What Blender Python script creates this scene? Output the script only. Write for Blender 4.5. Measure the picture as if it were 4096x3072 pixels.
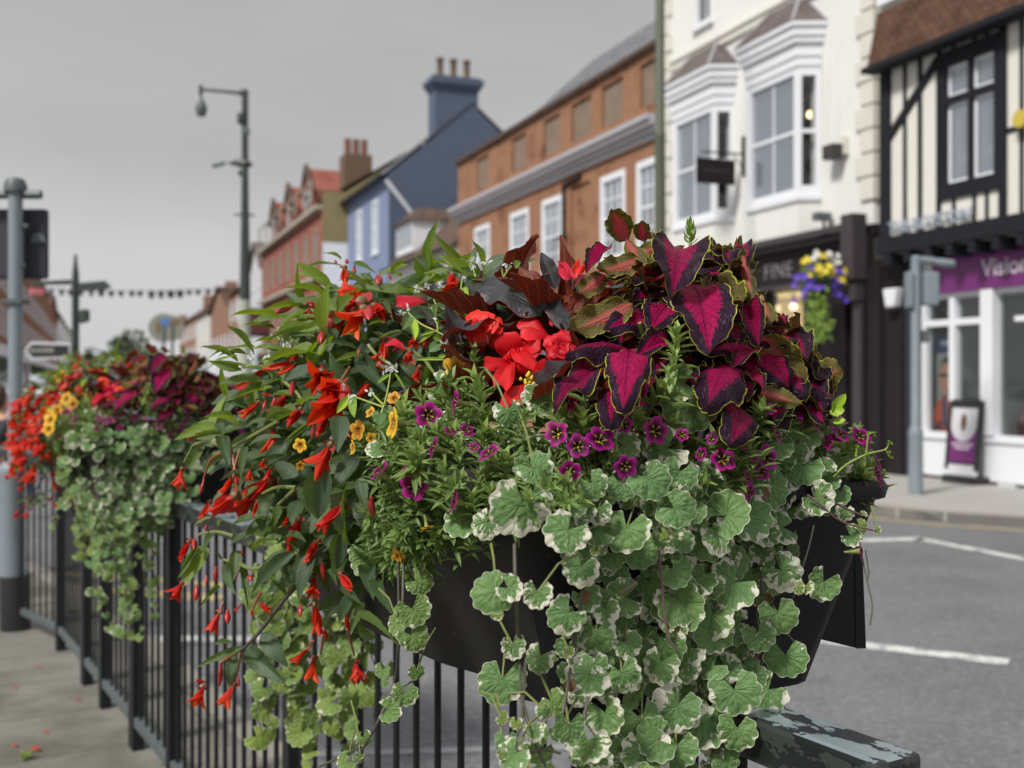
import bpy, bmesh, math, random
import numpy as np
from mathutils import Vector, Matrix
for _o in list(bpy.data.objects):
    bpy.data.objects.remove(_o)
R = math.radians
scene = bpy.context.scene
COL = scene.collection
random.seed(7)
rng = np.random.default_rng(11)

# ------------------------------------------------------------------ camera
F, CX, HY, CZ = 4400.0, 2048.0, 1520.0, 1.53      # focal length and horizon in photo pixels, eye height
cam_d = bpy.data.cameras.new('camera')
cam_d.sensor_width = 44.0
cam_d.lens = 44.0 * F / 4096
cam_d.shift_y = -16 / 4096
cam_d.clip_start, cam_d.clip_end = 0.05, 3000
cam_d.dof.use_dof = True
cam_d.dof.focus_distance = 1.50
cam_d.dof.aperture_fstop = 5.6
cam = bpy.data.objects.new('camera', cam_d)
cam.location = (0, 0, CZ)
cam.rotation_euler = (R(90), 0, 0)
COL.objects.link(cam)
scene.camera = cam
scene.view_settings.view_transform = 'Standard'
scene.view_settings.look = 'None'
scene.view_settings.exposure = 0.0
scene.view_settings.gamma = 1.0
scene.view_settings.use_curve_mapping = False
scene.cycles.max_bounces = 8
scene.cycles.transparent_max_bounces = 12
scene.cycles.use_denoising = True
scene.cycles.sample_clamp_indirect = 4

# ------------------------------------------------------------------ sky and sun (overcast, brighter overhead)
SUN_EL, SUN_AZ = R(46), R(222)     # azimuth clockwise from +Y
world = bpy.data.worlds.new('World')
scene.world = world
world.use_nodes = True
wn = world.node_tree
for n in list(wn.nodes):
    wn.nodes.remove(n)
def WN(t, **kw):
    n = wn.nodes.new(t)
    for k, v in kw.items():
        setattr(n, k, v)
    return n
w_out = WN('ShaderNodeOutputWorld')
w_bg = WN('ShaderNodeBackground'); w_bg.inputs['Strength'].default_value = 0.1
w_sky = WN('ShaderNodeTexSky', sky_type='NISHITA', sun_disc=False, sun_elevation=SUN_EL, sun_rotation=SUN_AZ)
w_hs = WN('ShaderNodeHueSaturation'); w_hs.inputs['Saturation'].default_value = 0.25; w_hs.inputs['Value'].default_value = 1.0
w_tc = WN('ShaderNodeTexCoord')
w_sep = WN('ShaderNodeSeparateXYZ')
w_ramp = WN('ShaderNodeValToRGB')
cr = w_ramp.color_ramp
cr.elements[0].position, cr.elements[0].color = 0.0, (.62, .625, .635, 1)
cr.elements[1].position, cr.elements[1].color = 1.0, (.70, .71, .72, 1)
for p, c in ((.10, (.60, .60, .605, 1)), (.18, (.50, .50, .50, 1)), (.34, (.44, .44, .44, 1)), (.55, (.58, .59, .60, 1))):
    e = cr.elements.new(p); e.color = c
w_map = WN('ShaderNodeMapping'); w_map.inputs['Scale'].default_value = (2.2, 2.2, 7)
w_noi = WN('ShaderNodeTexNoise'); w_noi.inputs['Scale'].default_value = 1.6; w_noi.inputs['Detail'].default_value = 4
w_nr = WN('ShaderNodeMapRange'); w_nr.inputs['From Min'].default_value = .3; w_nr.inputs['From Max'].default_value = .75
w_nr.inputs['To Min'].default_value = 1.10; w_nr.inputs['To Max'].default_value = .93
w_mul = WN('ShaderNodeMixRGB', blend_type='MULTIPLY'); w_mul.inputs[0].default_value = 1
w_sc = WN('ShaderNodeMixRGB', blend_type='MULTIPLY'); w_sc.inputs[0].default_value = 1; w_sc.inputs[2].default_value = (10, 10, 10, 1)
w_mix = WN('ShaderNodeMixRGB'); w_mix.inputs[0].default_value = .06
L = wn.links.new
L(w_tc.outputs['Generated'], w_sep.inputs[0]); L(w_sep.outputs['Z'], w_ramp.inputs[0])
L(w_tc.outputs['Generated'], w_map.inputs[0]); L(w_map.outputs[0], w_noi.inputs['Vector'])
L(w_noi.outputs['Fac'], w_nr.inputs['Value'])
L(w_ramp.outputs[0], w_mul.inputs[1]); L(w_nr.outputs[0], w_mul.inputs[2])
L(w_mul.outputs[0], w_sc.inputs[1]); L(w_sc.outputs[0], w_mix.inputs[1])
L(w_sky.outputs[0], w_hs.inputs['Color']); L(w_hs.outputs[0], w_mix.inputs[2])
L(w_mix.outputs[0], w_bg.inputs['Color']); L(w_bg.outputs[0], w_out.inputs['Surface'])

sun_d = bpy.data.lights.new('sun', 'SUN')
sun_d.energy = 3.9
sun_d.angle = R(10)
sun_d.color = (1.0, .965, .91)
sun = bpy.data.objects.new('sun', sun_d)
_sd = Vector((math.sin(SUN_AZ) * math.cos(SUN_EL), math.cos(SUN_AZ) * math.cos(SUN_EL), math.sin(SUN_EL)))
sun.rotation_euler = _sd.to_track_quat('Z', 'Y').to_euler()
sun.location = (0, -5, 20)
COL.objects.link(sun)

# ------------------------------------------------------------------ frames
def at(px, py, Y):                       # where a photo pixel lies at distance Y
    return Vector(((px - CX) / F * Y, Y, CZ - (py - HY) / F * Y))
SA, SB = Vector((-.3526, .9358, 0)), Vector((.9358, .3526, 0))       # along the street / towards its right side
def S(a, b, z): return Vector((a * SA.x + b * SB.x, a * SA.y + b * SB.y, z))
def fa(px, b): return (4702 * b / (px - 390) - .3526 * b) / .9358
def fz(px, py, b): return CZ - (py - HY) / F * (4702 * b / (px - 390))
FO = Vector((.284, 1.464)); FD = Vector((-.5145, .8575)); FM = Vector((.8575, .5145))  # railing: origin, along, towards road
def P(t, w, z): return Vector((FO.x + t * FD.x + w * FM.x, FO.y + t * FD.y + w * FM.y, z))

# ------------------------------------------------------------------ object helpers
ORG = {}
def thing(name, label, cat, loc=(0, 0, 0), group=None):
    o = bpy.data.objects.new(name, None)
    o.empty_display_size = .1
    COL.objects.link(o)
    o.location = loc
    ORG[o.name] = Vector(loc)
    o['label'] = label; o['category'] = cat
    if group: o['group'] = group
    return o
def tag(o, label, cat, group=None):
    o['label'] = label; o['category'] = cat
    if group: o['group'] = group
    return o
def struct(o):
    o['kind'] = 'structure'
    return o
def dup(root, loc=None, **kw):
    r = root.copy(); COL.objects.link(r)
    if loc is not None: r.location = loc
    for k, v in kw.items(): r[k] = v
    for c0 in root.children:
        c = c0.copy(); COL.objects.link(c); c.parent = r
        for g0 in c0.children:
            g = g0.copy(); COL.objects.link(g); g.parent = c
    return r

class MB:
    def __init__(self): self.v = []; self.f = []; self.m = []
    def add(self, vs, fs, m=0):
        k = len(self.v)
        self.v += [Vector(x) for x in vs]
        self.f += [[i + k for i in f] for f in fs]
        self.m += [m] * len(fs)
        return self
    def poly(self, pts, m=0): return self.add(pts, [list(range(len(pts)))], m)
    def box(self, fr, x0, x1, y0, y1, z0, z1, m=0):
        vs = [fr(x, y, z) for z in (z0, z1) for x, y in ((x0, y0), (x1, y0), (x1, y1), (x0, y1))]
        return self.add(vs, [[0, 3, 2, 1], [4, 5, 6, 7], [0, 1, 5, 4], [1, 2, 6, 5], [2, 3, 7, 6], [3, 0, 4, 7]], m)
    def prism(self, lo, hi, m=0):
        n = len(lo)
        return self.add(list(lo) + list(hi), [list(range(n))[::-1], list(range(n, 2 * n))] + [[i, (i + 1) % n, n + (i + 1) % n, n + i] for i in range(n)], m)
    def tube(self, pts, rad, n=8, m=0, caps=True):
        pts = [Vector(p) for p in pts]
        if not isinstance(rad, (list, tuple)): rad = [rad] * len(pts)
        rings = []; side = None
        for i, p in enumerate(pts):
            d = (pts[min(i + 1, len(pts) - 1)] - pts[max(i - 1, 0)])
            if d.length < 1e-9: d = Vector((0, 0, 1))
            d.normalize()
            if side is None:
                side = d.orthogonal().normalized()
            side = side - d * side.dot(d)
            side = side.normalized() if side.length > 1e-6 else d.orthogonal().normalized()
            up = d.cross(side)
            rings.append([p + (side * math.cos(2 * math.pi * k / n) + up * math.sin(2 * math.pi * k / n)) * rad[i] for k in range(n)])
        vs = [v for r in rings for v in r]
        fs = [[i * n + k, i * n + (k + 1) % n, (i + 1) * n + (k + 1) % n, (i + 1) * n + k] for i in range(len(pts) - 1) for k in range(n)]
        if caps: fs += [list(range(n))[::-1], list(range((len(pts) - 1) * n, len(pts) * n))]
        return self.add(vs, fs, m)
    def lathe(self, c, prof, n=16, m=0):
        return self.tube([Vector(c) + Vector((0, 0, z)) for r, z in prof], [max(r, 1e-4) for r, z in prof], n, m)
    def wall(self, fr, a0, a1, b, z0, z1, holes=(), dep=.12, m=0):
        """a wall sheet in the plane b with rectangular openings (a0,a1,z0,z1) and their reveals"""
        xs = sorted({a0, a1} | {min(max(h[i], a0), a1) for h in holes for i in (0, 1)})
        zs = sorted({z0, z1} | {min(max(h[i], z0), z1) for h in holes for i in (2, 3)})
        for i in range(len(xs) - 1):
            for j in range(len(zs) - 1):
                xm, zm = (xs[i] + xs[i + 1]) / 2, (zs[j] + zs[j + 1]) / 2
                if any(h[0] < xm < h[1] and h[2] < zm < h[3] for h in holes): continue
                self.poly([fr(xs[i], b, zs[j]), fr(xs[i + 1], b, zs[j]), fr(xs[i + 1], b, zs[j + 1]), fr(xs[i], b, zs[j + 1])], m)
        for h in holes:
            c = [(h[0], h[2]), (h[1], h[2]), (h[1], h[3]), (h[0], h[3])]
            for k in range(4):
                (p, q), (r, s) = c[k], c[(k + 1) % 4]
                self.poly([fr(p, b, q), fr(r, b, s), fr(r, b + dep, s), fr(p, b + dep, q)], m)
        return self
    def build(self, name, mats, parent=None, bevel=0, smooth=False, recalc=True):
        me = bpy.data.meshes.new(name)
        org = ORG.get(parent.name, Vector()) if parent is not None else Vector()
        me.from_pydata([tuple(v - org) for v in self.v], [], self.f)
        for mm in (mats if isinstance(mats, (list, tuple)) else [mats]): me.materials.append(mm)
        me.polygons.foreach_set('material_index', self.m)
        if recalc:
            bm = bmesh.new(); bm.from_mesh(me)
            if bevel or smooth: bmesh.ops.remove_doubles(bm, verts=bm.verts, dist=1e-5)
            bmesh.ops.recalc_face_normals(bm, faces=bm.faces)
            if bevel:
                bmesh.ops.bevel(bm, geom=[e for e in bm.edges if e.is_manifold and e.calc_face_angle(0) > .5], offset=bevel, segments=2, profile=.6, affect='EDGES')
            bm.to_mesh(me); bm.free()
        if smooth:
            me.polygons.foreach_set('use_smooth', [True] * len(me.polygons))
            try: me.set_sharp_from_angle(angle=R(40))
            except Exception: pass
        o = bpy.data.objects.new(name, me)
        COL.objects.link(o)
        if parent is not None:
            o.parent = parent
            ORG[o.name] = org
        return o

# ------------------------------------------------------------------ materials
class NT:
    def __init__(self, name):
        self.m = bpy.data.materials.new(name)
        self.m.use_nodes = True
        self.t = self.m.node_tree
        for n in list(self.t.nodes): self.t.nodes.remove(n)
        self.out = self.t.nodes.new('ShaderNodeOutputMaterial')
    def n(self, typ, ins=None, **props):
        nd = self.t.nodes.new('ShaderNode' + typ)
        for k, v in props.items(): setattr(nd, k, v)
        for k, v in (ins or {}).items():
            s = nd.inputs[k]
            if isinstance(v, bpy.types.NodeSocket): self.t.links.new(v, s)
            elif isinstance(v, tuple) and len(v) == 3 and s.type == 'RGBA': s.default_value = (*v, 1)
            else: s.default_value = v
        return nd
    def math(self, op, a, b=0.0, c=0.0, clamp=False):
        return self.n('Math', {0: a, 1: b, 2: c}, operation=op, use_clamp=clamp).outputs[0]
    def mix(self, f, a, b, blend='MIX'): return self.n('MixRGB', {0: f, 1: a, 2: b}, blend_type=blend).outputs[0]
    def step(self, x, lo, hi): return self.n('MapRange', {0: x, 1: lo, 2: hi, 3: 0.0, 4: 1.0}, interpolation_type='SMOOTHSTEP').outputs[0]
    def noise(self, vec, scale, det=3, rough=.5): return self.n('TexNoise', {'Vector': vec, 'Scale': scale, 'Detail': det, 'Roughness': rough}).outputs['Fac']
    def ramp(self, x, *st):
        nd = self.n('ValToRGB', {0: x}); c = nd.color_ramp
        c.elements[0].position, c.elements[0].color = st[0][0], (*st[0][1], 1)
        c.elements[1].position, c.elements[1].color = st[-1][0], (*st[-1][1], 1)
        for p, col in st[1:-1]: c.elements.new(p).color = (*col, 1)
        return nd.outputs[0]
    def pos(self): return self.n('NewGeometry').outputs['Position']
    def obj(self): return self.n('TexCoord').outputs['Object']
    def attr(self, name): return self.n('Attribute', attribute_name=name).outputs['Vector']
    def sep(self, v): return self.n('SeparateXYZ', {0: v}).outputs
    def bump(self, h, st=.3, dist=.01): return self.n('Bump', {'Height': h, 'Strength': st, 'Distance': dist}).outputs[0]
    def bsdf(self, col, rough=.6, normal=None, metal=0.0, spec=.5, **extra):
        ins = {'Base Color': col, 'Roughness': rough, 'Metallic': metal, 'Specular IOR Level': spec}
        ins.update({k.replace('_', ' '): v for k, v in extra.items()})
        if normal is not None: ins['Normal'] = normal
        return self.n('BsdfPrincipled', ins).outputs[0]
    def done(self, sh):
        self.t.links.new(sh, self.out.inputs['Surface'])
        return self.m

def plain(name, col, rough=.6, var=.18, scale=6, metal=0.0, spec=.5, bump=.08, bscale=60):
    t = NT(name)
    p = t.pos()
    c = t.mix(t.noise(p, scale, 5, .6), tuple(x * (1 - var) for x in col), tuple(min(1, x * (1 + var)) for x in col))
    c = t.mix(t.math('MULTIPLY', t.step(t.noise(p, scale * 4.3, 4), .55, .75), .5), c, tuple(x * (1 - var * 1.6) for x in col))
    return t.done(t.bsdf(c, rough, t.bump(t.noise(p, bscale, 3), bump, .01), metal, spec))

def streaky(name, col, dirt, amt=.5, rough=.88):
    t = NT(name); p = t.pos()
    st = t.n('Mapping', {'Vector': p, 'Scale': (3.2, 3.2, .22)}).outputs[0]
    c = t.mix(t.noise(p, 1.1, 5, .6), tuple(x * .92 for x in col), tuple(min(1, x * 1.06) for x in col))
    c = t.mix(t.math('MULTIPLY', t.step(t.noise(st, 1.0, 5, .7), .52, .78), amt), c, dirt)
    c = t.mix(t.math('MULTIPLY', t.step(t.noise(p, 2.6, 6, .7), .58, .72), amt * .6), c, dirt)
    return t.done(t.bsdf(c, rough, t.bump(t.noise(p, 40, 3), .12, .01), 0, .2))

def brick(name, c1, c2, mortar=(.32, .26, .2), patch=.5, scale=1.0):
    t = NT(name)
    s = t.sep(t.pos())
    a = t.math('ADD', t.math('MULTIPLY', s[0], SA.x + SB.x), t.math('MULTIPLY', s[1], SA.y + SB.y))
    v = t.n('CombineXYZ', {0: a, 1: s[2], 2: 0.0}).outputs[0]
    b = t.n('TexBrick', {'Vector': v, 'Color1': c1, 'Color2': c2, 'Mortar': mortar, 'Scale': scale, 'Mortar Size': .01, 'Brick Width': .225, 'Row Height': .075, 'Bias': 0.0})
    n1 = t.noise(v, .9, 5, .65); n2 = t.noise(v, 4.5, 4, .6)
    c = t.mix(t.math('MULTIPLY', t.step(n1, .48, .7), patch), b.outputs[0], tuple(x * .45 for x in c1))
    c = t.mix(t.math('MULTIPLY', t.step(n2, .5, .72), .55), c, (c2[0] * 1.25, c2[1] * 1.2, c2[2] * 1.0))
    return t.done(t.bsdf(c, .85, t.bump(b.outputs['Fac'], .4, .006), 0, .2))

def tiles(name, c1, c2, w=.17, h=.1):
    t = NT(name)
    s = t.sep(t.pos())
    a = t.math('ADD', t.math('MULTIPLY', s[0], SA.x), t.math('MULTIPLY', s[1], SA.y))
    b_ = t.math('ADD', t.math('MULTIPLY', s[0], SB.x), t.math('MULTIPLY', s[1], SB.y))
    v = t.n('CombineXYZ', {0: a, 1: t.math('ADD', s[2], t.math('MULTIPLY', b_, .35)), 2: 0.0}).outputs[0]
    b = t.n('TexBrick', {'Vector': v, 'Color1': c1, 'Color2': c2, 'Mortar': tuple(x * .3 for x in c1), 'Scale': 1.0, 'Mortar Size': .008, 'Brick Width': w, 'Row Height': h})
    c = t.mix(t.math('MULTIPLY', t.step(t.noise(v, 2.5, 5), .45, .7), .6), b.outputs[0], tuple(x * .5 for x in c1))
    return t.done(t.bsdf(c, .8, t.bump(b.outputs['Fac'], .6, .02), 0, .25))

def emis(name, col, st):
    t = NT(name)
    return t.done(t.n('Emission', {'Color': col, 'Strength': st}).outputs[0])

def glass(name, tint=(.18, .2, .23), refl=.35, clear=0.5):
    t = NT(name)
    ge = t.n('NewGeometry')
    cs = t.math('ABSOLUTE', t.n('VectorMath', {0: ge.outputs['Normal'], 1: ge.outputs['Incoming']}, operation='DOT_PRODUCT').outputs['Value'])
    fr = t.math('ADD', t.math('POWER', t.math('SUBTRACT', 1.0, cs, clamp=True), 4.0), .04 + refl * .4, clamp=True)
    wob = t.bump(t.noise(t.pos(), 2.2, 2), .03, .05)
    g = t.n('BsdfGlossy', {'Color': (.9, .93, .97), 'Roughness': .04, 'Normal': wob}).outputs[0]
    body = t.n('MixShader', {0: clear, 1: t.bsdf(t.mix(t.noise(t.pos(), 1.3, 3), tint, tuple(x * 1.5 for x in tint)), .3), 2: t.n('BsdfTransparent', {'Color': (.85, .88, .88)}).outputs[0]}).outputs[0]
    return t.done(t.n('MixShader', {0: fr, 1: body, 2: g}).outputs[0])

M = {}
M['white'] = plain('white_paint', (.74, .76, .80), .5, .05, 3)
M['render_cream'] = streaky('cream_render', (.74, .735, .71), (.46, .45, .41), .5)
M['render_trim'] = plain('cream_trim', (.64, .62, .56), .85, .12, 2)
M['stone_trim'] = plain('stone_trim', (.36, .32, .26), .85, .2, 2)
M['plaster'] = streaky('ivory_plaster', (.71, .69, .63), (.46, .44, .38), .4)
M['timber'] = plain('black_timber', (.015, .016, .021), .65, .35, 5, spec=.2)
M['brown'] = plain('dark_brown_paint', (.019, .014, .016), .5, .25, 3, spec=.2)
M['brown_hi'] = plain('brown_moulding', (.055, .045, .05), .45, .2, 3, spec=.3)
M['purple'] = plain('purple_panel', (.155, .022, .15), .4, .06, 2)
M['blue'] = streaky('blue_render', (.098, .124, .185), (.058, .075, .11), .55)
M['blue_front'] = plain('pale_blue_render', (.19, .235, .37), .85, .1, 1)
M['olive'] = plain('ochre_render', (.25, .205, .10), .85, .2, .8)
M['brick'] = brick('orange_brick', (.255, .085, .034), (.30, .125, .055), patch=.75)
M['brick_red'] = brick('red_brick', (.25, .034, .028), (.31, .058, .045), patch=.6)
M['brick_far'] = brick('brown_brick', (.26, .12, .08), (.33, .16, .10))
M['blind'] = plain('blocked_window', (.21, .155, .115), .9, .4, 2.5)
M['lead'] = plain('cornice_lead', (.40, .39, .42), .6, .12, 2)
M['slate'] = tiles('slate_roof', (.15, .155, .175), (.19, .19, .20), .3, .2)
M['tile'] = tiles('clay_tile_roof', (.095, .046, .030), (.145, .075, .050))
M['tile_brown'] = tiles('brown_tile_roof', (.11, .075, .06), (.15, .10, .075))
M['tile_grey'] = tiles('grey_tile_roof', (.17, .14, .13), (.12, .10, .10), .25, .12)
M['pot'] = plain('clay_pot', (.14, .09, .06), .8)
M['glass'] = glass('window_glass', (.17, .20, .24), .40, .35)
M['glass_dark'] = glass('dark_glass', (.03, .03, .03), .08, .85)
M['glass_shop'] = glass('shop_glass', (.06, .07, .07), .10, .85)
M['curtain'] = plain('net_curtain', (.36, .38, .41), .9, .25, 4)
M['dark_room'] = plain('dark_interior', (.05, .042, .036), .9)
M['cream_room'] = plain('lit_interior', (.55, .48, .33), .9)
M['grey_room'] = plain('grey_interior', (.27, .27, .26), .9)
M['lamp_glow'] = emis('lamp_glow', (1, .72, .36), 5)
M['lamp_dim'] = emis('lamp_dim', (1, .72, .36), 2.4)
M['wood'] = plain('warm_wood', (.36, .17, .05), .6)
M['iron'] = plain('black_iron', (.011, .012, .014), .5, .3, 18, spec=.3, bump=.15)
M['pole_green'] = plain('olive_green_pole', (.085, .095, .062), .5, .15, 2)
M['pole_dark'] = plain('dark_green_pole', (.035, .045, .040), .5, .2, 2)
M['pole_pale'] = plain('pale_sage_pole', (.36, .38, .31), .55, .15, 2)
M['galv'] = plain('galvanised_grey', (.21, .25, .28), .5, .15, 3)
M['galv_dark'] = plain('grey_green_metal', (.09, .11, .115), .5, .2, 3)
M['sign_back'] = plain('dark_navy_board', (.03, .032, .045), .5, .2, 2)
M['black'] = plain('black_plastic', (.02, .02, .022), .45, .2, 8)
M['signwhite'] = plain('sign_white', (.62, .62, .65), .5, .06)
M['signblue'] = plain('sign_blue', (.08, .16, .40), .5, .1)
M['signbrown'] = plain('sign_brown', (.16, .10, .035), .5, .1)
M['signgrey'] = plain('sign_grey', (.20, .20, .17), .6, .15)
M['yellow'] = plain('yellow_paint', (.55, .42, .06), .6, .1)
M['letters'] = plain('pale_letters', (.78, .72, .80), .5, .05)
M['letters_grey'] = plain('grey_letters', (.20, .19, .21), .5, .05)
M['letters_blue'] = plain('blue_white_letters', (.33, .37, .45), .5, .1)
M['navy'] = plain('navy_print', (.02, .035, .11), .5)
M['skin'] = plain('skin', (.45, .24, .16), .6, .1)
M['hair'] = plain('brown_hair', (.06, .032, .018), .7)
M['hair_fair'] = plain('fair_hair', (.42, .27, .12), .7)
M['coat'] = plain('dark_coat', (.02, .02, .028), .8)
M['coat_tan'] = plain('tan_coat', (.50, .34, .22), .8)
M['magenta'] = plain('magenta_cloth', (.38, .03, .22), .8)
M['orange'] = plain('orange_cloth', (.50, .09, .04), .8)
M['denim'] = plain('denim', (.06, .08, .14), .8)
M['carwhite'] = plain('white_car_paint', (.68, .70, .72), .25, .03)
M['cardark'] = plain('dark_car_paint', (.03, .035, .045), .25, .05)
M['tyre'] = plain('tyre_rubber', (.02, .02, .02), .8)
M['redlamp'] = plain('red_lens', (.4, .02, .02), .3)

# worn asphalt
def m_asphalt():
    t = NT('worn_asphalt'); p = t.pos()
    f = t.noise(p, 120, 3, .7); g = t.noise(p, .7, 5, .6); h = t.noise(p, 6, 4, .6)
    c = t.mix(f, (.095, .097, .104), (.215, .218, .230))
    c = t.mix(t.math('MULTIPLY', t.step(g, .42, .66), .6), c, (.095, .097, .103))
    vc = t.n('TexVoronoi', {'Vector': t.n('VectorMath', {0: p, 1: t.n('TexNoise', {'Vector': p, 'Scale': 2.0}).outputs['Color']}, operation='ADD').outputs[0], 'Scale': .8}, feature='DISTANCE_TO_EDGE').outputs[0]
    c = t.mix(t.math('MULTIPLY', t.step(vc, .009, .003), .16), c, (.06, .06, .065))
    c = t.mix(t.math('MULTIPLY', t.step(h, .56, .70), .5), c, (.095, .095, .10))
    c = t.mix(t.math('MULTIPLY', t.step(t.noise(p, 26, 4, .75), .47, .62), .5), c, (.27, .272, .285))
    c = t.mix(t.math('MULTIPLY', t.step(t.noise(p, 33, 3, .7), .56, .66), .45), c, (.085, .086, .09))
    vo = t.n('TexVoronoi', {'Vector': p, 'Scale': 90.0}).outputs[0]
    c = t.mix(t.math('MULTIPLY', t.step(vo, .32, .1), .45), c, (.27, .27, .28))
    return t.done(t.bsdf(c, .85, t.bump(t.math('ADD', f, vo), .5, .006), 0, .25))
M['asphalt'] = m_asphalt()
def m_paving():
    t = NT('stained_paving'); p = t.pos()
    s = t.sep(p)
    d = t.math('ADD', t.math('MULTIPLY', s[0], FD.x), t.math('MULTIPLY', s[1], FD.y))
    w = t.math('ADD', t.math('MULTIPLY', s[0], FM.x), t.math('MULTIPLY', s[1], FM.y))
    v = t.n('CombineXYZ', {0: w, 1: d, 2: 0.0}).outputs[0]
    b = t.n('TexBrick', {'Vector': v, 'Color1': (.19, .182, .162), 'Color2': (.225, .217, .196), 'Mortar': (.12, .112, .085), 'Scale': 1.0, 'Mortar Size': .010, 'Mortar Smooth': .6, 'Brick Width': 2.7, 'Row Height': .6})
    c = t.mix(t.math('MULTIPLY', t.step(t.noise(p, 1.6, 6, .65), .40, .66), .85), b.outputs[0], (.100, .095, .075))
    c = t.mix(t.math('MULTIPLY', t.step(t.noise(p, 5, 5, .7), .55, .7), .5), c, (.17, .15, .11))
    c = t.mix(t.math('MULTIPLY', t.step(t.noise(p, 45, 3, .6), .6, .7), .5), c, (.12, .11, .09))
    return t.done(t.bsdf(c, .85, t.bump(t.math('ADD', b.outputs['Fac'], t.noise(p, 80, 3)), .4, .006), 0, .25))
M['paving'] = m_paving()
M['paving_far'] = plain('far_paving', (.36, .345, .325), .85, .12, 1.5)
M['kerb'] = plain('kerb_stone', (.26, .245, .21), .85, .2, 3)
def m_mark(name, col):
    t = NT(name); p = t.pos()
    c = t.mix(t.step(t.noise(p, 9, 6, .7), .46, .64), col, (.21, .21, .22))
    return t.done(t.bsdf(c, .8, t.bump(t.noise(p, 120, 2), .3, .004), 0, .25))
M['mark'] = m_mark('worn_white_marking', (.62, .62, .60))
M['mark_faint'] = m_mark('ghost_marking', (.27, .275, .29))
M['mark_yellow'] = m_mark('worn_yellow_marking', (.50, .38, .14))
def m_rail():
    t = NT('chipped_rail_paint'); p = t.pos()
    sp = t.sep(p); al = t.math('ADD', t.math('MULTIPLY', sp[0], FD.x * .42), t.math('MULTIPLY', sp[1], FD.y * .42)); ac = t.math('ADD', t.math('MULTIPLY', sp[0], FM.x), t.math('MULTIPLY', sp[1], FM.y))
    q = t.n('CombineXYZ', {0: al, 1: ac, 2: sp[2]}).outputs[0]
    n = t.math('ADD', t.noise(q, 34, 4, .55), t.math('MULTIPLY', t.noise(p, 120, 3), .14))
    f = t.step(n, .595, .605)
    r = t.step(t.noise(p, 16, 5, .6), .66, .69)
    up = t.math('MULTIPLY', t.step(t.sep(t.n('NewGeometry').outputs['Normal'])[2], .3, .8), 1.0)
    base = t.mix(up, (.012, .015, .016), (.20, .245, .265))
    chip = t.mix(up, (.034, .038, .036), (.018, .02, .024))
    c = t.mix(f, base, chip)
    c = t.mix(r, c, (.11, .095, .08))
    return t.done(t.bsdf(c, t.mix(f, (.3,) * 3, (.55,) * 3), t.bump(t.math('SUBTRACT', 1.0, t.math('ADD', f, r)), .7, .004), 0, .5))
M['rail'] = m_rail()
def m_trough():
    t = NT('black_trough_plastic'); p = t.pos()
    st = t.n('Mapping', {'Vector': p, 'Scale': (30, 30, 6), 'Rotation': (0.3, .5, .9)}).outputs[0]
    sc = t.step(t.noise(st, 3, 2, .8), .70, .74)
    d = t.step(t.noise(p, 10, 5, .7), .45, .75)
    c = t.mix(t.math('MULTIPLY', d, .5), (.006, .006, .008), (.013, .013, .015))
    c = t.mix(t.math('MULTIPLY', sc, .6), c, (.11, .11, .11))
    return t.done(t.bsdf(c, t.mix(d, (.42,) * 3, (.6,) * 3), t.bump(t.noise(p, 300, 2), .12, .002), 0, .2))
M['trough'] = m_trough()
M['soil'] = plain('dark_soil', (.02, .014, .009), .95, .4, 40, bump=.6)
# ------------------------------------------------------------------ ground
RZ = -.12                                # road level; pavements are at 0
g = MB(); g.poly([(-900, -60, RZ), (900, -60, RZ), (900, 1500, RZ), (-900, 1500, RZ)])
struct(g.build('road', M['asphalt']))
def pave(name, pts, mat):
    pts = [Vector((x, y, 0)) for x, y in pts]
    m = MB(); m.prism([p + Vector((0, 0, RZ - .2)) for p in pts], pts)
    return struct(m.build(name, mat))
def kerbline(name, pts, wdt=.15):
    m = MB()
    for (x0, y0), (x1, y1) in zip(pts, pts[1:]):
        d = Vector((x1 - x0, y1 - y0, 0)); L_ = d.length; d.normalize(); nrm = Vector((-d.y, d.x, 0)) * wdt
        k = max(1, min(40, int(L_ / .9)))
        for i in range(k):
            p = Vector((x0, y0, 0)) + d * (L_ * i / k + .004); q = Vector((x0, y0, 0)) + d * (L_ * (i + 1) / k - .004)
            z0, z1 = Vector((0, 0, RZ - .1)), Vector((0, 0, .004))
            m.prism([p + z0, q + z0, q + nrm + z0, p + nrm + z0], [p + z1, q + z1, q + nrm + z1, p + nrm + z1])
    return struct(m.build(name, M['kerb'], bevel=.012))
_k = [P(-4, .42, 0), P(5.7, .42, 0), P(9.5, .15, 0), P(16, -3.6, 0)]
lk = [(p.x, p.y) for p in _k]
pave('pavement', lk + [(-45, 18), (-45, -30), (8, -30)], M['paving'])
kerbline('kerb_near', lk[::-1], .14)
rk = [(S(320, 8.7, 0).x, S(320, 8.7, 0).y), (S(20, 8.75, 0).x, S(20, 8.75, 0).y), (4.28, 13.8), (4.62, 13.2), (5.02, 12.75), (5.8, 12.3), (7.6, 11.7), (20, 9.5)]
pave('far_pavement', rk + [(60, 20), (160, 330)], M['paving_far'])
kerbline('kerb_far', rk[::-1], -.14)
lf = [S(30, -1.2, 0), S(330, -1.6, 0)]
pave('left_pavement', [(lf[0].x, lf[0].y), (lf[1].x, lf[1].y), (lf[1].x - 60, lf[1].y), (lf[0].x - 60, lf[0].y)], M['paving_far'])
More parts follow.
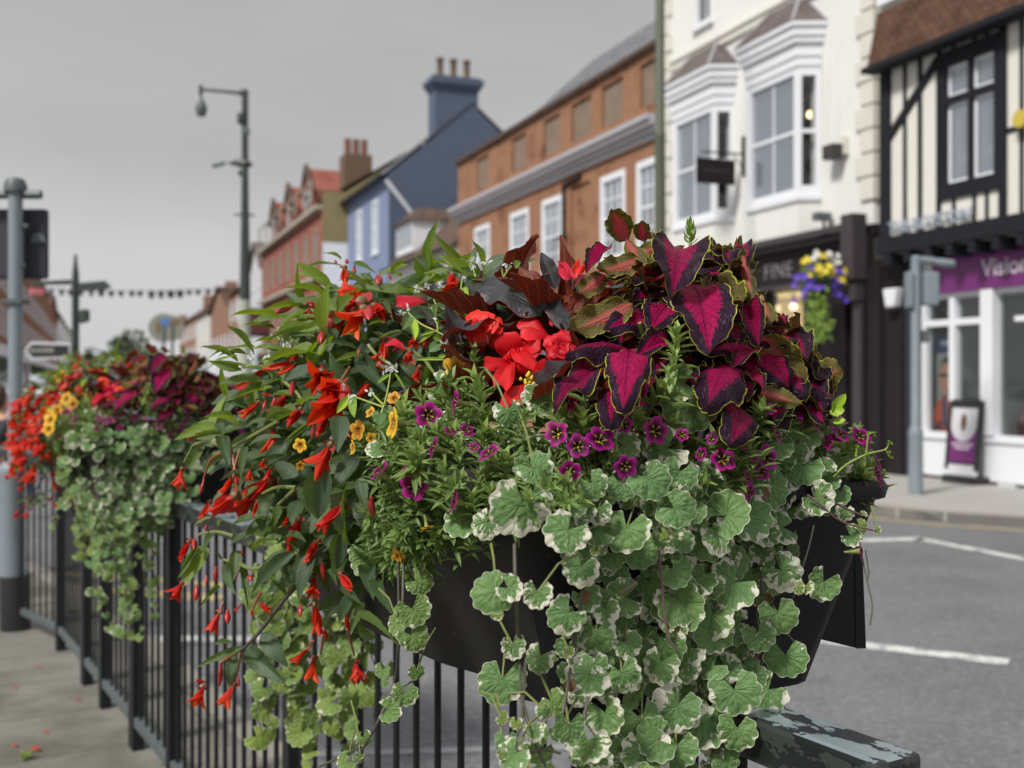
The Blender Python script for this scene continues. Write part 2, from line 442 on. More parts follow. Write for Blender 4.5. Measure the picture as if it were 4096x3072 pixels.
def stripe(mb, pts, wd):
    for (x0, y0), (x1, y1) in zip(pts, pts[1:]):
        d = Vector((x1 - x0, y1 - y0, 0)).normalized(); n_ = Vector((-d.y, d.x, 0)) * wd / 2
        a, b = Vector((x0, y0, RZ + .004)), Vector((x1, y1, RZ + .004))
        mb.poly([a + n_, b + n_, b - n_, a - n_])
m = MB()
stripe(m, [(3.55, 11.3), (4.26, 11.42)], .20); stripe(m, [(4.22, 11.42), (5.9, 7.0)], .15)
struct(m.build('edge_marking', M['mark']))
m = MB()
xs = np.linspace(-4.4, 2.95, 8)
for i in range(7):
    if i in (1, 3): continue
    y0, y1 = 7.0 - max(0, xs[i] - 1.9) * .55, 7.0 - max(0, xs[i + 1] - 1.9) * .55
    stripe(m, [(xs[i], y0), (xs[i + 1] - .05, y1)], .16)
struct(m.build('give_way_marking', M['mark']))
m = MB(); stripe(m, [(-6, 9.6), (-2.2, 8.3)], .22); stripe(m, [(-6, 10.1), (-2.2, 8.8)], .12)
stripe(m, [(S(60, 8.45, 0).x, S(60, 8.45, 0).y), (4.1, 13.55), (4.45, 12.95), (4.9, 12.45), (5.7, 12.0), (7.5, 11.4)], .10)
struct(m.build('yellow_line', M['mark_yellow']))
m = MB(); stripe(m, [(-1.9, 4.75), (.35, 4.95)], .07)
struct(m.build('faint_marking', M['mark_faint']))

# ------------------------------------------------------------------ windows
def window(par, a0, a1, z0, z1, b, dep=.1, nx=2, nz=2, fcol='white', fw=.09, bar=.03, glass='glass', proud=.02, curtain=True, name='window', sill=True, fr=S):
    """sash window in the opening of a wall in the plane b: frame with glazing bars > pane"""
    if a0 > a1: a0, a1 = a1, a0
    f = MB()
    bo, bi = b - proud, b + dep
    f.box(fr, a0, a1, bo, bi, z0, z0 + fw); f.box(fr, a0, a1, bo, bi, z1 - fw, z1)
    f.box(fr, a0, a0 + fw, bo, bi, z0 + fw, z1 - fw); f.box(fr, a1 - fw, a1, bo, bi, z0 + fw, z1 - fw)
    ia0, ia1, iz0, iz1 = a0 + fw, a1 - fw, z0 + fw, z1 - fw
    zm = (iz0 + iz1) / 2
    f.box(fr, ia0, ia1, b + .03, b + .08, zm - .03, zm + .03)
    for i in range(1, nx):
        x = ia0 + (ia1 - ia0) * i / nx
        f.box(fr, x - bar / 2, x + bar / 2, b + .035, b + .075, iz0, zm - .03); f.box(fr, x - bar / 2, x + bar / 2, b + .035, b + .075, zm + .03, iz1)
    for h0, h1 in ((iz0, zm - .03), (zm + .03, iz1)):
        for j in range(1, nz):
            z = h0 + (h1 - h0) * j / nz
            f.box(fr, ia0, ia1, b + .04, b + .07, z - bar / 2, z + bar / 2)
    if sill: f.box(fr, a0 - .06, a1 + .06, b - .09, b + .02, z0 - .07, z0 - .002)
    w = f.build(name, M[fcol], par)
    p = MB(); p.poly([fr(ia0, b + .058, iz0), fr(ia1, b + .058, iz0), fr(ia1, b + .058, iz1), fr(ia0, b + .058, iz1)])
    p.build('pane', M[glass], w, recalc=False)
    if curtain:
        c = MB(); n = 40
        for i in range(n):
            x0, x1 = ia0 + (ia1 - ia0) * i / n, ia0 + (ia1 - ia0) * (i + 1) / n
            y0, y1 = b + .17 + .02 * math.sin(i * 1.9), b + .17 + .02 * math.sin((i + 1) * 1.9)
            c.poly([fr(x0, y0, iz0), fr(x1, y1, iz0), fr(x1, y1, iz1), fr(x0, y0, iz1)])
        c.build('curtain', M['curtain'], w, recalc=False)
    return w
def shell(par, a0, a1, b0, b1, z1, mat, name='wall', z0=0, front=True, far_side=True, near_side=True, holes=(), mb=None, roof=True):
    m = mb or MB()
    if front: m.wall(S, a0, a1, b0, z0, z1, holes)
    m.poly([S(a0, b1, z0), S(a1, b1, z0), S(a1, b1, z1), S(a0, b1, z1)])
    if near_side: m.poly([S(a0, b0, z0), S(a0, b1, z0), S(a0, b1, z1), S(a0, b0, z1)])
    if far_side: m.poly([S(a1, b0, z0), S(a1, b1, z0), S(a1, b1, z1), S(a1, b0, z1)])
    if roof: m.poly([S(a0, b0, z1), S(a1, b0, z1), S(a1, b1, z1), S(a0, b1, z1)])
    return m.build(name, mat, par)
def text(par, body, mat, fr, a, b, z, size, name='lettering', ext=.012, da=-1, bold=0, spacing=1.0):
    """raised letters on a wall facing the street, reading along -a (left to right as seen from the road)"""
    cu = bpy.data.curves.new(name, 'FONT'); cu.body = body; cu.size = size; cu.extrude = ext; cu.offset = bold; cu.space_character = spacing
    tmp = bpy.data.objects.new(name, cu); COL.objects.link(tmp)
    dg = bpy.context.evaluated_depsgraph_get()
    me = bpy.data.meshes.new_from_object(tmp.evaluated_get(dg))
    bpy.data.objects.remove(tmp)
    org = ORG.get(par.name, Vector())
    for v in me.vertices:
        v.co = fr(a + da * v.co.x, b - v.co.z - .001, z + v.co.y) - org
    me.materials.clear(); me.materials.append(M[mat])
    o = bpy.data.objects.new(name, me); COL.objects.link(o); o.parent = par; ORG[o.name] = org
    return o

# ------------------------------------------------------------------ cream building with two bay windows
WB = 12.1
A0, A1 = 15.02, 22.30
cb = thing('cream_building', 'cream rendered building with two white bay windows above a dark brown shopfront', 'building', S((A0 + A1) / 2, WB, 0))
up = [(fa(2850, WB), fa(2783, WB), 9.1, 11.0), (fa(3330, WB), fa(3240, WB), 9.1, 11.0)]
w0 = up[0]; wwid = w0[1] - w0[0]; up[1] = (16.5, 16.5 + wwid, 9.1, 11.0)
bays = [(16.62, 18.28), (19.48, 21.2)]
holes = list(up) + [(c0 + .12, c1 - .12, 5.0, 7.15) for c0, c1 in bays]
shell(cb, A0, A1, WB, WB + 9, 13.5, M['render_cream'], z0=4.1, holes=holes)
m = MB()
m2 = MB()
for i in range(22):
    z = 4.55 + i * .4
    wq = .42 if i % 2 else .30
    m.box(S, A0 - .05, A0 + wq, WB - .055, WB + wq, z, z + .36); m2.box(S, A1 - wq, A1 - .005, WB - .055, WB + .02, z, z + .36)
m.build('quoin_trim', M['render_trim'], cb, bevel=.012); m2.build('quoin_trim', M['render_trim'], cb, bevel=.012)
m = MB(); m.box(S, A0 + .45, A1 - .45, WB - .07, WB + .01, 8.45, 8.60); m.box(S, A0 + .45, A1 - .45, WB - .11, WB + .01, 8.60, 8.66)
m.build('string_course', M['render_trim'], cb)
for h in up: window(cb, *h, WB, nx=2, nz=1, glass='glass_dark', curtain=False)
def bay(c0, c1, pr=.36, ct=.15):
    b0 = WB - pr
    def fr2(t, d, z):            # right-hand canted side: t 0 at the front corner, 1 at the wall; d inwards
        return S(c0 - ct * t + d * .9, b0 + pr * t + d * .3, z)
    def fr3(t, d, z): return S(c1 + ct * t - d * .9, b0 + pr * t + d * .3, z)
    def ring(o, z): return [S(c0 - ct - o, WB - .002, z), S(c0 - o * .6, b0 - o, z), S(c1 + o * .6, b0 - o, z), S(c1 + ct + o, WB - .002, z)]
    m = MB()
    m.prism(ring(-.02, 4.05), ring(0, 4.74)); m.build('bay_base', M['render_cream'], cb)
    m = MB()
    m.prism(ring(.05, 4.74), ring(.05, 4.86)); m.build('bay_sill', M['white'], cb, bevel=.012)
    m = MB()
    for o, z0, z1 in ((.03, 7.15, 7.32), (.06, 7.32, 7.55), (.13, 7.55, 7.66), (.17, 7.66, 7.82), (.22, 7.82, 7.90)):
        m.prism(ring(o, z0), ring(o, z1))
    m.build('bay_cornice', M['white'], cb, bevel=.012)
    m = MB(); r0 = ring(.22, 7.90)
    ap = [S(c0 + .42, WB - .003, 8.62), S(c1 - .42, WB - .003, 8.62)]
    m.add(r0 + ap, [[0, 1, 4], [1, 2, 5, 4], [2, 3, 5], [0, 4, 5, 3], [3, 2, 1, 0]]); m.build('bay_roof', M['tile_grey'], cb)
    m = MB()
    for q in ((r0[0], ap[0]), (r0[1], ap[0]), (r0[2], ap[1]), (ap[0], ap[1])):
        m.tube([q[0] + Vector((0, 0, .012)), q[1] + Vector((0, 0, .012))], .028, 6)
    m.build('bay_ridge_lead', M['lead'], cb)
    window(cb, c0 + .02, c1 - .02, 4.86, 7.15, b0, dep=.09, nx=2, nz=1, fw=.12, bar=.02, proud=.0, sill=False)
    for fr_ in (fr2, fr3):
        f = MB()
        f.box(fr_, 0, .16, 0, .07, 4.86, 7.15); f.box(fr_, .80, 1, 0, .07, 4.86, 7.15)
        f.box(fr_, .16, .80, 0, .07, 4.86, 5.02); f.box(fr_, .16, .80, 0, .07, 6.99, 7.15); f.box(fr_, .16, .80, .01, .06, 5.96, 6.03)
        w = f.build('side_window', M['white'], cb)
        p = MB(); p.poly([fr_(.16, .05, 5.02), fr_(.80, .05, 5.02), fr_(.80, .05, 6.99), fr_(.16, .05, 6.99)]); p.build('pane', M['glass_dark'], w, recalc=False)
    m = MB()                                      # the room behind the bay
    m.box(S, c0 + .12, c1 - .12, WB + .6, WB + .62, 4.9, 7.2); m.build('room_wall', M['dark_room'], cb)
    m = MB(); m.box(S, c0 + .1, c1 - .1, WB + .1, WB + .2, 6.72, 6.80, 0); m.build('wooden_beam', M['wood'], cb)
for c in bays: bay(*c)
t = thing('pendant_lamp', 'lit round pendant lamp glowing behind the nearer bay window', 'lamp', S(16.85, WB + .06, 6.36))
m = MB(); m.lathe(S(16.85, WB + .06, 6.30), [(.0, 0), (.05, .02), (.065, .07), (.05, .12), (0, .14)], 12); m.build('bulb', M['lamp_glow'], t, smooth=True)
m = MB(); m.tube([S(16.85, WB + .06, 6.44), S(16.85, WB + .06, 7.0)], .008, 6); m.build('cord', M['iron'], t)
# shopfront of the cream building
m = MB()
m.box(S, A0 + .02, A1 - .02, WB - .12, WB + .02, 3.28, 3.95); m.box(S, A0 - .02, A1, WB - .02, WB + .3, 3.95, 4.14)
m.box(S, A0 + .02, A1, WB - .12, WB + .2, 0, .55)
m.box(S, A0 - .76, A0 + .021, WB - .06, WB + .2, 0, 3.53); m.box(S, A0 + .022, A0 + 1.75, WB - .05, WB + .2, .55, 3.28); m.box(S, A1 - .5, A1, WB - .1, WB + .2, .55, 3.28)
m.box(S, A0 + 3.1, A0 + 3.2, WB - .05, WB + .2, .55, 3.28); m.box(S, A0 + 4.95, A0 + 5.1, WB - .05, WB + .2, .55, 3.28)
m.box(S, A0 + .55, A0 + .95, WB - .16, WB + .0, .0, 3.2); m.box(S, A0 - .30, A0 + .05, WB - .12, WB + .0, .0, 3.4); m.box(S, A0 + 1.4, A0 + 1.75, WB - .16, WB + .0, .0, 3.2)
m.build('shopfront', M['brown'], cb, bevel=.01)
m = MB()
m.box(S, A0 + .3, A1, WB - .40, WB - .121, 4.02, 4.16); m.box(S, A0 + .3, A1, WB - .30, WB - .121, 3.92, 4.02); m.box(S, A0 + .3, A1, WB - .20, WB - .121, 3.22, 3.30)
m.box(S, A0 + .02, A0 + .34, WB - .42, WB - .122, 3.2, 4.3); m.box(S, A0 + .06, A0 + .30, WB - .34, WB - .122, 2.85, 3.2); m.box(S, A0 + .08, A0 + .28, WB - .22, WB - .122, .1, 2.85)
m.build('fascia_cornice', M['brown_hi'], cb, bevel=.02)
text(cb, 'N  FINE  ART', 'letters_grey', S, fa(3005, WB) + .02, WB - .125, 3.44, .42, spacing=1.15)
m = MB(); a_, b_ = A0 + 1.75, A1 - .5
m.poly([S(a_, WB + .05, .55), S(b_, WB + .05, .55), S(b_, WB + .05, 3.28), S(a_, WB + .05, 3.28)]); m.build('shop_window', M['glass_shop'], cb, recalc=False)
m = MB(); m.box(S, a_, b_, WB + 1.2, WB + 1.25, .3, 3.28); m.box(S, a_, b_, WB + .1, WB + 1.2, .45, .5); m.box(S, a_, b_, WB + .1, WB + 1.2, 3.2, 3.26)
m.build('display_interior', M['cream_room'], cb)
m = MB()
for k, (a, z, w_, h_) in enumerate(((17.35, 1.3, .55, .7), (18.2, 1.5, .5, .6), (20.4, 1.4, .7, .9), (17.4, 2.2, .4, .35))):
    m.box(S, a, a + w_, WB + 1.12, WB + 1.19, z, z + h_)
m.build('picture_frame', M['grey_room'], cb)
for k, (a, zz) in enumerate(((18.0, 2.95), (18.55, 2.95), (19.6, 2.95))):
    t = thing('display_spotlight', ('warm display spotlight beside the hanging basket', 'warm display spotlight left of the brightest one in the gallery', 'warm display spotlight deepest in the gallery window')[k], 'lamp', S(a, WB + .5, zz), 'warm spotlights in the gallery window')
    m = MB(); m.lathe(S(a, WB + .5, zz - .06), [(.0, 0), (.06, .01), (.07, .06), (.05, .12), (0, .13)], 10); m.build('bulb', M['lamp_glow' if k == 0 else 'lamp_dim'], t, smooth=True)
    m = MB(); m.tube([S(a, WB + .5, zz + .07), S(a, WB + .5, 3.2)], .02, 6); m.build('stem', M['iron'], t)
    ld = bpy.data.lights.new('spot_glow', 'POINT'); ld.energy = 13; ld.color = (1, .78, .45); ld.shadow_soft_size = .09
    lo_ = bpy.data.objects.new('spot_glow', ld); COL.objects.link(lo_); lo_.parent = t; lo_.location = S(a, WB + .62, zz - .12) - ORG[t.name]
# things fixed to the cream building
t = thing('alarm_box', 'white tapering alarm box on the dark brown pilaster', 'alarm box', S(14.5, WB - .17, 2.85))
m = MB(); c = fa(3560, WB - .2)
lo = [S(c - .10, WB - .22, 2.70), S(c + .10, WB - .22, 2.70), S(c + .10, WB - .062, 2.70), S(c - .10, WB - .062, 2.70)]
hi = [S(c - .17, WB - .22, 3.0), S(c + .17, WB - .22, 3.0), S(c + .17, WB - .062, 3.0), S(c - .17, WB - .062, 3.0)]
m.prism(lo, hi); m.build('cover', M['white'], t, bevel=.03)
m = MB(); m.box(S, c - .10, c + .10, WB - .21, WB - .062, 2.66, 2.698); m.build('strobe_base', M['brown_hi'], t)
t = thing('floodlight', 'small grey brown floodlight on cream wall right of the nearer bay', 'floodlight', S(15.85, WB, 5.45))
m = MB(); m.box(S, 15.70, 16.02, WB - .30, WB - .10, 5.35, 5.6); m.build('housing', M['brown_hi'], t, bevel=.02)
m = MB(); m.box(S, 15.66, 15.78, WB - .10, WB - .001, 5.42, 5.72); m.build('bracket', M['render_trim'], t)
t = thing('security_camera', 'dark security camera standing on the brown fascia edge', 'camera', S(16.1, WB - .2, 4.2))
m = MB(); m.tube([S(16.1, WB - .2, 4.165), S(16.1, WB - .2, 4.32)], .025, 8); m.build('stalk', M['iron'], t)
m = MB(); m.box(S, 16.02, 16.2, WB - .38, WB - .08, 4.32, 4.46); m.build('housing', M['galv_dark'], t, bevel=.02)
t = thing('hanging_sign', 'dark plum rectangular hanging sign on iron bracket between the bays', 'sign', S(19.3, WB, 5.6))
m = MB(); m.tube([S(18.95, WB - .01, 6.05), S(19.05, WB - .9, 6.05)], .018, 6); m.tube([S(18.95, WB - .01, 5.75), S(18.97, WB - .25, 6.03)], .012, 6); m.box(S, 18.9, 19.0, WB - .03, WB - .001, 5.6, 6.4); m.build('bracket', M['iron'], t)
m = MB(); m.box(S, 18.985, 19.03, WB - 1.05, WB - .18, 5.42, 5.92); m.build('board', M['brown'], t, bevel=.01)
m = MB(); m.box(S, 18.978, 18.983, WB - .92, WB - .32, 5.66, 5.70); m.build('lettering', M['brown_hi'], t)
# hanging basket is planted further down (needs the leaf tools)

# ------------------------------------------------------------------ black and white building with optician's shop
TB = 11.78
tb = thing('timber_framed_building', 'black and white timber framed building over a purple and white shop', 'building', S(12, TB, 0))
T0, T1 = 7.0, 14.46
tp = lambda px: fa(px, TB)
twin = (tp(4000), tp(3765), 4.33, 6.27)
shell(tb, T0, T1, TB, TB + 8, 9.6, M['plaster'], z0=3.7, holes=[twin])
m = MB()
def post(px0, px1, z0=3.79, z1=6.7, d=.035): m.box(S, tp(px1), tp(px0), TB - d, TB + .01, z0, z1)
post(3527, 3566, d=.05); post(3617, 3628); post(3676, 3690); post(3750, 3766); post(4000, 4030, d=.04); post(4084, 4096)
post(4170, 4196); post(4270, 4282)
m.box(S, T0, T1 + .01, TB - .075, TB + .05, 3.54, 3.80)
m.box(S, T0, T1, TB - .06, TB + .01, 6.64, 6.9)
zt, zb = twin[3], twin[2]
m.box(S, twin[0] - .02, twin[1] + .02, TB - .052, TB + .01, zt, zt + .12); m.box(S, twin[0] - .02, twin[1] + .02, TB - .052, TB + .01, zb - .13, zb)
for px in (3818, 3900, 3950):
    m.box(S, tp(px + 6), tp(px - 6), TB - .03, TB + .01, 3.80, zb - .13)
    m.box(S, tp(px + 6), tp(px - 6), TB - .03, TB + .01, zt + .12, 6.64)
q0, q1 = (tp(3562), fz(3562, 570, TB)), (tp(3748), fz(3748, 275, TB))
m.prism([S(q0[0], TB - .045, q0[1]), S(q1[0], TB - .045, q1[1]), S(q1[0], TB - .045, q1[1] + .18), S(q0[0], TB - .045, q0[1] + .18)],
        [S(q0[0], TB + .01, q0[1]), S(q1[0], TB + .01, q1[1]), S(q1[0], TB + .01, q1[1] + .18), S(q0[0], TB + .01, q0[1] + .18)])
m.box(S, tp(4096), tp(4030), TB - .028, TB + .01, fz(4060, 525, TB), fz(4060, 505, TB))
m.build('timber_frame', M['timber'], tb, bevel=.008)
f = MB(); a0, a1, z0, z1 = twin
zm = 5.66; am = tp(3881)
for bx in ((a0, a0 + .10, z0, z1), (a1 - .10, a1, z0, z1), (a0 + .1, a1 - .1, z0, z0 + .1), (a0 + .1, a1 - .1, z1 - .1, z1), (a0 + .1, a1 - .1, zm - .05, zm + .05), (am - .035, am + .035, z0 + .1, zm - .05), (am - .035, am + .035, zm + .05, z1 - .1)):
    f.box(S, bx[0], bx[1], TB - .02, TB + .1, bx[2], bx[3])
w = f.build('casement_window', M['timber'], tb)
f = MB()
for ac0, ac1 in ((a0 + .1, am - .035), (am + .035, a1 - .1)):
    for zc0, zc1 in ((z0 + .1, zm - .05), (zm + .05, z1 - .1)):
        f.box(S, ac0, ac0 + .05, TB + .045, TB + .065, zc0, zc1); f.box(S, ac1 - .05, ac1, TB + .045, TB + .065, zc0, zc1)
        f.box(S, ac0 + .05, ac1 - .05, TB + .045, TB + .065, zc0, zc0 + .05); f.box(S, ac0 + .05, ac1 - .05, TB + .045, TB + .065, zc1 - .05, zc1)
    f.box(S, ac1 - .14, ac1 - .06, TB + .12, TB + .2, z0 + .1, z1 - .1)
    f.box(S, ac0, ac1 - .14, TB + .12, TB + .2, z0 + .42, z0 + .52)
f.build('inner_sash', M['white'], w)
p = MB(); p.poly([S(a0 + .1, TB + .056, z0 + .1), S(a1 - .1, TB + .056, z0 + .1), S(a1 - .1, TB + .056, z1 - .1), S(a0 + .1, TB + .056, z1 - .1)]); p.build('pane', M['glass'], w, recalc=False)
m = MB()
m.add([S(T0, TB - .26, 6.47), S(T1 + .03, TB - .26, 6.47), S(T1 + .03, TB - .04, 7.42), S(T0, TB - .04, 7.42), S(T0, TB - .04, 6.47), S(T1 + .03, TB - .04, 6.47)], [[0, 1, 2, 3], [1, 5, 2], [0, 3, 4], [0, 4, 5, 1]])
m.build('roof', M['tile'], tb)
m = MB(); m.box(S, T0, T1 + .07, TB - .34, TB - .265, 6.42, 6.52); m.box(S, T0, T1 + .03, TB - .26, TB - .07, 6.41, 6.465); m.build('gutter', M['timber'], tb, bevel=.02)
m = MB(); m.box(S, T0, T1 - .02, TB - .1, TB + .2, 7.5, 7.78); m.build('parapet_board', M['white'], tb)
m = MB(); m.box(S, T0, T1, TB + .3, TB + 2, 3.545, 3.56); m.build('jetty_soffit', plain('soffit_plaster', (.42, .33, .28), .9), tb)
m = MB()
for k in range(16):
    a = T1 - .22 - k * .45
    m = MB(); m.box(S, a - .07, a + .07, TB - .06, TB + .9, 3.36, 3.538); m.build('joist', M['timber'], tb, bevel=.01)
PB = 12.2
m = MB(); F0, F1 = T0, fa(3749, PB)
m.box(S, F0, F1, PB - .1, PB + .05, 2.86, 3.42); m.build('fascia', M['purple'], tb)
text(tb, 'VisionExpress', 'letters', S, fa(3950, PB), PB - .105, 3.04, .36, bold=.0)
m = MB()
m.box(S, F0, fa(3690, PB), PB - .02, PB + .12, .05, .62); m.box(S, F0, fa(3690, PB), PB - .06, PB + .12, .62, .72)
m.box(S, F0, fa(3690, PB), PB - .02, PB + .12, 2.78, 2.86)
for px0, px1, d in ((3690, 3704, .02), (3801, 3823, .03), (3938, 3988, .09), (4300, 4340, .09)): m.box(S, fa(px1, PB), fa(px0, PB), PB - d, PB + .12, .72, 2.86)
m.box(S, fa(3938, PB), fa(3704, PB), PB - .015, PB + .1, 2.36, 2.46); m.box(S, F1 + .003, fa(3690, PB), PB - .02, PB + .12, 2.78, 3.42); m.box(S, F0, fa(4060, PB), PB - .015, PB + .1, 2.36, 2.44)
m.box(S, fa(4060, PB), fa(3988, PB), PB - .0, PB + .5, .0, .62)
m.build('shopfront', M['white'], tb, bevel=.008)
m = MB(); m.box(S, fa(3690, PB) + .003, A0 - .77, PB - .12, PB + .1, 0, 3.53); m.build('side_pier', plain('navy_pier', (.022, .026, .042), .6), tb)
m = MB(); m.poly([S(F0, PB + .06, .72), S(fa(3700, PB), PB + .06, .72), S(fa(3700, PB), PB + .06, 2.8), S(F0, PB + .06, 2.8)]); m.build('shop_window', M['glass_shop'], tb, recalc=False)
m = MB(); m.box(S, F0, F1 + .42, PB + 1.4, PB + 1.45, 0, 2.85); m.box(S, F0, F1 + .42, PB + .14, PB + 1.4, .5, .55); m.box(S, F0, F1 + .42, PB + .14, PB + 1.4, 2.82, 2.855); m.box(S, F1 + .37, F1 + .42, PB + .14, PB + 1.4, .55, 2.82)
m.build('display_interior', M['grey_room'], tb)
m = MB(); m.box(S, fa(4096, PB) - .6, fa(4030, PB), PB + .3, PB + .9, .55, .72); m.build('display_shelf', M['wood'], tb)
m = MB()
for k in range(7): m.lathe(S(fa(4070, PB) - .2 + .1 * k, PB + .5, .72), [(.06, 0), (.08, .2), (.03, .3 + .06 * (k % 3)), (0, .45)], 8)
m.build('display_ornament', plain('dark_red_ornament', (.09, .015, .02), .4), tb)
m = MB(); m.lathe(S(fa(4085, PB), PB + .3, 1.98), [(0, -.15), (.13, -.1), (.15, 0), (.13, .1), (0, .15)], 12); m.build('window_sticker', M['purple'], tb)
text(tb, 'THE ROYSTON', 'letters_blue', S, tp(3572), TB - .09, 3.83, .26, name='name_lettering', ext=.012, bold=.004, spacing=1.0)
t = thing('yellow_wall_lamp', 'round yellow wall sign cut by the frame edge on the timber wall', 'sign', S(tp(4112), TB, 5.35))
m = MB(); m.tube([S(tp(4112), TB - .16, fz(4106, 480, TB)), S(tp(4112), TB - .04, fz(4106, 480, TB))], .12, 20); m.build('disc', M['yellow'], t)
m = MB(); m.tube([S(tp(4112), TB - .04, fz(4106, 480, TB)), S(tp(4112), TB - .003, fz(4106, 480, TB))], .04, 8); m.build('bracket', M['iron'], t)
# poster in the shop window
t = thing('window_poster', 'tall poster of a person in glasses under a navy heading in the shop window', 'poster', S(fa(3754, PB), PB + .13, 1.6))
pa0, pa1 = fa(3797, PB), fa(3722, PB)
def prect(name, u0, u1, v0, v1, mat, k=0):
    m = MB(); m.box(S, pa1 - (pa1 - pa0) * u0, pa1 - (pa1 - pa0) * u1, PB + .125 - .003 * k, PB + .132 - .003 * k, .75 + 1.5 * v0, .75 + 1.5 * v1); return m.build(name, mat, t)
def pellip(name, u, v, ru, rv, mat, k):
    m = MB(); n = 20
    pts = [(u + ru * math.cos(i * 2 * math.pi / n), v + rv * math.sin(i * 2 * math.pi / n)) for i in range(n)]
    f = lambda d: [S(pa1 - (pa1 - pa0) * x, PB + .125 - .003 * k + d, .75 + 1.5 * y) for x, y in pts]
    m.prism(f(0), f(.002)); return m.build(name, mat, t)
prect('backing', 0, 1, 0, 1, M['grey_room']); prect('heading', 0, 1, .80, 1, M['navy'], 1); prect('footer', 0, 1, 0, .09, M['navy'], 1)
pellip('printed_shoulders', .5, .14, .62, .22, M['orange'], 1); pellip('printed_hair', .55, .58, .38, .19, M['hair'], 2); pellip('printed_shirt', .42, .2, .14, .17, M['denim'], 2)
pellip('printed_face', .45, .54, .30, .16, M['skin'], 3); prect('printed_glasses', .15, .75, .555, .585, M['coat'], 4)
text(t, 'UNIC', 'letters', S, pa1 - .09, PB + .118, .75 + 1.5 * .88, .11, ext=.001)
# A board
ac = S(fa(3868, WB) + .05, WB - .16, 0)
ac = ac - SA * .07
t = thing('pavement_sign', 'black framed pavement sign with white and purple poster outside the shop', 'sign', ac)
ab, ah = .47, .93
def fab(x, y, z): return ac + SA * -x + SB * (y + .10 * z) + Vector((0, 0, z))
m = MB(); m.box(fab, -.34, .34, -.04, .28, 0, .11); m.build('base', M['black'], t, bevel=.02)
m = MB(); m.box(fab, -.31, .31, 0, .04, .11, 1.2); m.build('panel', M['signwhite'], t, bevel=.02)
m = MB()
m.box(fab, -.33, -.26, -.014, .05, .2, 1.22); m.box(fab, .26, .33, -.014, .05, .2, 1.22); m.box(fab, -.26, .26, -.014, .05, 1.12, 1.24); m.box(fab, -.26, .26, -.014, .05, .28, .31); m.build('frame', M['black'], t, bevel=.01)
m = MB(); m.box(fab, -.255, .255, -.006, -.001, .31, .80); m.build('purple_print', M['purple'], t)
m = MB()
def disc(cx, cz, rx, rz, y): return [fab(cx + rx * math.cos(k * math.pi / 12), y, cz + rz * math.sin(k * math.pi / 12)) for k in range(24)]
m.prism(disc(0, .84, .24, .22, -.010), disc(0, .84, .24, .22, -.007)); m.build('white_roundel', M['signwhite'], t)
m = MB(); m.prism(disc(0, .90, .055, .13, -.014), disc(0, .90, .055, .13, -.011)); m.build('printed_figure', plain('figure_print', (.12, .06, .04), .6), t)
m = MB()
for k, (w_, z) in enumerate(((.20, .56), (.14, .50))):
    for q in range(9): m.box(fab, -w_ + q * w_ * .23, -w_ + q * w_ * .23 + w_ * .15, -.010, -.007, z, z + .035)
m.build('printed_text', M['letters'], t)
# ------------------------------------------------------------------ orange brick building
B0, B1 = 22.32, 37.6
bb = thing('brick_building', 'long orange brick building with white cornice and blocked attic windows', 'building', S((B0 + B1) / 2, WB, 0))
f_ = lambda px: fa(px, WB)
blind = [(f_(b), f_(a), 7.98, 9.02) for a, b in ((1905, 1954), (2047, 2104), (2174, 2240), (2285, 2364), (2406, 2493), (2560, 2640))]
wins = [(f_(b), f_(a), 4.5, 6.72) for a, b in ((1899, 1960), (2041, 2116), (2168, 2249), (2403, 2502), (2547, 2644))]
niche = (f_(2360), f_(2282), 4.5, 6.78)
shell(bb, B0, B1, WB, WB + 9, 9.25, M['brick'], holes=blind + wins + [niche, (B0 + .8, B1 - .8, .5, 3.1)])
m = MB()
for h in blind:
    m = MB(); m.poly([S(h[0], WB + .075, h[2]), S(h[1], WB + .075, h[2]), S(h[1], WB + .075, h[3]), S(h[0], WB + .075, h[3])]); m.build('blocked_window', M['blind'], bb, recalc=False)
m = MB(); h = niche; m.poly([S(h[0], WB + .07, h[2]), S(h[1], WB + .07, h[2]), S(h[1], WB + .07, h[3]), S(h[0], WB + .07, h[3])]); m.build('blind_niche', M['brick'], bb, recalc=False)
for h in wins: window(bb, *h, WB, dep=.1, nx=3, nz=2, fw=.16, bar=.035)
m = MB()
for y0, z0, z1 in ((.10, 7.12, 7.25), (.20, 7.25, 7.38), (.32, 7.38, 7.50), (.40, 7.50, 7.62)): m.box(S, B0 + .02, B1, WB - y0, WB - .002, z0, z1)
m.build('cornice', M['lead'], bb)
m = MB(); m.box(S, B0 + .02, B1 + .1, WB - .14, WB + .3, 9.25, 9.36); m.build('parapet_coping', M['tile_brown'], bb)
m = MB()
m.add([S(B0, WB + .3, 9.36), S(33.6, WB + .3, 9.36), S(31.6, 14.6, 11.6), S(B0, 14.6, 11.6), S(B0, 19, 9.36), S(33.6, 19, 9.36)], [[0, 1, 2, 3], [1, 5, 2], [3, 2, 5, 4], [0, 3, 4]])
m.build('roof', M['slate'], bb)
m = MB(); m.tube([S(f_(2262), WB - .07, 3), S(f_(2262), WB - .07, 6.5), S(f_(2262), WB - .07, 6.9), S(f_(2330), WB - .07, 6.98)], .05, 8); m.tube([S(f_(2275), WB - .07, 5.5), S(f_(2225), WB - .07, 5.5)], .03, 6); m.build('downpipe', M['brown'], bb)
m = MB(); m.poly([S(B0 + .8, WB + .1, .5), S(B1 - .8, WB + .1, .5), S(B1 - .8, WB + .1, 3.1), S(B0 + .8, WB + .1, 3.1)]); m.build('shop_window', M['glass'], bb, recalc=False)
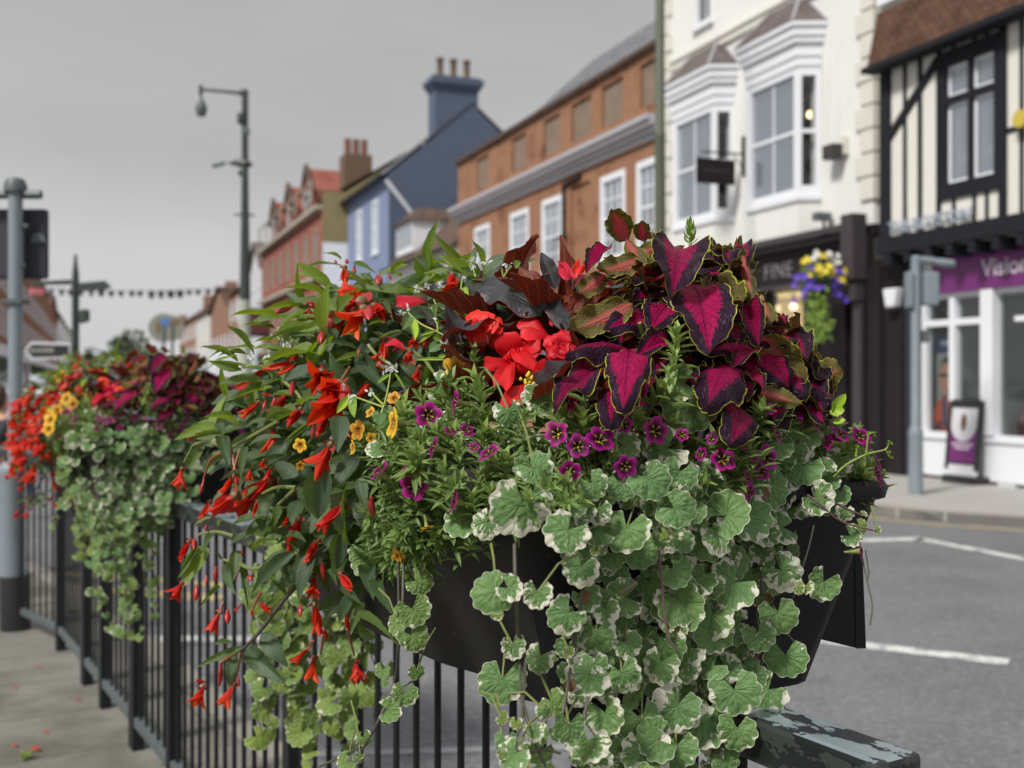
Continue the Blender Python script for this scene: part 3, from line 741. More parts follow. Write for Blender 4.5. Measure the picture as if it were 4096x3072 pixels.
m = MB(); m.box(S, B0 + .5, B1 - .5, WB - .12, WB - .003, 3.12, 3.8); m.build('fascia', M['brown'], bb)

# ------------------------------------------------------------------ low cottage with dormers
C0, C1 = 37.62, 47.6
lc = thing('cottage', 'low cream cottage with brown tiled roof and white dormers', 'building', S(42, WB, 0))
shell(lc, C0, C1, WB, WB + 7, 6.4, M['render_cream'], holes=[(39, 40.2, 4.2, 5.7), (44, 45.2, 4.2, 5.7), (39, 46.5, .5, 2.8)])
for a in (39, 44): window(lc, a, a + 1.2, 4.2, 5.7, WB, glass='glass')
m = MB(); m.add([S(C0, WB - .35, 6.3), S(C1, WB - .35, 6.3), S(C1, WB + 3.5, 9.9), S(C0, WB + 3.5, 9.9), S(C0, WB + 7.3, 6.3), S(C1, WB + 7.3, 6.3)], [[0, 1, 2, 3], [3, 2, 5, 4], [0, 3, 4], [1, 5, 2]]); m.build('roof', M['tile_brown'], lc)
m = MB(); m.box(S, C0, C1, WB - .45, WB - .36, 6.25, 6.36); m.build('gutter', M['brown'], lc)
m = MB(); m.poly([S(39, WB + .1, .5), S(46.5, WB + .1, .5), S(46.5, WB + .1, 2.8), S(39, WB + .1, 2.8)]); m.build('shop_window', M['glass'], lc, recalc=False)
for d0, d1, zb, zt, bb0 in ((44.2, 46.9, 6.9, 8.2, WB + .15), (38.4, 39.9, 7.6, 9.1, WB + .9)):
    m = MB(); m.box(S, d0, d1, bb0, WB + 2.6, zb, zt); dm = m.build('dormer', M['white'], lc)
    m = MB(); m.add([S(d0 - .15, bb0 - .2, zt), S(d1 + .15, bb0 - .2, zt), S(d1 + .15, WB + 3, zt), S(d0 - .15, WB + 3, zt), S(d0 + .5, bb0 + .5, zt + .6), S(d1 - .5, bb0 + .5, zt + .6), S(d1 - .5, WB + 3, zt + .6), S(d0 + .5, WB + 3, zt + .6)], [[0, 1, 5, 4], [1, 2, 6, 5], [3, 0, 4, 7], [4, 5, 6, 7], [2, 3, 7, 6], [0, 3, 2, 1]]); m.build('dormer_roof', M['tile_brown'], dm)
    m = MB(); n_ = 3 if d1 - d0 > 2 else 2
    for i in range(n_):
        x0 = d0 + .15 + (d1 - d0 - .2) * i / n_; m.box(S, x0, x0 + (d1 - d0 - .2) / n_ - .1, bb0 - .012, bb0 - .002, zb + .25, zt - .15)
    m.build('pane', M['glass'], dm)

# ------------------------------------------------------------------ blue building with tall chimney
D0, D1 = 47.65, 56.2
bl = thing('blue_building', 'slate blue rendered building with a tall three pot chimney on its gable', 'building', S(52, WB, 0))
m = MB()
gab = [(WB, 0), (WB, 10.75), (WB + 3.95, 14.06), (WB + 8.2, 10.5), (WB + 8.2, 0)]
m.poly([S(D0, b, z) for b, z in gab]); m.poly([S(D1, b, z) for b, z in gab])
m.build('gable_wall', M['blue'], bl)
bw = [(x, x + 1.15, z0, z1) for x in (49.6, 52.9) for z0, z1 in ((7.4, 9.9), (4.3, 6.2))]
m = MB(); m.wall(S, D0, D1, WB, 0, 10.75, bw); m.poly([S(D0, WB + 8.2, 0), S(D1, WB + 8.2, 0), S(D1, WB + 8.2, 10.5), S(D0, WB + 8.2, 10.5)]); m.build('wall', M['blue_front'], bl)
for h in bw: window(bl, *h, WB, nx=2, nz=1, fw=.15)
m = MB(); e = .3; m.add([S(D0 - .05, WB - e, 10.62), S(D1 + .05, WB - e, 10.62), S(D1 + .05, WB + 3.95, 14.2), S(D0 - .05, WB + 3.95, 14.2), S(D0 - .05, WB + 8.5, 10.4), S(D1 + .05, WB + 8.5, 10.4)], [[0, 1, 2, 3], [3, 2, 5, 4]]); m.build('roof', M['slate'], bl, recalc=False)
m = MB(); m.box(S, D0 - .02, D1, WB - .42, WB - .30, 10.5, 10.68); m.build('gutter', M['timber'], bl)
m = MB(); m.tube([S(D0 - .09, WB - .15, 10.4), S(D0 - .09, WB + 1.0, 9.0), S(D0 - .09, WB + 2.2, 7.2)], .09, 8); m.build('downpipe', M['white'], bl)
m = MB()
c0, c1 = WB + 2.15, WB + 4.2
m.box(S, D0 - .004, D0 + 1.1, c0, c1, 11.8, 14.75); m.box(S, D0 - .10, D0 + 1.2, c0 - .10, c1 + .10, 14.75, 14.95); m.box(S, D0 - .20, D0 + 1.3, c0 - .22, c1 + .22, 14.95, 15.2); m.box(S, D0 - .1, D0 + 1.2, c0 - .1, c1 + .1, 15.2, 15.3)
ch = m.build('chimney', M['blue'], bl)
for k in range(3):
    m = MB(); m.lathe(S(D0 + .5, c0 + .38 + k * .64, 15.3), [(.21, 0), (.19, .1), (.15, .2), (.14, .75), (.18, .8), (.18, .92), (.13, .93)], 12); m.build('chimney_pot', M['pot'], ch, smooth=True)

# ------------------------------------------------------------------ red brick building with ochre side wall
E0, E1, EB = 56.25, 78.5, 10.8
rb = thing('red_building', 'red brick building with cream cornices, rooftop gablets and an ochre side wall', 'building', S(66, EB, 0))
m = MB(); m.poly([S(E0, b, z) for b, z in ((EB, 8.6), (EB, 11.25), (EB + 1.2, 11.25), (EB + 3.2, 12.55), (EB + 6, 14), (EB + 9, 12.4), (EB + 9, 8.6))]); m.build('ochre_wall', M['olive'], rb, recalc=False)
m = MB(); m.poly([S(E0 - .01, EB, 0), S(E0 - .01, EB + 1.4, 0), S(E0 - .01, EB + 1.4, 8.6), S(E0 - .01, EB, 8.6)]); m.build('white_wall', M['white'], rb, recalc=False)
ew = [(x, x + 1.2, z0, z0 + 1.9) for x in (57.6, 60.4, 63.5, 66.5, 69.5, 72.5, 75.5) for z0 in (4.2, 7.6)]
m = MB(); m.wall(S, E0, E1, EB, 0, 10.6, ew + [(57.5, 64, .5, 2.9), (66, 77, .5, 2.9)]); m.poly([S(E1, EB, 0), S(E1, EB + 9, 0), S(E1, EB + 9, 10.6), S(E1, EB, 10.6)]); m.build('wall', M['brick_red'], rb)
for h in ew: window(rb, *h, EB, nx=1, nz=1, fw=.08, fcol='stone_trim', curtain=False, glass='glass_dark', sill=False)
m = MB()
for z, p, t_ in ((3.3, .35, .5), (6.75, .45, .35), (10.3, .55, .35)): m.box(S, E0 + .01, E1, EB - p * .7, EB - .003, z, z + t_ * .7)
m.build('cornice', M['stone_trim'], rb)
m = MB(); m.add([S(E0 + .02, EB - .2, 10.65), S(E1, EB - .2, 10.65), S(E1 - 2, EB + 4.5, 13.2), S(E0 + .02, EB + 4.5, 13.6), S(E0 + .02, EB + 9, 10.6), S(E1, EB + 9, 10.6)], [[0, 1, 2, 3], [3, 2, 5, 4], [1, 5, 2]]); m.build('roof', M['tile_brown'], rb, recalc=False)
for a in (58.5, 64.5, 70.5):
    m = MB(); w_ = 2.6
    pts = [(a, 10.65), (a + w_, 10.65), (a + w_, 11.7), (a + w_ / 2, 13.0), (a, 11.7)]
    m.prism([S(x, EB - .15, z) for x, z in pts], [S(x, EB + 2, z) for x, z in pts]); gg = m.build('gablet', M['brick_red'], rb)
    m = MB(); m.box(S, a + .5, a + w_ - .5, EB - .17, EB - .153, 10.85, 11.75); m.build('pane', M['glass'], gg)
    m = MB(); m.tube([S(a - .2, EB - .2, 11.65), S(a + w_ / 2, EB - .2, 13.15), S(a + w_ + .2, EB - .2, 11.65)], .14, 6); m.build('barge_board', M['tile_brown'], gg)
m = MB()
for a in (56.6, 59, 61.5, 64, 67, 70, 73, 76): m.tube([S(a, EB - .5, 10.7), S(a, EB - .5, 11.8)], .07, 6)
m.tube([S(56.6, EB - .5, 11.75), S(76, EB - .5, 11.75)], .06, 6); m.build('roof_railing', M['stone_trim'], rb)
m = MB(); m.box(S, 57.5, 58.8, EB + 1.4, EB + 2.9, 11.3, 13.5)
ch = m.build('chimney', M['pot'], rb)
for k in range(3):
    m = MB(); m.lathe(S(58.1, EB + 1.7 + k * .45, 13.5), [(.19, 0), (.17, .8), (.2, .9), (.15, .92)], 10); m.build('chimney_pot', plain('terracotta_pot', (.22, .09, .06), .8) if k == 0 else bpy.data.materials['terracotta_pot'], ch, smooth=True)
m = MB(); m.poly([S(57.5, EB + .1, .5), S(77, EB + .1, .5), S(77, EB + .1, 2.9), S(57.5, EB + .1, 2.9)]); m.build('shop_window', M['glass'], rb, recalc=False)
t = thing('projecting_sign', 'dark red projecting shop board on the red building', 'sign', S(74.5, EB, 5.2))
m = MB(); m.box(S, 74.45, 74.55, EB - 1.9, EB - .1, 4.6, 6.1); m.build('board', plain('dark_red_board', (.11, .03, .03), .6), t)
m = MB(); m.box(S, 74.40, 74.60, EB - 2.0, EB - .02, 6.1, 6.3); m.box(S, 74.40, 74.60, EB - 2.0, EB - .02, 4.4, 4.6); m.build('rail', M['timber'], t)

# ------------------------------------------------------------------ terraces far down the street
def house(name_label, a0, a1, b0, zE, wall, roof, gable=False, side=1, shop='white', dep=8):
    """side 1: right of the street (facade faces lower b), -1: left"""
    t = thing('terraced_house', name_label, 'house', S((a0 + a1) / 2, b0, 0), 'houses far down the street')
    fr = S if side == 1 else (lambda a, b, z: S(a, 2 * b0 - b, z))
    n = max(2, int((a1 - a0) / 3.2)); st = (a1 - a0) / n
    hs = [(a0 + st * (i + .28), a0 + st * (i + .72), z, z + 1.7) for i in range(n) for z in ((4.0, 6.6) if zE > 8.6 else (4.0,))]
    m = MB(); m.wall(fr, a0, a1, b0, 0, zE, hs + [(a0 + .5, a1 - .5, .6, 2.8)])
    for aa in (a0, a1):
        if gable: m.poly([fr(aa, b0, 0), fr(aa, b0 + dep, 0), fr(aa, b0 + dep, zE), fr(aa, b0, zE)])
        else: m.poly([fr(aa, b0, 0), fr(aa, b0 + dep, 0), fr(aa, b0 + dep, zE), fr(aa, b0 + dep / 2, zE + dep * .38), fr(aa, b0, zE)])
    m.build('wall', M[wall], t)
    m = MB(); rz = zE + dep * .38
    if gable:
        am = (a0 + a1) / 2; h = min((a1 - a0) * .42, 2.4)
        m.add([fr(a0 - .2, b0 - .3, zE), fr(am, b0 - .3, zE + h), fr(a1 + .2, b0 - .3, zE), fr(a0 - .2, b0 + dep, zE), fr(am, b0 + dep, zE + h), fr(a1 + .2, b0 + dep, zE)], [[0, 1, 4, 3], [1, 2, 5, 4]]); m.build('roof', M[roof], t, recalc=False)
        m = MB(); m.poly([fr(a0, b0, zE), fr(a1, b0, zE), fr(am, b0, zE + h - .1)]); m.build('gable', M[wall], t, recalc=False)
    else:
        m.add([fr(a0, b0 - .4, zE - .1), fr(a1, b0 - .4, zE - .1), fr(a1, b0 + dep / 2, rz + .1), fr(a0, b0 + dep / 2, rz + .1), fr(a0, b0 + dep + .3, zE - .1), fr(a1, b0 + dep + .3, zE - .1)], [[0, 1, 2, 3], [3, 2, 5, 4]]); rf = m.build('roof', M[roof], t, recalc=False)
        m = MB(); m.box(fr, a1 - 1.2, a1 - .1, b0 + dep / 2 - .7, b0 + dep / 2 + .7, rz - .8, rz + 1.4); m.build('chimney', M['brick_far'], rf)
    for h in hs: window(t, *h, b0, dep=.08, nx=2, nz=1, fw=.14, curtain=False, sill=False, fr=fr)
    m = MB(); m.box(fr, a0 + .05, a1 - .05, b0 - .15, b0 - .003, 2.85, 3.5); m.box(fr, a0 + .05, a0 + .5, b0 - .1, b0 - .003, 0, 2.85); m.box(fr, a1 - .5, a1 - .05, b0 - .1, b0 - .003, 0, 2.85); m.build('shopfront', M[shop], t)
    m = MB(); m.poly([fr(a0 + .5, b0 + .08, .6), fr(a1 - .5, b0 + .08, .6), fr(a1 - .5, b0 + .08, 2.8), fr(a0 + .5, b0 + .08, 2.8)]); m.build('shop_window', M['glass'], t, recalc=False)
house('narrow pale house squeezed behind the tall lamp post', 78.6, 86, 10.9, 9.3, 'signwhite', 'tile_grey', True, shop='timber')
house('brown brick house left of the tall lamp post', 86.2, 101, 11, 9.2, 'brick_far', 'tile_brown')
house('brown gabled house with a white board behind the round sign', 101.2, 118, 11, 8.2, 'brick_far', 'tile', True)
house('white fronted house far down the right side', 118.2, 136, 11, 8.9, 'render_trim', 'tile_brown')
house('farthest brick house on the right side', 136.2, 165, 11, 9.3, 'brick_far', 'slate')
house('last pale house closing the right side', 165.2, 215, 11, 9.2, 'white', 'tile_brown')
t = thing('wall_board', 'white board high on the brown brick house', 'sign', S(88.5, 10.9, 7)); m = MB(); m.box(S, 87.5, 90.5, 10.55, 10.8, 5.9, 8.2); m.build('panel', M['signwhite'], t)
m = MB(); m.box(S, 87.3, 90.7, 10.8, 10.98, 5.8, 8.3); m.build('backing', M['iron'], t)
house('tall brick house at the left edge behind the signal pole', 62, 92, -5.0, 9.6, 'brick', 'tile_brown', side=-1)
house('orange brick house with many white windows on the left side', 92.2, 128, -5.0, 10.4, 'brick', 'tile_brown', side=-1)
house('brick house with a dark red gable farther left', 128.2, 160, -5.1, 9.4, 'brick_red', 'tile', True, side=-1)
house('cream house with grey roof at the far left', 160.2, 215, -5.1, 10.6, 'render_cream', 'tile_grey', side=-1)
house('pale house at the end of the left side', 215.2, 290, -5.1, 11.0, 'render_trim', 'slate', side=-1)
# trees at the end of the street
def leaf_crown(name, c, rad, n, size, mat, par, seed):
    r = np.random.default_rng(seed); m = MB()
    cl = [(Vector(c) + Vector((r.normal() * rad[0] * .45, r.normal() * rad[1] * .45, r.normal() * rad[2] * .4)), r.uniform(.35, .6)) for _ in range(9)]
    for i in range(n):
        cc, k = cl[i % len(cl)]; d = Vector(r.normal(size=3)); d.normalize()
        p = cc + Vector((d.x * rad[0], d.y * rad[1], d.z * rad[2])) * k * r.uniform(.6, 1.05)
        u = Vector(r.normal(size=3)).normalized() * size * r.uniform(.6, 1.3); v = u.orthogonal().normalized() * u.length * .6
        m.poly([p - u, p + v, p + u, p - v])
    return m.build(name, mat, par, recalc=False)
M['tree_leaf'] = plain('tree_leaf', (.06, .085, .04), .7, .35, .5)
for px, Y, h, rx, lab in ((515, 240, 11.5, 6.5, 'broad dark tree closing the far end of the street'), (350, 210, 6.0, 3.2, 'small round tree left of the broad tree at the street end'), (605, 250, 8, 4.5, 'low tree right of the broad tree at the street end')):
    b = at(px, 1545, Y); b.z = 0
    t = thing('tree', lab, 'tree', b, 'trees at the end of the street')
    m = MB(); m.tube([b, b + Vector((0, 0, h * .5)), b + Vector((.4, 0, h * .75))], [.35, .28, .15], 8)
    for k in range(4): m.tube([b + Vector((0, 0, h * (.35 + .08 * k))), b + Vector((math.cos(k * 1.7) * rx * .5, math.sin(k * 1.7) * rx * .5, h * (.6 + .08 * k)))], [.16, .05], 6)
    m.build('trunk', M['pot'], t)
    leaf_crown('crown', b + Vector((0, 0, h * .66)), (rx, rx, h * .42), 1500, .5, M['tree_leaf'], t, int(px))

# ------------------------------------------------------------------ street furniture
def X(px, Y): return (px - CX) / F * Y
def Zp(py, Y): return CZ - (py - HY) / F * Y
# tall lamp post
Y = 20.0; bx = X(980, Y)
isl = MB(); n = 24
ring = [Vector((bx + .9 * math.cos(k * 2 * math.pi / n), Y + 1.6 * math.sin(k * 2 * math.pi / n), 0)) for k in range(n)]
isl.prism([p + Vector((0, 0, RZ - .1)) for p in ring], ring); struct(isl.build('traffic_island', M['kerb'], bevel=.02))
t = thing('lamp_post', 'tall green lamp post with a teardrop lantern hanging from its side arm', 'lamp post', (bx, Y, 0))
V = lambda px, py: Vector((X(px, Y), Y, Zp(py, Y)))
zs = lambda py: Zp(py, Y)
m = MB(); m.lathe((bx, Y, 0), [(.30, 0), (.30, .1), (.24, .25), (.20, .9), (.19, 1.35), (.21, 1.42), (.20, 1.5), (.13, 1.62), (.105, 1.75), (.095, zs(1200))], 20); m.build('base', M['pole_pale'], t, smooth=True)
m = MB(); m.lathe((bx, Y, 0), [(.098, zs(1200)), (.10, zs(1190)), (.075, zs(880)), (.062, zs(690)), (.06, zs(362)), (.03, zs(358))], 16); m.build('pole', M['pole_dark'], t, smooth=True)
m = MB(); m.tube([V(966, 372), V(900, 366), V(803, 358)], [.035, .03, .028], 8); m.tube([V(803, 342), V(803, 378)], .035, 8); m.tube([V(803, 378), V(804, 398)], .02, 8); m.tube([V(958, 372), V(985, 366)], .06, 8); m.build('arm', M['pole_dark'], t)
m = MB(); z0 = zs(468); m.lathe((X(805, Y), Y, z0), [(.0, 0), (.075, .02), (.10, .10), (.105, .17), (.085, .24), (.05, .30), (.025, .34), (.02, .37)], 16); m.build('lantern', M['galv_dark'], t, smooth=True)
m = MB(); m.box(lambda x, y, z: Vector((x, y, z)), X(953, Y), X(975, Y), Y - .1, Y + .06, zs(497), zs(455)); m.build('control_box', M['pole_dark'], t, bevel=.02)
m = MB(); m.lathe((X(988, Y), Y - .02, zs(545)), [(.02, 0), (.05, .03), (.055, .12), (.03, .17), (.01, .19)], 12); m.build('sensor', M['galv_dark'], t, smooth=True)
m = MB(); m.tube([V(1008, 660), V(985, 656), V(940, 650), V(920, 655)], [.03, .09, .06, .03], 8); m.tube([V(955, 690), V(985, 690)], .06, 8); m.build('camera_mount', M['pole_dark'], t)
m = MB(); m.tube([V(895, 652), V(850, 663)], .045, 8); m.tube([V(925, 652), V(893, 653)], .012, 6); m.build('camera', M['galv_dark'], t, smooth=True)
m = MB(); m.tube([V(936, 858), V(1020, 861)], .016, 6); m.tube([V(963, 858), V(997, 861)], .04, 8); m.build('ladder_bar', M['pole_dark'], t)
# tall olive pole in front of the cream building
Y = 19.2; bx = X(2640, Y)
t = thing('tall_pole', 'tall olive green pole between the brick and cream buildings', 'pole', (bx, Y, 0))
m = MB(); m.lathe((bx, Y, 0), [(.15, 0), (.15, 1.4), (.11, 1.5), (.095, zs(560)), (.10, zs(550)), (.10, zs(535)), (.085, zs(525)), (.072, 11.0)], 16); m.build('shaft', M['pole_green'], t, smooth=True)
m = MB(); m.tube([Vector((bx, Y, 11)), Vector((bx - .3, Y - .8, 11.3)), Vector((bx - .6, Y - 1.6, 11.35))], [.06, .05, .04], 8); m.build('bracket', M['pole_green'], t)
# crossing signal pole by the right kerb
Y = 14.7; bx = X(3663, Y)
t = thing('signal_pole', 'grey crossing pole with a short lamp arm in front of the purple shop', 'pole', (bx, Y, 0))
bq = lambda x, y, z: Vector((x, y, z))
m = MB(); m.lathe((bx, Y, 0), [(.095, 0), (.09, zs(1745)), (.10, zs(1735)), (.075, zs(1712)), (.062, zs(1700)), (.062, zs(1030)), (.03, zs(1022))], 18); m.build('post', M['galv'], t, smooth=True)
m = MB(); m.tube([V(3655, 1036), V(3735, 1044)], .05, 10); m.build('arm', M['galv'], t)
m = MB(); m.tube([V(3735, 1046), V(3775, 1052), V(3812, 1056), V(3822, 1062)], [.045, .06, .055, .02], 10); m.build('lantern', M['galv'], t, smooth=True)
m = MB(); m.box(bq, X(3690, Y), X(3748, Y), Y - .1, Y + .12, zs(1222), zs(1090)); m.build('signal_head', M['galv'], t, bevel=.03)
m = MB(); m.box(bq, X(3630, Y), X(3644, Y), Y - .1, Y + .14, zs(1230), zs(1085)); m.build('side_signal', M['galv'], t, bevel=.02)
m = MB(); m.box(bq, X(3690, Y), X(3712, Y), Y - .06, Y + .06, zs(1370), zs(1320)); m.build('push_box', M['galv_dark'], t, bevel=.01)
# signal pole at the left edge
Y = 6.75; bx = X(62, Y)
t = thing('signal_pole', 'thick grey signal pole with black foot on the pavement at the left edge', 'pole', (bx, Y, 0))
m = MB(); m.lathe((bx, Y, 0), [(.088, 0), (.088, zs(2302))], 20); m.build('black_foot', M['black'], t, smooth=True)
m = MB(); m.lathe((X(48, Y), Y, zs(2301)), [(.078, 0), (.076, zs(1900) - zs(2301)), (.082, zs(1885) - zs(2301)), (.07, zs(1860) - zs(2301)), (.05, zs(1848) - zs(2301))], 20); m.build('lower_sleeve', M['galv'], t, smooth=True)
m = MB(); m.lathe((bx, Y, zs(1850)), [(.042, 0), (.042, zs(770) - zs(1850))], 16); m.build('post', M['galv'], t, smooth=True)
m = MB(); m.lathe((bx, Y, zs(772)), [(.045, 0), (.068, .005), (.068, .05), (.05, .085), (.0, .1)], 16); m.tube([V(-90, 778), V(165, 778)], .028, 8); m.build('cap', M['galv_dark'], t, smooth=True)
m = MB(); m.box(bq, X(-130, Y), X(162, Y), Y + .08, Y + .14, zs(1110), zs(826)); m.build('backboard', M['sign_back'], t, bevel=.02)
m = MB(); m.box(bq, X(-70, Y), X(52, Y), Y + .145, Y + .35, zs(1090), zs(850)); m.build('signal_head', M['black'], t, bevel=.03)
m = MB(); m.tube([V(50, 905), V(112, 905)], .014, 6); m.tube([V(50, 1062), V(100, 1062)], .014, 6); m.box(bq, X(20, Y), X(100, Y), Y - .06, Y + .07, zs(1215), zs(1198)); m.build('strap', M['galv_dark'], t)
m = MB(); n = 16; pts = [(132 + 30 * math.cos(k * math.pi / n), 965 - 40 * math.sin(k * math.pi / n)) for k in range(n + 1)]
m.prism([V(*p) + Vector((0, .068, 0)) for p in pts], [V(*p) + Vector((0, .076, 0)) for p in pts]); m.build('marking', M['galv_dark'], t)
# finger post
Y = 12.5; bx = X(302, Y)
t = thing('finger_post', 'dark finger post with two direction arms and a slim finial', 'signpost', (bx, Y, 0))
m = MB(); m.lathe((bx, Y, 0), [(.05, 0), (.042, .3), (.040, zs(1170)), (.045, zs(1160)), (.036, zs(1090)), (.024, zs(1060)), (.018, zs(1022)), (.004, zs(1016))], 14); m.build('post', M['pole_dark'], t, smooth=True)
def finger(pts, name, th=.03, mat='pole_dark', dy=-.06):
    m = MB(); m.prism([V(*p) + Vector((0, dy, 0)) for p in pts], [V(*p) + Vector((0, dy + th, 0)) for p in pts]); return m.build(name, M[mat], t, bevel=.004)
finger([(318, 1134), (425, 1124), (452, 1148), (422, 1162), (318, 1168)], 'finger_arm')
finger([(128, 1134), (160, 1126), (290, 1120), (290, 1140), (150, 1142)], 'finger_arm')
finger([(318, 1250), (340, 1236), (352, 1240), (352, 1284), (320, 1294)], 'junction_box', .12)
# one way arrow sign below
t2 = thing('arrow_sign', 'black and white boxed arrow sign pointing left below the finger post', 'sign', (bx, Y - .1, zs(1400)))
m = MB(); pts = [(112, 1402), (140, 1368), (296, 1372), (296, 1434), (140, 1440)]
m.prism([V(*p) + Vector((0, -.10, 0)) for p in pts], [V(*p) + Vector((0, -.075, 0)) for p in pts]); m.build('plate', M['signwhite'], t2)
m = MB(); pts = [(122, 1402), (144, 1378), (290, 1382), (290, 1425), (144, 1430)]
m.prism([V(*p) + Vector((0, -.106, 0)) for p in pts], [V(*p) + Vector((0, -.103, 0)) for p in pts]); m.build('black_field', M['black'], t2)
m = MB()
for pts in ([(132, 1402), (150, 1388), (150, 1396), (232, 1392), (232, 1412), (150, 1410), (150, 1418)],):
    m.prism([V(*p) + Vector((0, -.112, 0)) for p in pts], [V(*p) + Vector((0, -.109, 0)) for p in pts])
m.build('white_arrow', M['signgrey'], t2)
m = MB(); m.box(bq, bx - .04, bx + .0, Y - .074, Y - .041, zs(1412), zs(1392)); m.build('clip', M['galv_dark'], t2)
# round direction sign seen beyond
Y = 42.0
t = thing('road_sign', 'rounded yellow brown road sign with a blue disc far down the street', 'sign', (X(668, Y), Y, 0))
m = MB(); m.tube([(X(655, Y), Y, 0), (X(655, Y), Y, zs(1300))], .06, 10); m.tube([(X(690, Y), Y, 0), (X(690, Y), Y, zs(1300))], .06, 10); m.build('post', M['galv_dark'], t)
m = MB(); pts = [(655 + 62 * math.cos(k), 1312 + 58 * math.sin(k)) for k in np.linspace(R(100), R(290), 20)] + [(690, 1262), (725, 1268), (735, 1300), (728, 1350), (700, 1362), (645, 1368)]
m.prism([V(*p) for p in pts], [V(*p) + Vector((0, .06, 0)) for p in pts]); m.build('plate', M['signgrey'], t)
m = MB(); pts = [(661 + 21 * math.cos(k), 1287 + 17 * math.sin(k)) for k in np.linspace(0, 6.1, 18)]
m.prism([V(*p) - Vector((0, .02, 0)) for p in pts], [V(*p) - Vector((0, .012, 0)) for p in pts]); m.build('blue_disc', M['signblue'], t)
m = MB(); m.box(bq, X(684, Y), X(718, Y), Y - .02, Y - .01, zs(1298), zs(1278)); m.box(bq, X(624, Y), X(640, Y), Y - .02, Y - .01, zs(1330), zs(1285)); m.build('brown_patch', M['signbrown'], t)
# bunting across the street
t = thing('bunting', 'string of dark bunting flags across the street', 'bunting', at(560, 1160, 60))
def cat(px): return at(px, 1150 + 14 * (1 - ((px - 540) / 420) ** 2), 60 + (px - 540) * .02)
m = MB(); m.tube([cat(p) for p in np.linspace(110, 940, 24)], .02, 5); m.build('cord', M['iron'], t)
M['flag'] = plain('dark_flag', (.05, .035, .04), .8); M['flag_pink'] = plain('pink_flag', (.45, .12, .14), .8)
fp = [(-.20, 0), (.20, 0), (.2, -.28), (.11, -.44), (-.11, -.44), (-.2, -.28)]
fl0 = None
for px in [126, 146, 166] + [205, 247, 285, 325, 365, 405, 445, 484, 527, 560, 606, 644, 683, 720, 757, 792, 832, 876, 905]:
    p = cat(px)
    if fl0 is None:
        fl0 = bpy.data.meshes.new('flag')
        vs = [(x, -.01, z) for x, z in fp] + [(x, .01, z) for x, z in fp]
        fl0.from_pydata(vs, [], [[0, 1, 2, 3, 4, 5], [11, 10, 9, 8, 7, 6]] + [[i, (i + 1) % 6, 6 + (i + 1) % 6, 6 + i] for i in range(6)]); fl0.materials.append(M['flag'])
        fl1 = fl0.copy(); fl1.materials.clear(); fl1.materials.append(M['flag_pink'])
    o = bpy.data.objects.new('flag', fl1 if px < 180 else fl0); COL.objects.link(o); o.parent = t; o.location = p - ORG[t.name]
    o.scale = (1.0,) * 3 if px in (606, 644, 683, 720) else (.72,) * 3
    o.rotation_euler.z = rng.uniform(-.5, .5)

# ------------------------------------------------------------------ vehicles and people far off
def car(lab, px, Y, L_, W_, H_, rot, mat, van=False, group='vehicles far down the street'):
    loc = Vector((X(px, Y), Y, RZ)); rm = Matrix.Rotation(rot, 3, 'Z')
    fr = lambda x, y, z: loc + rm @ Vector((x, y, z))
    t = thing('van' if van else 'car', lab, 'van' if van else 'car', loc, group)
    h = L_ / 2
    pr = [(-h, .35), (-h, .75), (-h + .15, .95), (-h + .5, H_ - .05), (-h + .7, H_), (h * .25, H_), (h * .62, 1.0), (h - .1, .85), (h, .6), (h, .35)] if not van else [(-h, .4), (-h, H_ - .1), (-h + .15, H_), (h * .4, H_), (h * .75, 1.2), (h - .05, 1.0), (h, .7), (h, .4)]
    m = MB(); m.prism([fr(x, -W_ / 2, z) for x, z in pr], [fr(x, W_ / 2, z) for x, z in pr]); m.build('body', mat, t, bevel=.06, smooth=True)
    m = MB()
    for s in (-1, 1):
        y = s * (W_ / 2 + .004)
        q = [(-h + .55, 1.0), (-h + .8, H_ - .12), (h * .2, H_ - .12), (h * .5, 1.0)] if not van else [(h * .1, 1.2), (h * .1, H_ - .35), (h * .38, H_ - .35), (h * .66, 1.2)]
        m.prism([fr(x, y, z) for x, z in q], [fr(x, y + s * .004, z) for x, z in q])
    m.build('side_window', M['glass_dark'], t)
    m = MB(); a, b = ((h * .27, H_ - .06), (h * .60, 1.02)) if not van else ((h * .42, H_ - .1), (h * .73, 1.25))
    m.poly([fr(a[0] + .02, -W_ * .42, a[1]), fr(a[0] + .02, W_ * .42, a[1]), fr(b[0] + .03, W_ * .44, b[1]), fr(b[0] + .03, -W_ * .44, b[1])]); m.build('windscreen', M['glass'], t, recalc=False)
    for sx in (-h * .62, h * .62):
        for s in (-1, 1):
            m = MB(); m.tube([fr(sx, s * (W_ / 2 - .2), .32), fr(sx, s * (W_ / 2 + .012), .32)], .32, 16); wh = m.build('wheel', M['tyre'], t)
            m = MB(); m.tube([fr(sx, s * (W_ / 2 + .013), .32), fr(sx, s * (W_ / 2 + .02), .32)], .19, 12); m.build('rim', M['galv'], wh)
    for s in (-1, 1):
        m = MB(); m.box(fr, h - .12, h + .012, s * W_ * .38 - .15, s * W_ * .38 + .15, .66, .80); m.build('headlight', M['signwhite'], t)
car('white car parked behind the left signal pole', 120, 24, 4.2, 1.75, 1.45, R(20), M['carwhite'])
car('white van left of the tall lamp post base', 915, 55, 5.2, 2.0, 3.0, R(112), M['carwhite'], True)
car('dark car beside the white van', 990, 48, 4.3, 1.8, 1.5, R(112), M['cardark'])
car('silver car far beyond the second planter', 800, 70, 4.3, 1.8, 1.5, R(112), M['galv'])

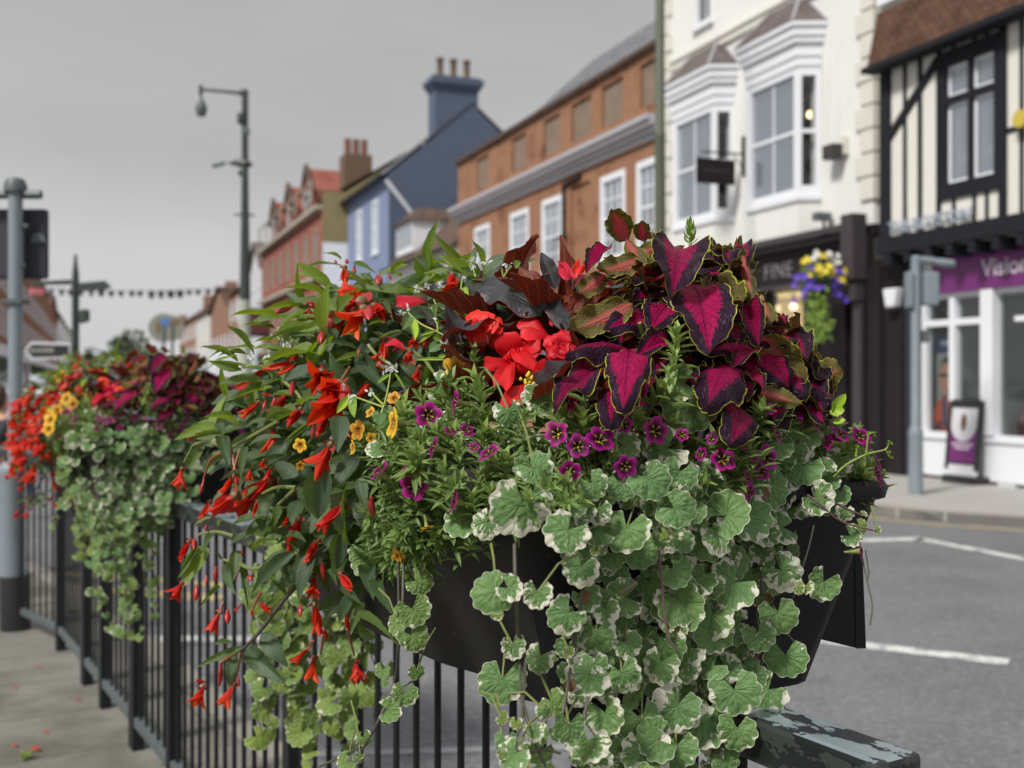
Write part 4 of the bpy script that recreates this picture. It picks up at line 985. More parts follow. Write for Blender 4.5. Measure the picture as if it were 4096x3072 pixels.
def skin_mesh(name, verts, edges, mat, par):
    """one continuous limb-jointed surface grown round a skeleton: verts (x, y, z, radius)"""
    me = bpy.data.meshes.new(name); me.from_pydata([v[:3] for v in verts], edges, [])
    o = bpy.data.objects.new(name, me); COL.objects.link(o)
    o.modifiers.new('skin', 'SKIN'); sv = me.skin_vertices[0].data
    for i, v in enumerate(verts): sv[i].radius = (v[3], v[3] * (v[4] if len(v) > 4 else 1))
    sv[0].use_root = True
    sb = o.modifiers.new('sub', 'SUBSURF'); sb.levels = sb.render_levels = 2
    dg = bpy.context.evaluated_depsgraph_get()
    m2 = bpy.data.meshes.new_from_object(o.evaluated_get(dg)); bpy.data.objects.remove(o)
    m2.materials.clear(); m2.materials.append(mat)
    m2.polygons.foreach_set('use_smooth', [True] * len(m2.polygons))
    o = bpy.data.objects.new(name, m2); COL.objects.link(o); o.parent = par; ORG[o.name] = ORG[par.name]
    return o
def person(lab, loc, rot, coat, legs, hair, s=1.0):
    t = thing('person', lab, 'person', loc, 'people walking behind the signal pole'); t.rotation_euler.z = rot; t.scale = (s,) * 3
    V_ = [(0, 0, .92, .12), (0, 0, 1.15, .115), (0, 0, 1.38, .12), (0, -.01, 1.48, .05), (0, -.02, 1.56, .07), (0, -.02, 1.66, .088), (0, -.02, 1.73, .06),
          (-.17, 0, 1.40, .055), (-.22, .03, 1.14, .042), (-.21, -.06, .90, .032), (-.21, -.10, .82, .03), (.17, 0, 1.40, .055), (.22, .03, 1.14, .042), (.21, -.06, .90, .032), (.21, -.10, .82, .03),
          (-.09, 0, .86, .09), (-.10, -.04, .48, .062), (-.10, .03, .09, .042), (-.10, -.12, .04, .035), (.09, 0, .86, .09), (.10, .04, .48, .062), (.10, .14, .10, .042), (.10, .02, .04, .035)]
    E_ = [(0, 1), (1, 2), (2, 3), (3, 4), (4, 5), (5, 6), (2, 7), (7, 8), (8, 9), (9, 10), (2, 11), (11, 12), (12, 13), (13, 14), (0, 15), (15, 16), (16, 17), (17, 18), (0, 19), (19, 20), (20, 21), (21, 22)]
    skin_mesh('body', V_, E_, M['skin'], t)
    g = lambda ids, k: [tuple(V_[i][:3]) + (V_[i][3] + k,) for i in ids]
    skin_mesh('coat', g((0, 1, 2, 7, 8, 9, 11, 12, 13), .022), [(0, 1), (1, 2), (2, 3), (3, 4), (4, 5), (2, 6), (6, 7), (7, 8)], M[coat], t)
    skin_mesh('trousers', g((0, 15, 16, 17, 19, 20, 21), .02), [(0, 1), (1, 2), (2, 3), (0, 4), (4, 5), (5, 6)], M[legs], t)
    skin_mesh('hair', [(0, .03, 1.52, .07), (0, .02, 1.62, .09), (0, .0, 1.72, .085), (0, -.03, 1.78, .05)], [(0, 1), (1, 2), (2, 3)], M[hair], t)
    m = MB()
    o_ = Vector(loc)
    for s_ in (-1, 1): m.tube([o_ + Vector((s_ * .032, -.098, 1.665)), o_ + Vector((s_ * .032, -.108, 1.665))], .011, 8)
    m.build('eye', M['coat'], t)
    m = MB(); m.add([o_ + Vector(p) for p in ((-.013, -.1, 1.63), (.013, -.1, 1.63), (0, -.128, 1.628), (0, -.1, 1.675))], [[0, 1, 2], [1, 3, 2], [3, 0, 2], [0, 3, 1]]); m.build('nose', M['skin'], t)
person('person with dark hair, black coat and magenta trousers at the left frame edge', Vector((X(-6, 9.2), 9.2, 0)), R(160), 'coat', 'magenta', 'hair', .84)
person('fair haired person in a tan coat just right of the signal pole', Vector((X(84, 13), 13, 0)), R(-30), 'coat_tan', 'denim', 'hair_fair', .80)

# ------------------------------------------------------------------ pedestrian railing
rl = thing('railing', 'black pedestrian railing of thin upright bars with chipped paint on its top rail', 'railing', P(0, 0, 0))
T1, TE = 5.6, 9.4
def K(t, w, z):                         # the railing bends away from the road past T1
    w += .018
    if t <= T1: return P(t, w, z)
    c = P(T1, 0, 0); a = R(12); d = Vector((FD.x * math.cos(a) - FD.y * math.sin(a), FD.x * math.sin(a) + FD.y * math.cos(a), 0)); n_ = Vector((d.y, -d.x, 0))
    return c + d * (t - T1) + n_ * w + Vector((0, 0, z))
m = MB()
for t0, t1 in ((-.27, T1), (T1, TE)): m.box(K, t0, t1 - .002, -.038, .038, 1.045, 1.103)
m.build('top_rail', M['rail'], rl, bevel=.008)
m = MB()
for t0, t1 in ((-.27, T1), (T1, TE)): m.box(K, t0, t1 - .002, -.02, .02, .10, .14)
m.build('bottom_rail', M['galv_dark'], rl, bevel=.005)
bar0 = None
ts = [t for t in np.arange(-.21, TE, .0985)][:98]
for t in ts:
    if bar0 is None:
        m = MB(); m.tube([K(t, 0, .14), K(t, 0, 1.046)], .0072, 8, caps=False); bar0 = m.build('bar', M['iron'], rl, smooth=True); b_org = K(t, 0, 0)
    else:
        o = bpy.data.objects.new('bar', bar0.data); COL.objects.link(o); o.parent = rl; o.location = K(t, 0, 0) - b_org
for t, w_ in ((-.245, .025), (1.72, .025), (3.0, .027), (3.62, .045), (4.28, .034), (4.75, .045), (5.56, .04), (6.9, .03), (8.1, .03), (9.35, .03)):
    m = MB(); m.box(K, t - w_, t + w_, -.024, .024, -.05, 1.043); m.build('post', M['iron'], rl, bevel=.004)
# ------------------------------------------------------------------ leaf tools
class LM:
    """collects leaves (numpy) into one mesh; leafco = (across -1..1, along 0..1, random), leafed = (edge 0..1, tone, spare)"""
    def __init__(self): self.V = []; self.Fq = []; self.C = []; self.E = []; self.MI = []; self.k = 0
    def add(self, T, M4, rnd=0., tone=0., mi=0):
        V = T['V'] @ M4[:3, :3].T + M4[:3, 3]
        self.V.append(V); self.Fq.append(T['F'] + self.k); self.k += len(V)
        c = T['C'].copy(); c[:, 2] = rnd; self.C.append(c)
        e = T['E'].copy(); e[:, 1] = tone; self.E.append(e)
        self.MI.append(T.get('MI', np.zeros(len(T['F']), int)) + mi)
    def build(self, name, mats, par):
        V = np.concatenate(self.V); Fq = np.concatenate(self.Fq)
        org = ORG[par.name]; V = V - np.array(org)
        me = bpy.data.meshes.new(name)
        me.vertices.add(len(V)); me.vertices.foreach_set('co', V.astype(np.float32).ravel())
        n = len(Fq); me.loops.add(n * 4); me.loops.foreach_set('vertex_index', Fq.astype(np.int32).ravel())
        me.polygons.add(n); me.polygons.foreach_set('loop_start', np.arange(0, n * 4, 4, dtype=np.int32))
        try: me.polygons.foreach_set('loop_total', np.full(n, 4, dtype=np.int32))
        except Exception: pass
        for mm in (mats if isinstance(mats, (list, tuple)) else [mats]): me.materials.append(mm)
        me.polygons.foreach_set('material_index', np.concatenate(self.MI).astype(np.int32))
        me.polygons.foreach_set('use_smooth', np.ones(n, dtype=bool))
        for nm, arr in (('leafco', self.C), ('leafed', self.E)):
            a = me.attributes.new(nm, 'FLOAT_VECTOR', 'POINT'); a.data.foreach_set('vector', np.concatenate(arr).astype(np.float32).ravel())
        me.update(calc_edges=True); me.validate()
        o = bpy.data.objects.new(name, me); COL.objects.link(o); o.parent = par; ORG[o.name] = org
        return o

def grid_faces(nu, nv):
    i, j = np.meshgrid(np.arange(nu), np.arange(nv), indexing='ij')
    a = i * (nv + 1) + j
    return np.stack([a, a + 1, a + nv + 2, a + nv + 1], -1).reshape(-1, 4)
def leaf_t(nu, nv, wf, ser=0., ns=0, saw=False, fold=0., arch=0., wave=0., nw=2.5, quilt=0., curl=0., twist=0., seed=0, roll=0.):
    r = np.random.default_rng(seed)
    u = np.linspace(0, 1, nu + 1); v = np.linspace(-1, 1, 2 * nv + 1)
    U, Vv = np.meshgrid(u, v, indexing='ij'); A = np.abs(Vv)
    Wd = np.maximum(wf(U), 0.002)
    if ns:
        ph = np.mod(U * ns + np.where(Vv < 0, .37, 0), 1)
        s = (1 - ph) if saw else np.abs(np.sin(np.pi * ph)) ** .6
        mgn = 1 + ser * (s - .6) * np.where(A > .99, 1, 0) / np.maximum(Wd * 2, .12)
    else: mgn = 1
    Xx = Vv * Wd * mgn
    Yy = U + .0 * A
    lat = np.sin((U - .32 * A) * 2 * np.pi * 7 + np.where(Vv < 0, .9, 0))
    Z = fold * np.abs(Xx) + arch * 4 * U * (1 - U) - curl * U ** 2.2 + wave * A ** 2 * np.sin(2 * np.pi * nw * U + np.where(Vv < 0, r.uniform(0, 6), r.uniform(0, 6))) + quilt * lat * A * (1 - A ** 4) - roll * A ** 3 * (.35 + .65 * np.sin(np.pi * U))
    th = twist * (U - .3)
    Xr = Xx * np.cos(th) - Z * np.sin(th) * .0; Zr = Z + Xx * np.sin(th)
    V3 = np.stack([Xr, Yy, Zr], -1).reshape(-1, 3)
    C = np.stack([Vv, U, 0 * U], -1).reshape(-1, 3); E = np.stack([A, 0 * U, 0 * U], -1).reshape(-1, 3)
    return dict(V=V3, F=grid_faces(nu, 2 * nv), C=C, E=E)
def fan_t(na, nr, rad, span=R(152), cup=0., pleat=0., npl=7, ser=0., ns=9, seed=0, droop=0., fold=0., bumps=.0):
    """leaf or petal disc round its stalk: polar grid"""
    r = np.random.default_rng(seed)
    f = np.linspace(-span, span, na + 1); q = np.linspace(0.02, 1, nr + 1)
    Q, Ph = np.meshgrid(q, f, indexing='ij')
    sc = np.abs(np.sin(Ph / (2 * span) * np.pi * ns)) ** .55
    Ro = rad(Ph) * (1 + ser * (sc - .7) * Q ** 5)
    p1, p2, p3 = r.uniform(0, 6, 3)
    x = Q * Ro * np.sin(Ph); y = Q * Ro * np.cos(Ph)
    Z = cup * Q ** 2 + pleat * np.cos(Ph / span * np.pi * npl / 2) * Q * (1.1 - Q * .6) - droop * np.maximum(y, 0) ** 2 * 2 + fold * np.abs(x) + bumps * Q * (np.sin(Ph * 5 + p1) * .6 + np.sin(Ph * 11 + Q * 9 + p2) * .5 + np.sin(Q * 14 + p3 + Ph * 3) * .4)
    V3 = np.stack([x, y, Z], -1).reshape(-1, 3)
    C = np.stack([Ph / span, Q, 0 * Q], -1).reshape(-1, 3); E = np.stack([Q, 0 * Q, 0 * Q], -1).reshape(-1, 3)
    return dict(V=V3, F=grid_faces(nr, na), C=C, E=E)
def frame(base, ey, nh, sx, sy, sz):
    ey = np.array(ey, float); ey /= max(np.linalg.norm(ey), 1e-9)
    ez = np.array(nh, float); ez -= ey * ez.dot(ey)
    if np.linalg.norm(ez) < 1e-4: ez = np.array((.1, .3, 1.)); ez -= ey * ez.dot(ey)
    ez /= np.linalg.norm(ez); ex = np.cross(ey, ez)
    m = np.eye(4); m[:3, 0] = ex * sx; m[:3, 1] = ey * sy; m[:3, 2] = ez * sz; m[:3, 3] = np.array(base)
    return m
def put(lm, T, base, tip, width, nh, rnd=None, tone=0., mi=0, zs=None):
    b = np.array(base); d = np.array(tip) - b; L_ = np.linalg.norm(d)
    lm.add(T, frame(b, d, nh, width, L_, zs if zs is not None else (L_ + width) / 2), rng.random() if rnd is None else rnd, tone, mi)
ov = lambda a, b: (lambda u: .5 * (np.clip(u, 0, 1) ** a) * (np.clip(1 - u, 0, 1) ** b) / ((a / (a + b)) ** a * (b / (a + b)) ** b))

# front surface of the planting as (pixel x, pixel y, distance): leaves are laid on it
_cp = np.array([(2200, 2030, 1.22), (2200, 2900, 1.22), (2645, 2000, 1.33), (2645, 3000, 1.33), (2900, 2000, 1.42), (2900, 2900, 1.40), (3200, 2000, 1.52), (3200, 2700, 1.48), (3430, 1850, 1.58), (3550, 1900, 1.60),
    (1900, 1900, 1.30), (1650, 1800, 1.38), (1500, 1950, 1.44), (1400, 1700, 1.55), (1900, 1650, 1.42), (2100, 1700, 1.36), (2400, 1750, 1.36), (2900, 1750, 1.42), (2900, 1400, 1.46), (2400, 1400, 1.50), (2800, 900, 1.64), (3300, 1400, 1.58), (3350, 1650, 1.56),
    (2050, 1400, 1.55), (2000, 1150, 1.68), (1700, 1100, 1.95), (1300, 1080, 1.95), (1100, 1300, 1.90), (950, 1600, 1.85), (700, 1900, 1.90), (700, 2100, 1.90), (800, 2300, 1.85), (800, 2700, 1.85), (1100, 2000, 1.75), (1250, 2300, 1.75), (1300, 2700, 1.80), (1400, 2200, 1.62), (1650, 2100, 1.42), (1700, 2500, 1.42), (1650, 2900, 1.45), (2060, 2300, 1.20), (2060, 3000, 1.20), (1400, 1400, 1.75), (1700, 1400, 1.65), (2600, 1150, 1.52), (3000, 1150, 1.52)])
def dep(px, py):
    d2 = (_cp[:, 0] - px) ** 2 + (_cp[:, 1] - py) ** 2 + 900
    w = d2 ** -1.6
    return float((w * _cp[:, 2]).sum() / w.sum())
def on(px, py, off=0.): return np.array(at(px, py, dep(px, py) + off))
def mk(x0, y0, sc): return lambda x, y: (x0 + x / sc, y0 + y / sc)
R1 = mk(2200, 800, 1.8433); R2 = mk(1700, 1000, 2.765); R3 = mk(900, 950, 2.212); R4 = mk(600, 1600, 2.212)
R5 = mk(1400, 1500, 2.212); R6 = mk(2100, 1500, 2.212); R7 = mk(1700, 2200, 1.8433); R8 = mk(2700, 1500, 2.212); R9 = mk(600, 2200, 1.903); R10 = mk(2600, 2200, 1.902)
def inside(poly, x, y):
    c = False; n = len(poly)
    for i in range(n):
        (x1, y1), (x2, y2) = poly[i], poly[(i + 1) % n]
        if (y1 > y) != (y2 > y) and x < (x2 - x1) * (y - y1) / (y2 - y1) + x1: c = not c
    return c
def scatter(poly, n, mind=0, r=None):
    r = r or rng
    xs = [p[0] for p in poly]; ys = [p[1] for p in poly]; out = []; tries = 0
    while len(out) < n and tries < n * 60:
        tries += 1
        x, y = r.uniform(min(xs), max(xs)), r.uniform(min(ys), max(ys))
        if inside(poly, x, y) and all((x - a) ** 2 + (y - b) ** 2 > mind ** 2 for a, b in out): out.append((x, y))
    return out
CAMV = np.array((0, -1., 0)); UP = np.array((0, 0, 1.)); 
def jit(s): return rng.normal(size=3) * s

# ------------------------------------------------------------------ leaf and petal materials
def leaf_shader(t, top, under, rough=.45, trans=.25, tcol=None, bump=None, spec=.4, coat=0):
    bf = t.n('NewGeometry').outputs['Backfacing']
    c = t.mix(bf, top, under)
    p = t.bsdf(c, rough, bump, 0, spec)
    tr = t.n('BsdfTranslucent', {'Color': tcol if tcol is not None else c}).outputs[0]
    return t.done(t.n('MixShader', {0: trans, 1: p, 2: tr}).outputs[0])
def lateral(t, v, u, n, sw, width=.16):
    """thin side veins running from midrib to margin"""
    av = t.math('ABSOLUTE', v)
    s = t.math('SINE', t.math('MULTIPLY', t.math('SUBTRACT', u, t.math('MULTIPLY', av, sw)), n * 6.2832))
    return t.math('MAXIMUM', t.step(s, 1 - width, 1.0), t.step(av, .07, .02))
def m_coleus():
    t = NT('coleus_leaf'); c = t.attr('leafco'); v, u, rn = t.sep(c)[0], t.sep(c)[1], t.sep(c)[2]; e = t.sep(t.attr('leafed'))[0]
    ps = t.n('VectorMath', {0: c, 1: (3, 5, 40)}, operation='MULTIPLY').outputs[0]
    zig = t.math('SINE', t.math('MULTIPLY', t.math('SUBTRACT', u, t.math('MULTIPLY', e, .3)), 75))
    th = t.math('MULTIPLY', t.math('POWER', t.math('SUBTRACT', 1.02, u, clamp=True), .6), .84)
    th = t.math('ADD', th, t.math('MULTIPLY', t.math('SUBTRACT', rn, .5), .45))
    d = t.math('SUBTRACT', t.math('ADD', t.math('ADD', th, t.math('MULTIPLY', zig, .045)), t.math('MULTIPLY', t.math('SUBTRACT', t.noise(ps, 2.2, 4, .7), .5), .5)), e)
    inner = t.step(d, -.02, .05)
    vn = lateral(t, v, u, 8, .34, .10)
    mag = t.mix(t.noise(ps, 1.6, 3), (.20, .0015, .036), (.38, .003, .085))
    mag = t.mix(t.math('MULTIPLY', t.step(t.math('FRACT', t.math('MULTIPLY', rn, 7.31)), .9, .1), .62), mag, (.085, .001, .022))  # shade painted in: leaves darkened at random towards shaded burgundy
    mag = t.mix(t.math('MULTIPLY', vn, .6), mag, (.13, .002, .04))
    speck = t.math('MULTIPLY', t.step(t.noise(ps, 7, 3, .7), .66, .70), t.step(t.noise(ps, 1.4, 2), .55, .62))
    mag = t.mix(t.math('MULTIPLY', speck, .8), mag, (.75, .45, .40))
    dark = t.mix(t.noise(ps, 2, 3), (.012, .004, .012), (.034, .012, .034))
    dark = t.mix(t.math('MULTIPLY', vn, .3), dark, (.02, .008, .02))
    top = t.mix(inner, dark, mag)
    edge = t.step(e, .955, .985)
    top = t.mix(edge, top, (.42, .44, .05))
    olive = t.mix(t.noise(ps, 2, 4), (.085, .055, .018), (.17, .16, .05))
    pink = t.mix(t.noise(ps, 2.5, 4, .7), (.34, .045, .05), (.52, .13, .11))
    un = t.mix(t.step(d, .10, .17), olive, pink); un = t.mix(t.math('MULTIPLY', vn, .45), un, (.32, .27, .14)); un = t.mix(t.step(e, .94, .97), un, (.38, .42, .05))
    tc = t.mix(inner, (.16, .10, .012), (.75, .02, .07)); tc = t.mix(edge, tc, (.6, .62, .05))
    cell = t.n('TexVoronoi', {'Vector': t.n('VectorMath', {0: c, 1: (5, 9, 30)}, operation='MULTIPLY').outputs[0], 'Scale': 2.0}).outputs[0]
    h = t.math('SUBTRACT', t.math('MULTIPLY', t.math('SUBTRACT', 1.0, cell), .6), vn)
    return leaf_shader(t, top, un, t.mix(inner, (.42,) * 3, (.52,) * 3), .18, tc, t.bump(h, .6, .004), .14)
def m_ivy():
    t = NT('variegated_ivy_leaf'); c = t.attr('leafco'); a, q, rn = t.sep(c)[0], t.sep(c)[1], t.sep(c)[2]; e = t.sep(t.attr('leafed')); tone = e[1]
    ps = t.n('VectorMath', {0: c, 1: (2.6, .9, 57)}, operation='MULTIPLY').outputs[0]
    n1 = t.noise(ps, 1.9, 2, .5); n2 = t.noise(ps, 6, 3, .6)
    amt = t.math('ADD', t.math('MULTIPLY', q, .40), t.math('MULTIPLY', t.math('SUBTRACT', n1, .5), .95))
    amt = t.math('ADD', amt, t.math('ADD', t.math('MULTIPLY', t.math('SUBTRACT', n2, .5), .16), t.math('MULTIPLY', t.math('SUBTRACT', rn, .5), .30)))
    wh = t.math('MAXIMUM', t.step(amt, .395, .425), t.math('MULTIPLY', t.step(q, .965, .985), .75))
    vs = t.math('ABSOLUTE', t.math('SINE', t.math('MULTIPLY', a, 3.1416 * 3.5)))
    vein = t.math('MULTIPLY', t.step(vs, .16, .0), t.step(q, 1.0, .8))
    ps2 = t.n('VectorMath', {0: c, 1: (14, 6, 31)}, operation='MULTIPLY').outputs[0]
    cell = t.n('TexVoronoi', {'Vector': ps2, 'Scale': .55}).outputs[0]
    g0 = t.mix(t.noise(ps, 3, 3), (.088, .182, .060), (.172, .300, .120))
    g0 = t.mix(t.math('MULTIPLY', tone, 1.0, clamp=True), g0, (.20, .27, .055))
    g0 = t.mix(t.math('MULTIPLY', vein, .4), g0, (.05, .10, .035))
    w = t.mix(t.noise(ps, 5, 3), (.52, .52, .40), (.74, .72, .60))
    top = t.mix(wh, g0, w)
    spot = t.math('MULTIPLY', t.step(n2, .63, .67), t.step(n1, .52, .6)); top = t.mix(t.math('MULTIPLY', spot, .6), top, (.15, .10, .04))
    un = t.mix(wh, (.17, .24, .11), (.6, .58, .45))
    h = t.math('SUBTRACT', t.math('SUBTRACT', 1.0, cell), t.math('MULTIPLY', vein, .9))
    return leaf_shader(t, top, un, .55, .18, t.mix(wh, (.24, .36, .03), (.6, .6, .35)), t.bump(h, .5, .006), .25)
def m_begonia():
    t = NT('begonia_leaf'); c = t.attr('leafco'); v, u, rn = t.sep(c)[0], t.sep(c)[1], t.sep(c)[2]; e = t.sep(t.attr('leafed')); tone = e[1]
    ps = t.n('VectorMath', {0: c, 1: (2, 4, 33)}, operation='MULTIPLY').outputs[0]
    vn = lateral(t, v, u, 5, .5, .06)
    g0 = t.mix(t.noise(ps, 2, 4), (.030, .068, .028), (.070, .125, .050))
    g0 = t.mix(t.math('MULTIPLY', rn, .5), g0, (.075, .11, .085))
    g0 = t.mix(tone, g0, (.17, .26, .025))  # tone paints the lime glow of backlit leaves into the leaf colour
    g0 = t.mix(t.math('MULTIPLY', vn, .4), g0, (.12, .17, .07))
    g0 = t.mix(t.math('MULTIPLY', t.step(e[0], .9, .98), .35), g0, (.16, .05, .02))
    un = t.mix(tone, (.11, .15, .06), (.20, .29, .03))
    h = t.math('SUBTRACT', t.noise(ps, 9, 3), t.math('MULTIPLY', vn, .8))
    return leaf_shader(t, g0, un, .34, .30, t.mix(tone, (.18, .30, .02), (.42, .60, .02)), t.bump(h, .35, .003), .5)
def m_darkleaf():
    t = NT('dark_begonia_leaf'); c = t.attr('leafco'); v, u, rn = t.sep(c)[0], t.sep(c)[1], t.sep(c)[2]; e = t.sep(t.attr('leafed'))[0]
    ps = t.n('VectorMath', {0: c, 1: (2, 4, 33)}, operation='MULTIPLY').outputs[0]
    vn = lateral(t, v, u, 4, .55, .05)
    g0 = t.mix(t.noise(ps, 2, 4), (.016, .018, .022), (.05, .055, .062))
    g0 = t.mix(t.math('MULTIPLY', vn, .5), g0, (.06, .07, .03)); g0 = t.mix(t.step(e, .93, .98), g0, (.14, .015, .02))
    un = t.mix(t.noise(ps, 2.2, 4), (.085, .010, .010), (.20, .030, .018)); un = t.mix(t.math('MULTIPLY', vn, .8), un, (.34, .24, .04))
    h = t.math('SUBTRACT', t.noise(ps, 6, 3), vn)
    return leaf_shader(t, g0, un, .36, .10, (.4, .05, .02), t.bump(h, .5, .004), .45)
def m_smallleaf(name, a, b, tip, tr):
    t = NT(name); c = t.attr('leafco'); v, u, rn = t.sep(c)[0], t.sep(c)[1], t.sep(c)[2]; tone = t.sep(t.attr('leafed'))[1]
    col = t.mix(rn, a, b); col = t.mix(tone, col, tip)
    col = t.mix(t.math('MULTIPLY', t.step(t.math('ABSOLUTE', v), .12, .03), .4), col, tuple(min(1, x * 1.6) for x in b))
    return leaf_shader(t, col, t.mix(.5, col, b), .45, .25, tip, None, .35)
def m_petal(name, stops, veincol=None, vk=0., nrad=36, under=None, rough=.5, trans=.32, tcol=None, star=None):
    """petal colours run from the throat (0) to the rim (1)"""
    t = NT(name); c = t.attr('leafco'); a, q, rn = t.sep(c)[0], t.sep(c)[1], t.sep(c)[2]
    ps = t.n('VectorMath', {0: c, 1: (6, 2, 21)}, operation='MULTIPLY').outputs[0]
    col = t.ramp(t.math('ADD', q, t.math('MULTIPLY', t.math('SUBTRACT', t.noise(ps, 2.5, 3), .5), .16)), *stops)
    ln = t.noise(t.n('VectorMath', {0: c, 1: (26, .8, 9)}, operation='MULTIPLY').outputs[0], 1.0, 2)
    if veincol: col = t.mix(t.math('MULTIPLY', t.step(ln, .56, .66), vk), col, veincol)
    if star:
        sv = t.math('ABSOLUTE', t.math('SINE', t.math('MULTIPLY', t.math('ADD', a, 1.0), 3.14159 * 2.5)))
        col = t.mix(t.math('MULTIPLY', t.step(sv, .26, .14), t.step(t.math('SUBTRACT', star[1], q), 0, .06)), col, star[0])
    orr = t.n('ObjectInfo').outputs['Random']
    col = t.n('HueSaturation', {'Hue': t.math('ADD', .49, t.math('MULTIPLY', orr, .02)), 'Saturation': 1.0, 'Value': t.math('ADD', .72, t.math('MULTIPLY', orr, .42)), 'Fac': 1.0, 'Color': col}).outputs[0]
    un = t.mix(.5, col, under) if under else col
    return leaf_shader(t, col, un, rough, trans, tcol, t.bump(ln, .25, .002), .3)
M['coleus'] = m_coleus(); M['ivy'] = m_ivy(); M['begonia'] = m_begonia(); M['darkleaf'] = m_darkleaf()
M['cali'] = m_smallleaf('calibrachoa_leaf', (.080, .145, .038), (.175, .265, .088), (.34, .47, .11), .25)
M['euph'] = m_smallleaf('euphorbia_leaf', (.075, .15, .05), (.13, .22, .08), (.34, .50, .03), .3)
M['bract'] = m_petal('white_bract', [(0, (.6, .7, .5)), (.3, (.82, .84, .8)), (1, (.85, .86, .84))])
M['cali_p'] = m_petal('magenta_petal', [(0, (.02, .002, .01)), (.50, (.010, .001, .006)), (.64, (.10, .002, .03)), (.80, (.34, .004, .19)), (1, (.46, .010, .31))], (.2, .003, .1), .35, star=((.66, .55, .04), .62), under=(.30, .05, .30), tcol=(.55, .01, .3))
M['cali_y'] = m_petal('amber_petal', [(0, (.25, .2, .02)), (.25, (.40, .30, .02)), (.36, (.30, .06, .012)), (.55, (.66, .30, .02)), (.8, (.80, .46, .035)), (1, (.82, .50, .05))], (.36, .08, .015), .65, under=(.7, .5, .08), tcol=(.9, .5, .03))
M['throat_y'] = plain('yellow_throat', (.62, .48, .03), .5); M['tube_g'] = plain('flower_tube', (.22, .24, .06), .5, .2, 30)
M['red_p'] = m_petal('red_begonia_petal', [(0, (.50, .006, .004)), (.4, (.70, .010, .008)), (1, (.82, .026, .022))], (.45, .004, .004), .3, under=(.70, .06, .07), rough=.42, trans=.28, tcol=(.9, .02, .01))
M['orange_p'] = m_petal('scarlet_bell_petal', [(0, (.36, .010, .008)), (.5, (.60, .024, .006)), (1, (.80, .085, .012))], (.5, .01, .005), .25, under=(.60, .03, .02), rough=.4, trans=.32, tcol=(.95, .06, .01))
M['bud'] = plain('red_bud', (.34, .018, .020), .4, .3, 40); M['ovary'] = plain('bud_ovary', (.16, .085, .035), .5, .3, 40)
M['stem_g'] = plain('green_stem', (.17, .20, .06), .45, .2, 20); M['stem_r'] = plain('reddish_stem', (.30, .10, .055), .45, .25, 20)
M['stem_d'] = plain('dark_vine_stem', (.075, .070, .050), .6, .3, 20); M['stem_l'] = plain('lime_stem', (.26, .34, .06), .5, .15, 20); M['stem_b'] = plain('mauve_stem', (.16, .09, .085), .5, .2, 20)
M['dry'] = plain('dry_leaf', (.15, .075, .035), .8, .4, 40)

# leaf shapes
T_col = [leaf_t(44, 4, ov(.62, .78), ser=.085, ns=11, fold=f, arch=a, wave=w, nw=2.7, quilt=.012, curl=c, roll=ro, seed=i) for i, (f, a, w, c, ro) in enumerate(((.30, .10, .06, .0, .05), (.45, .14, .07, .05, 0), (.15, .16, .08, .0, .14), (-.1, .18, .08, .0, .26), (.2, .06, .10, .08, .08), (.55, .05, .06, 0, 0)))]
iv_r = lambda k: (lambda f: .52 * (1 - .12 * np.cos(f * 2) * 0 + .05 * np.cos(f)) * (1 + .05 * np.sin(f * 2 + k)) * np.where(np.abs(f) > R(120), 1 - .25 * ((np.abs(f) - R(120)) / R(32)) ** 2, 1))
T_ivy = [fan_t(45, 5, iv_r(i), span=R(150 - 4 * (i % 3)), cup=c, pleat=p, npl=7, ser=.20, ns=9, seed=i, droop=d, fold=fo, bumps=.018) for i, (c, p, d, fo) in enumerate(((-.05, .018, .15, .05), (.06, .022, .10, .10), (-.12, .016, .22, .0), (.0, .024, .30, .18), (-.08, .02, .05, .28), (.10, .02, .3, -.1)))]
T_beg = [leaf_t(30, 2, ov(.55, 1.05), ser=.15, ns=13, saw=True, fold=f, arch=a, wave=w, nw=1.5, curl=c, twist=tw, seed=i) for i, (f, a, w, c, tw) in enumerate(((.25, .06, .01, 0, .1), (.40, .10, .02, .05, -.3), (.15, .12, .02, 0, .35), (.35, .05, .03, .1, 0)))]
T_dark = [leaf_t(34, 4, ov(.5, .85), ser=.06, ns=17, saw=True, fold=f, arch=a, wave=w, nw=3, curl=c, quilt=.012, roll=ro, seed=i) for i, (f, a, w, c, ro) in enumerate(((.35, .08, .05, 0, 0), (.2, .12, .06, .1, .1), (.6, .03, .04, 0, 0)))]
T_sm = [leaf_t(6, 1, ov(.75, 1.15), fold=f, arch=a, curl=c, seed=i) for i, (f, a, c) in enumerate(((.3, .05, .1), (.4, .0, .25), (.2, .1, 0)))]
T_oval = [leaf_t(8, 2, ov(.7, .75), fold=.25, arch=.05, seed=3), leaf_t(8, 2, ov(.8, .9), fold=.4, curl=.1, seed=4)]
T_pet = [leaf_t(14, 3, ov(.80, .28), fold=f, arch=a, wave=w, nw=1.2, curl=c, roll=ro, seed=i + 30) for i, (f, a, w, c, ro) in enumerate(((.10, .18, .06, 0, .05), (.16, .25, .08, .0, .10), (.02, .14, .10, .12, .16), (.12, .30, .07, -.1, .05)))]
T_bell = [leaf_t(14, 2, ov(.62, .72), fold=f, arch=a, curl=c, twist=tw, seed=i + 50) for i, (f, a, c, tw) in enumerate(((.45, .14, -.1, .2), (.6, .10, .0, -.3), (.35, .18, -.2, 0)))]

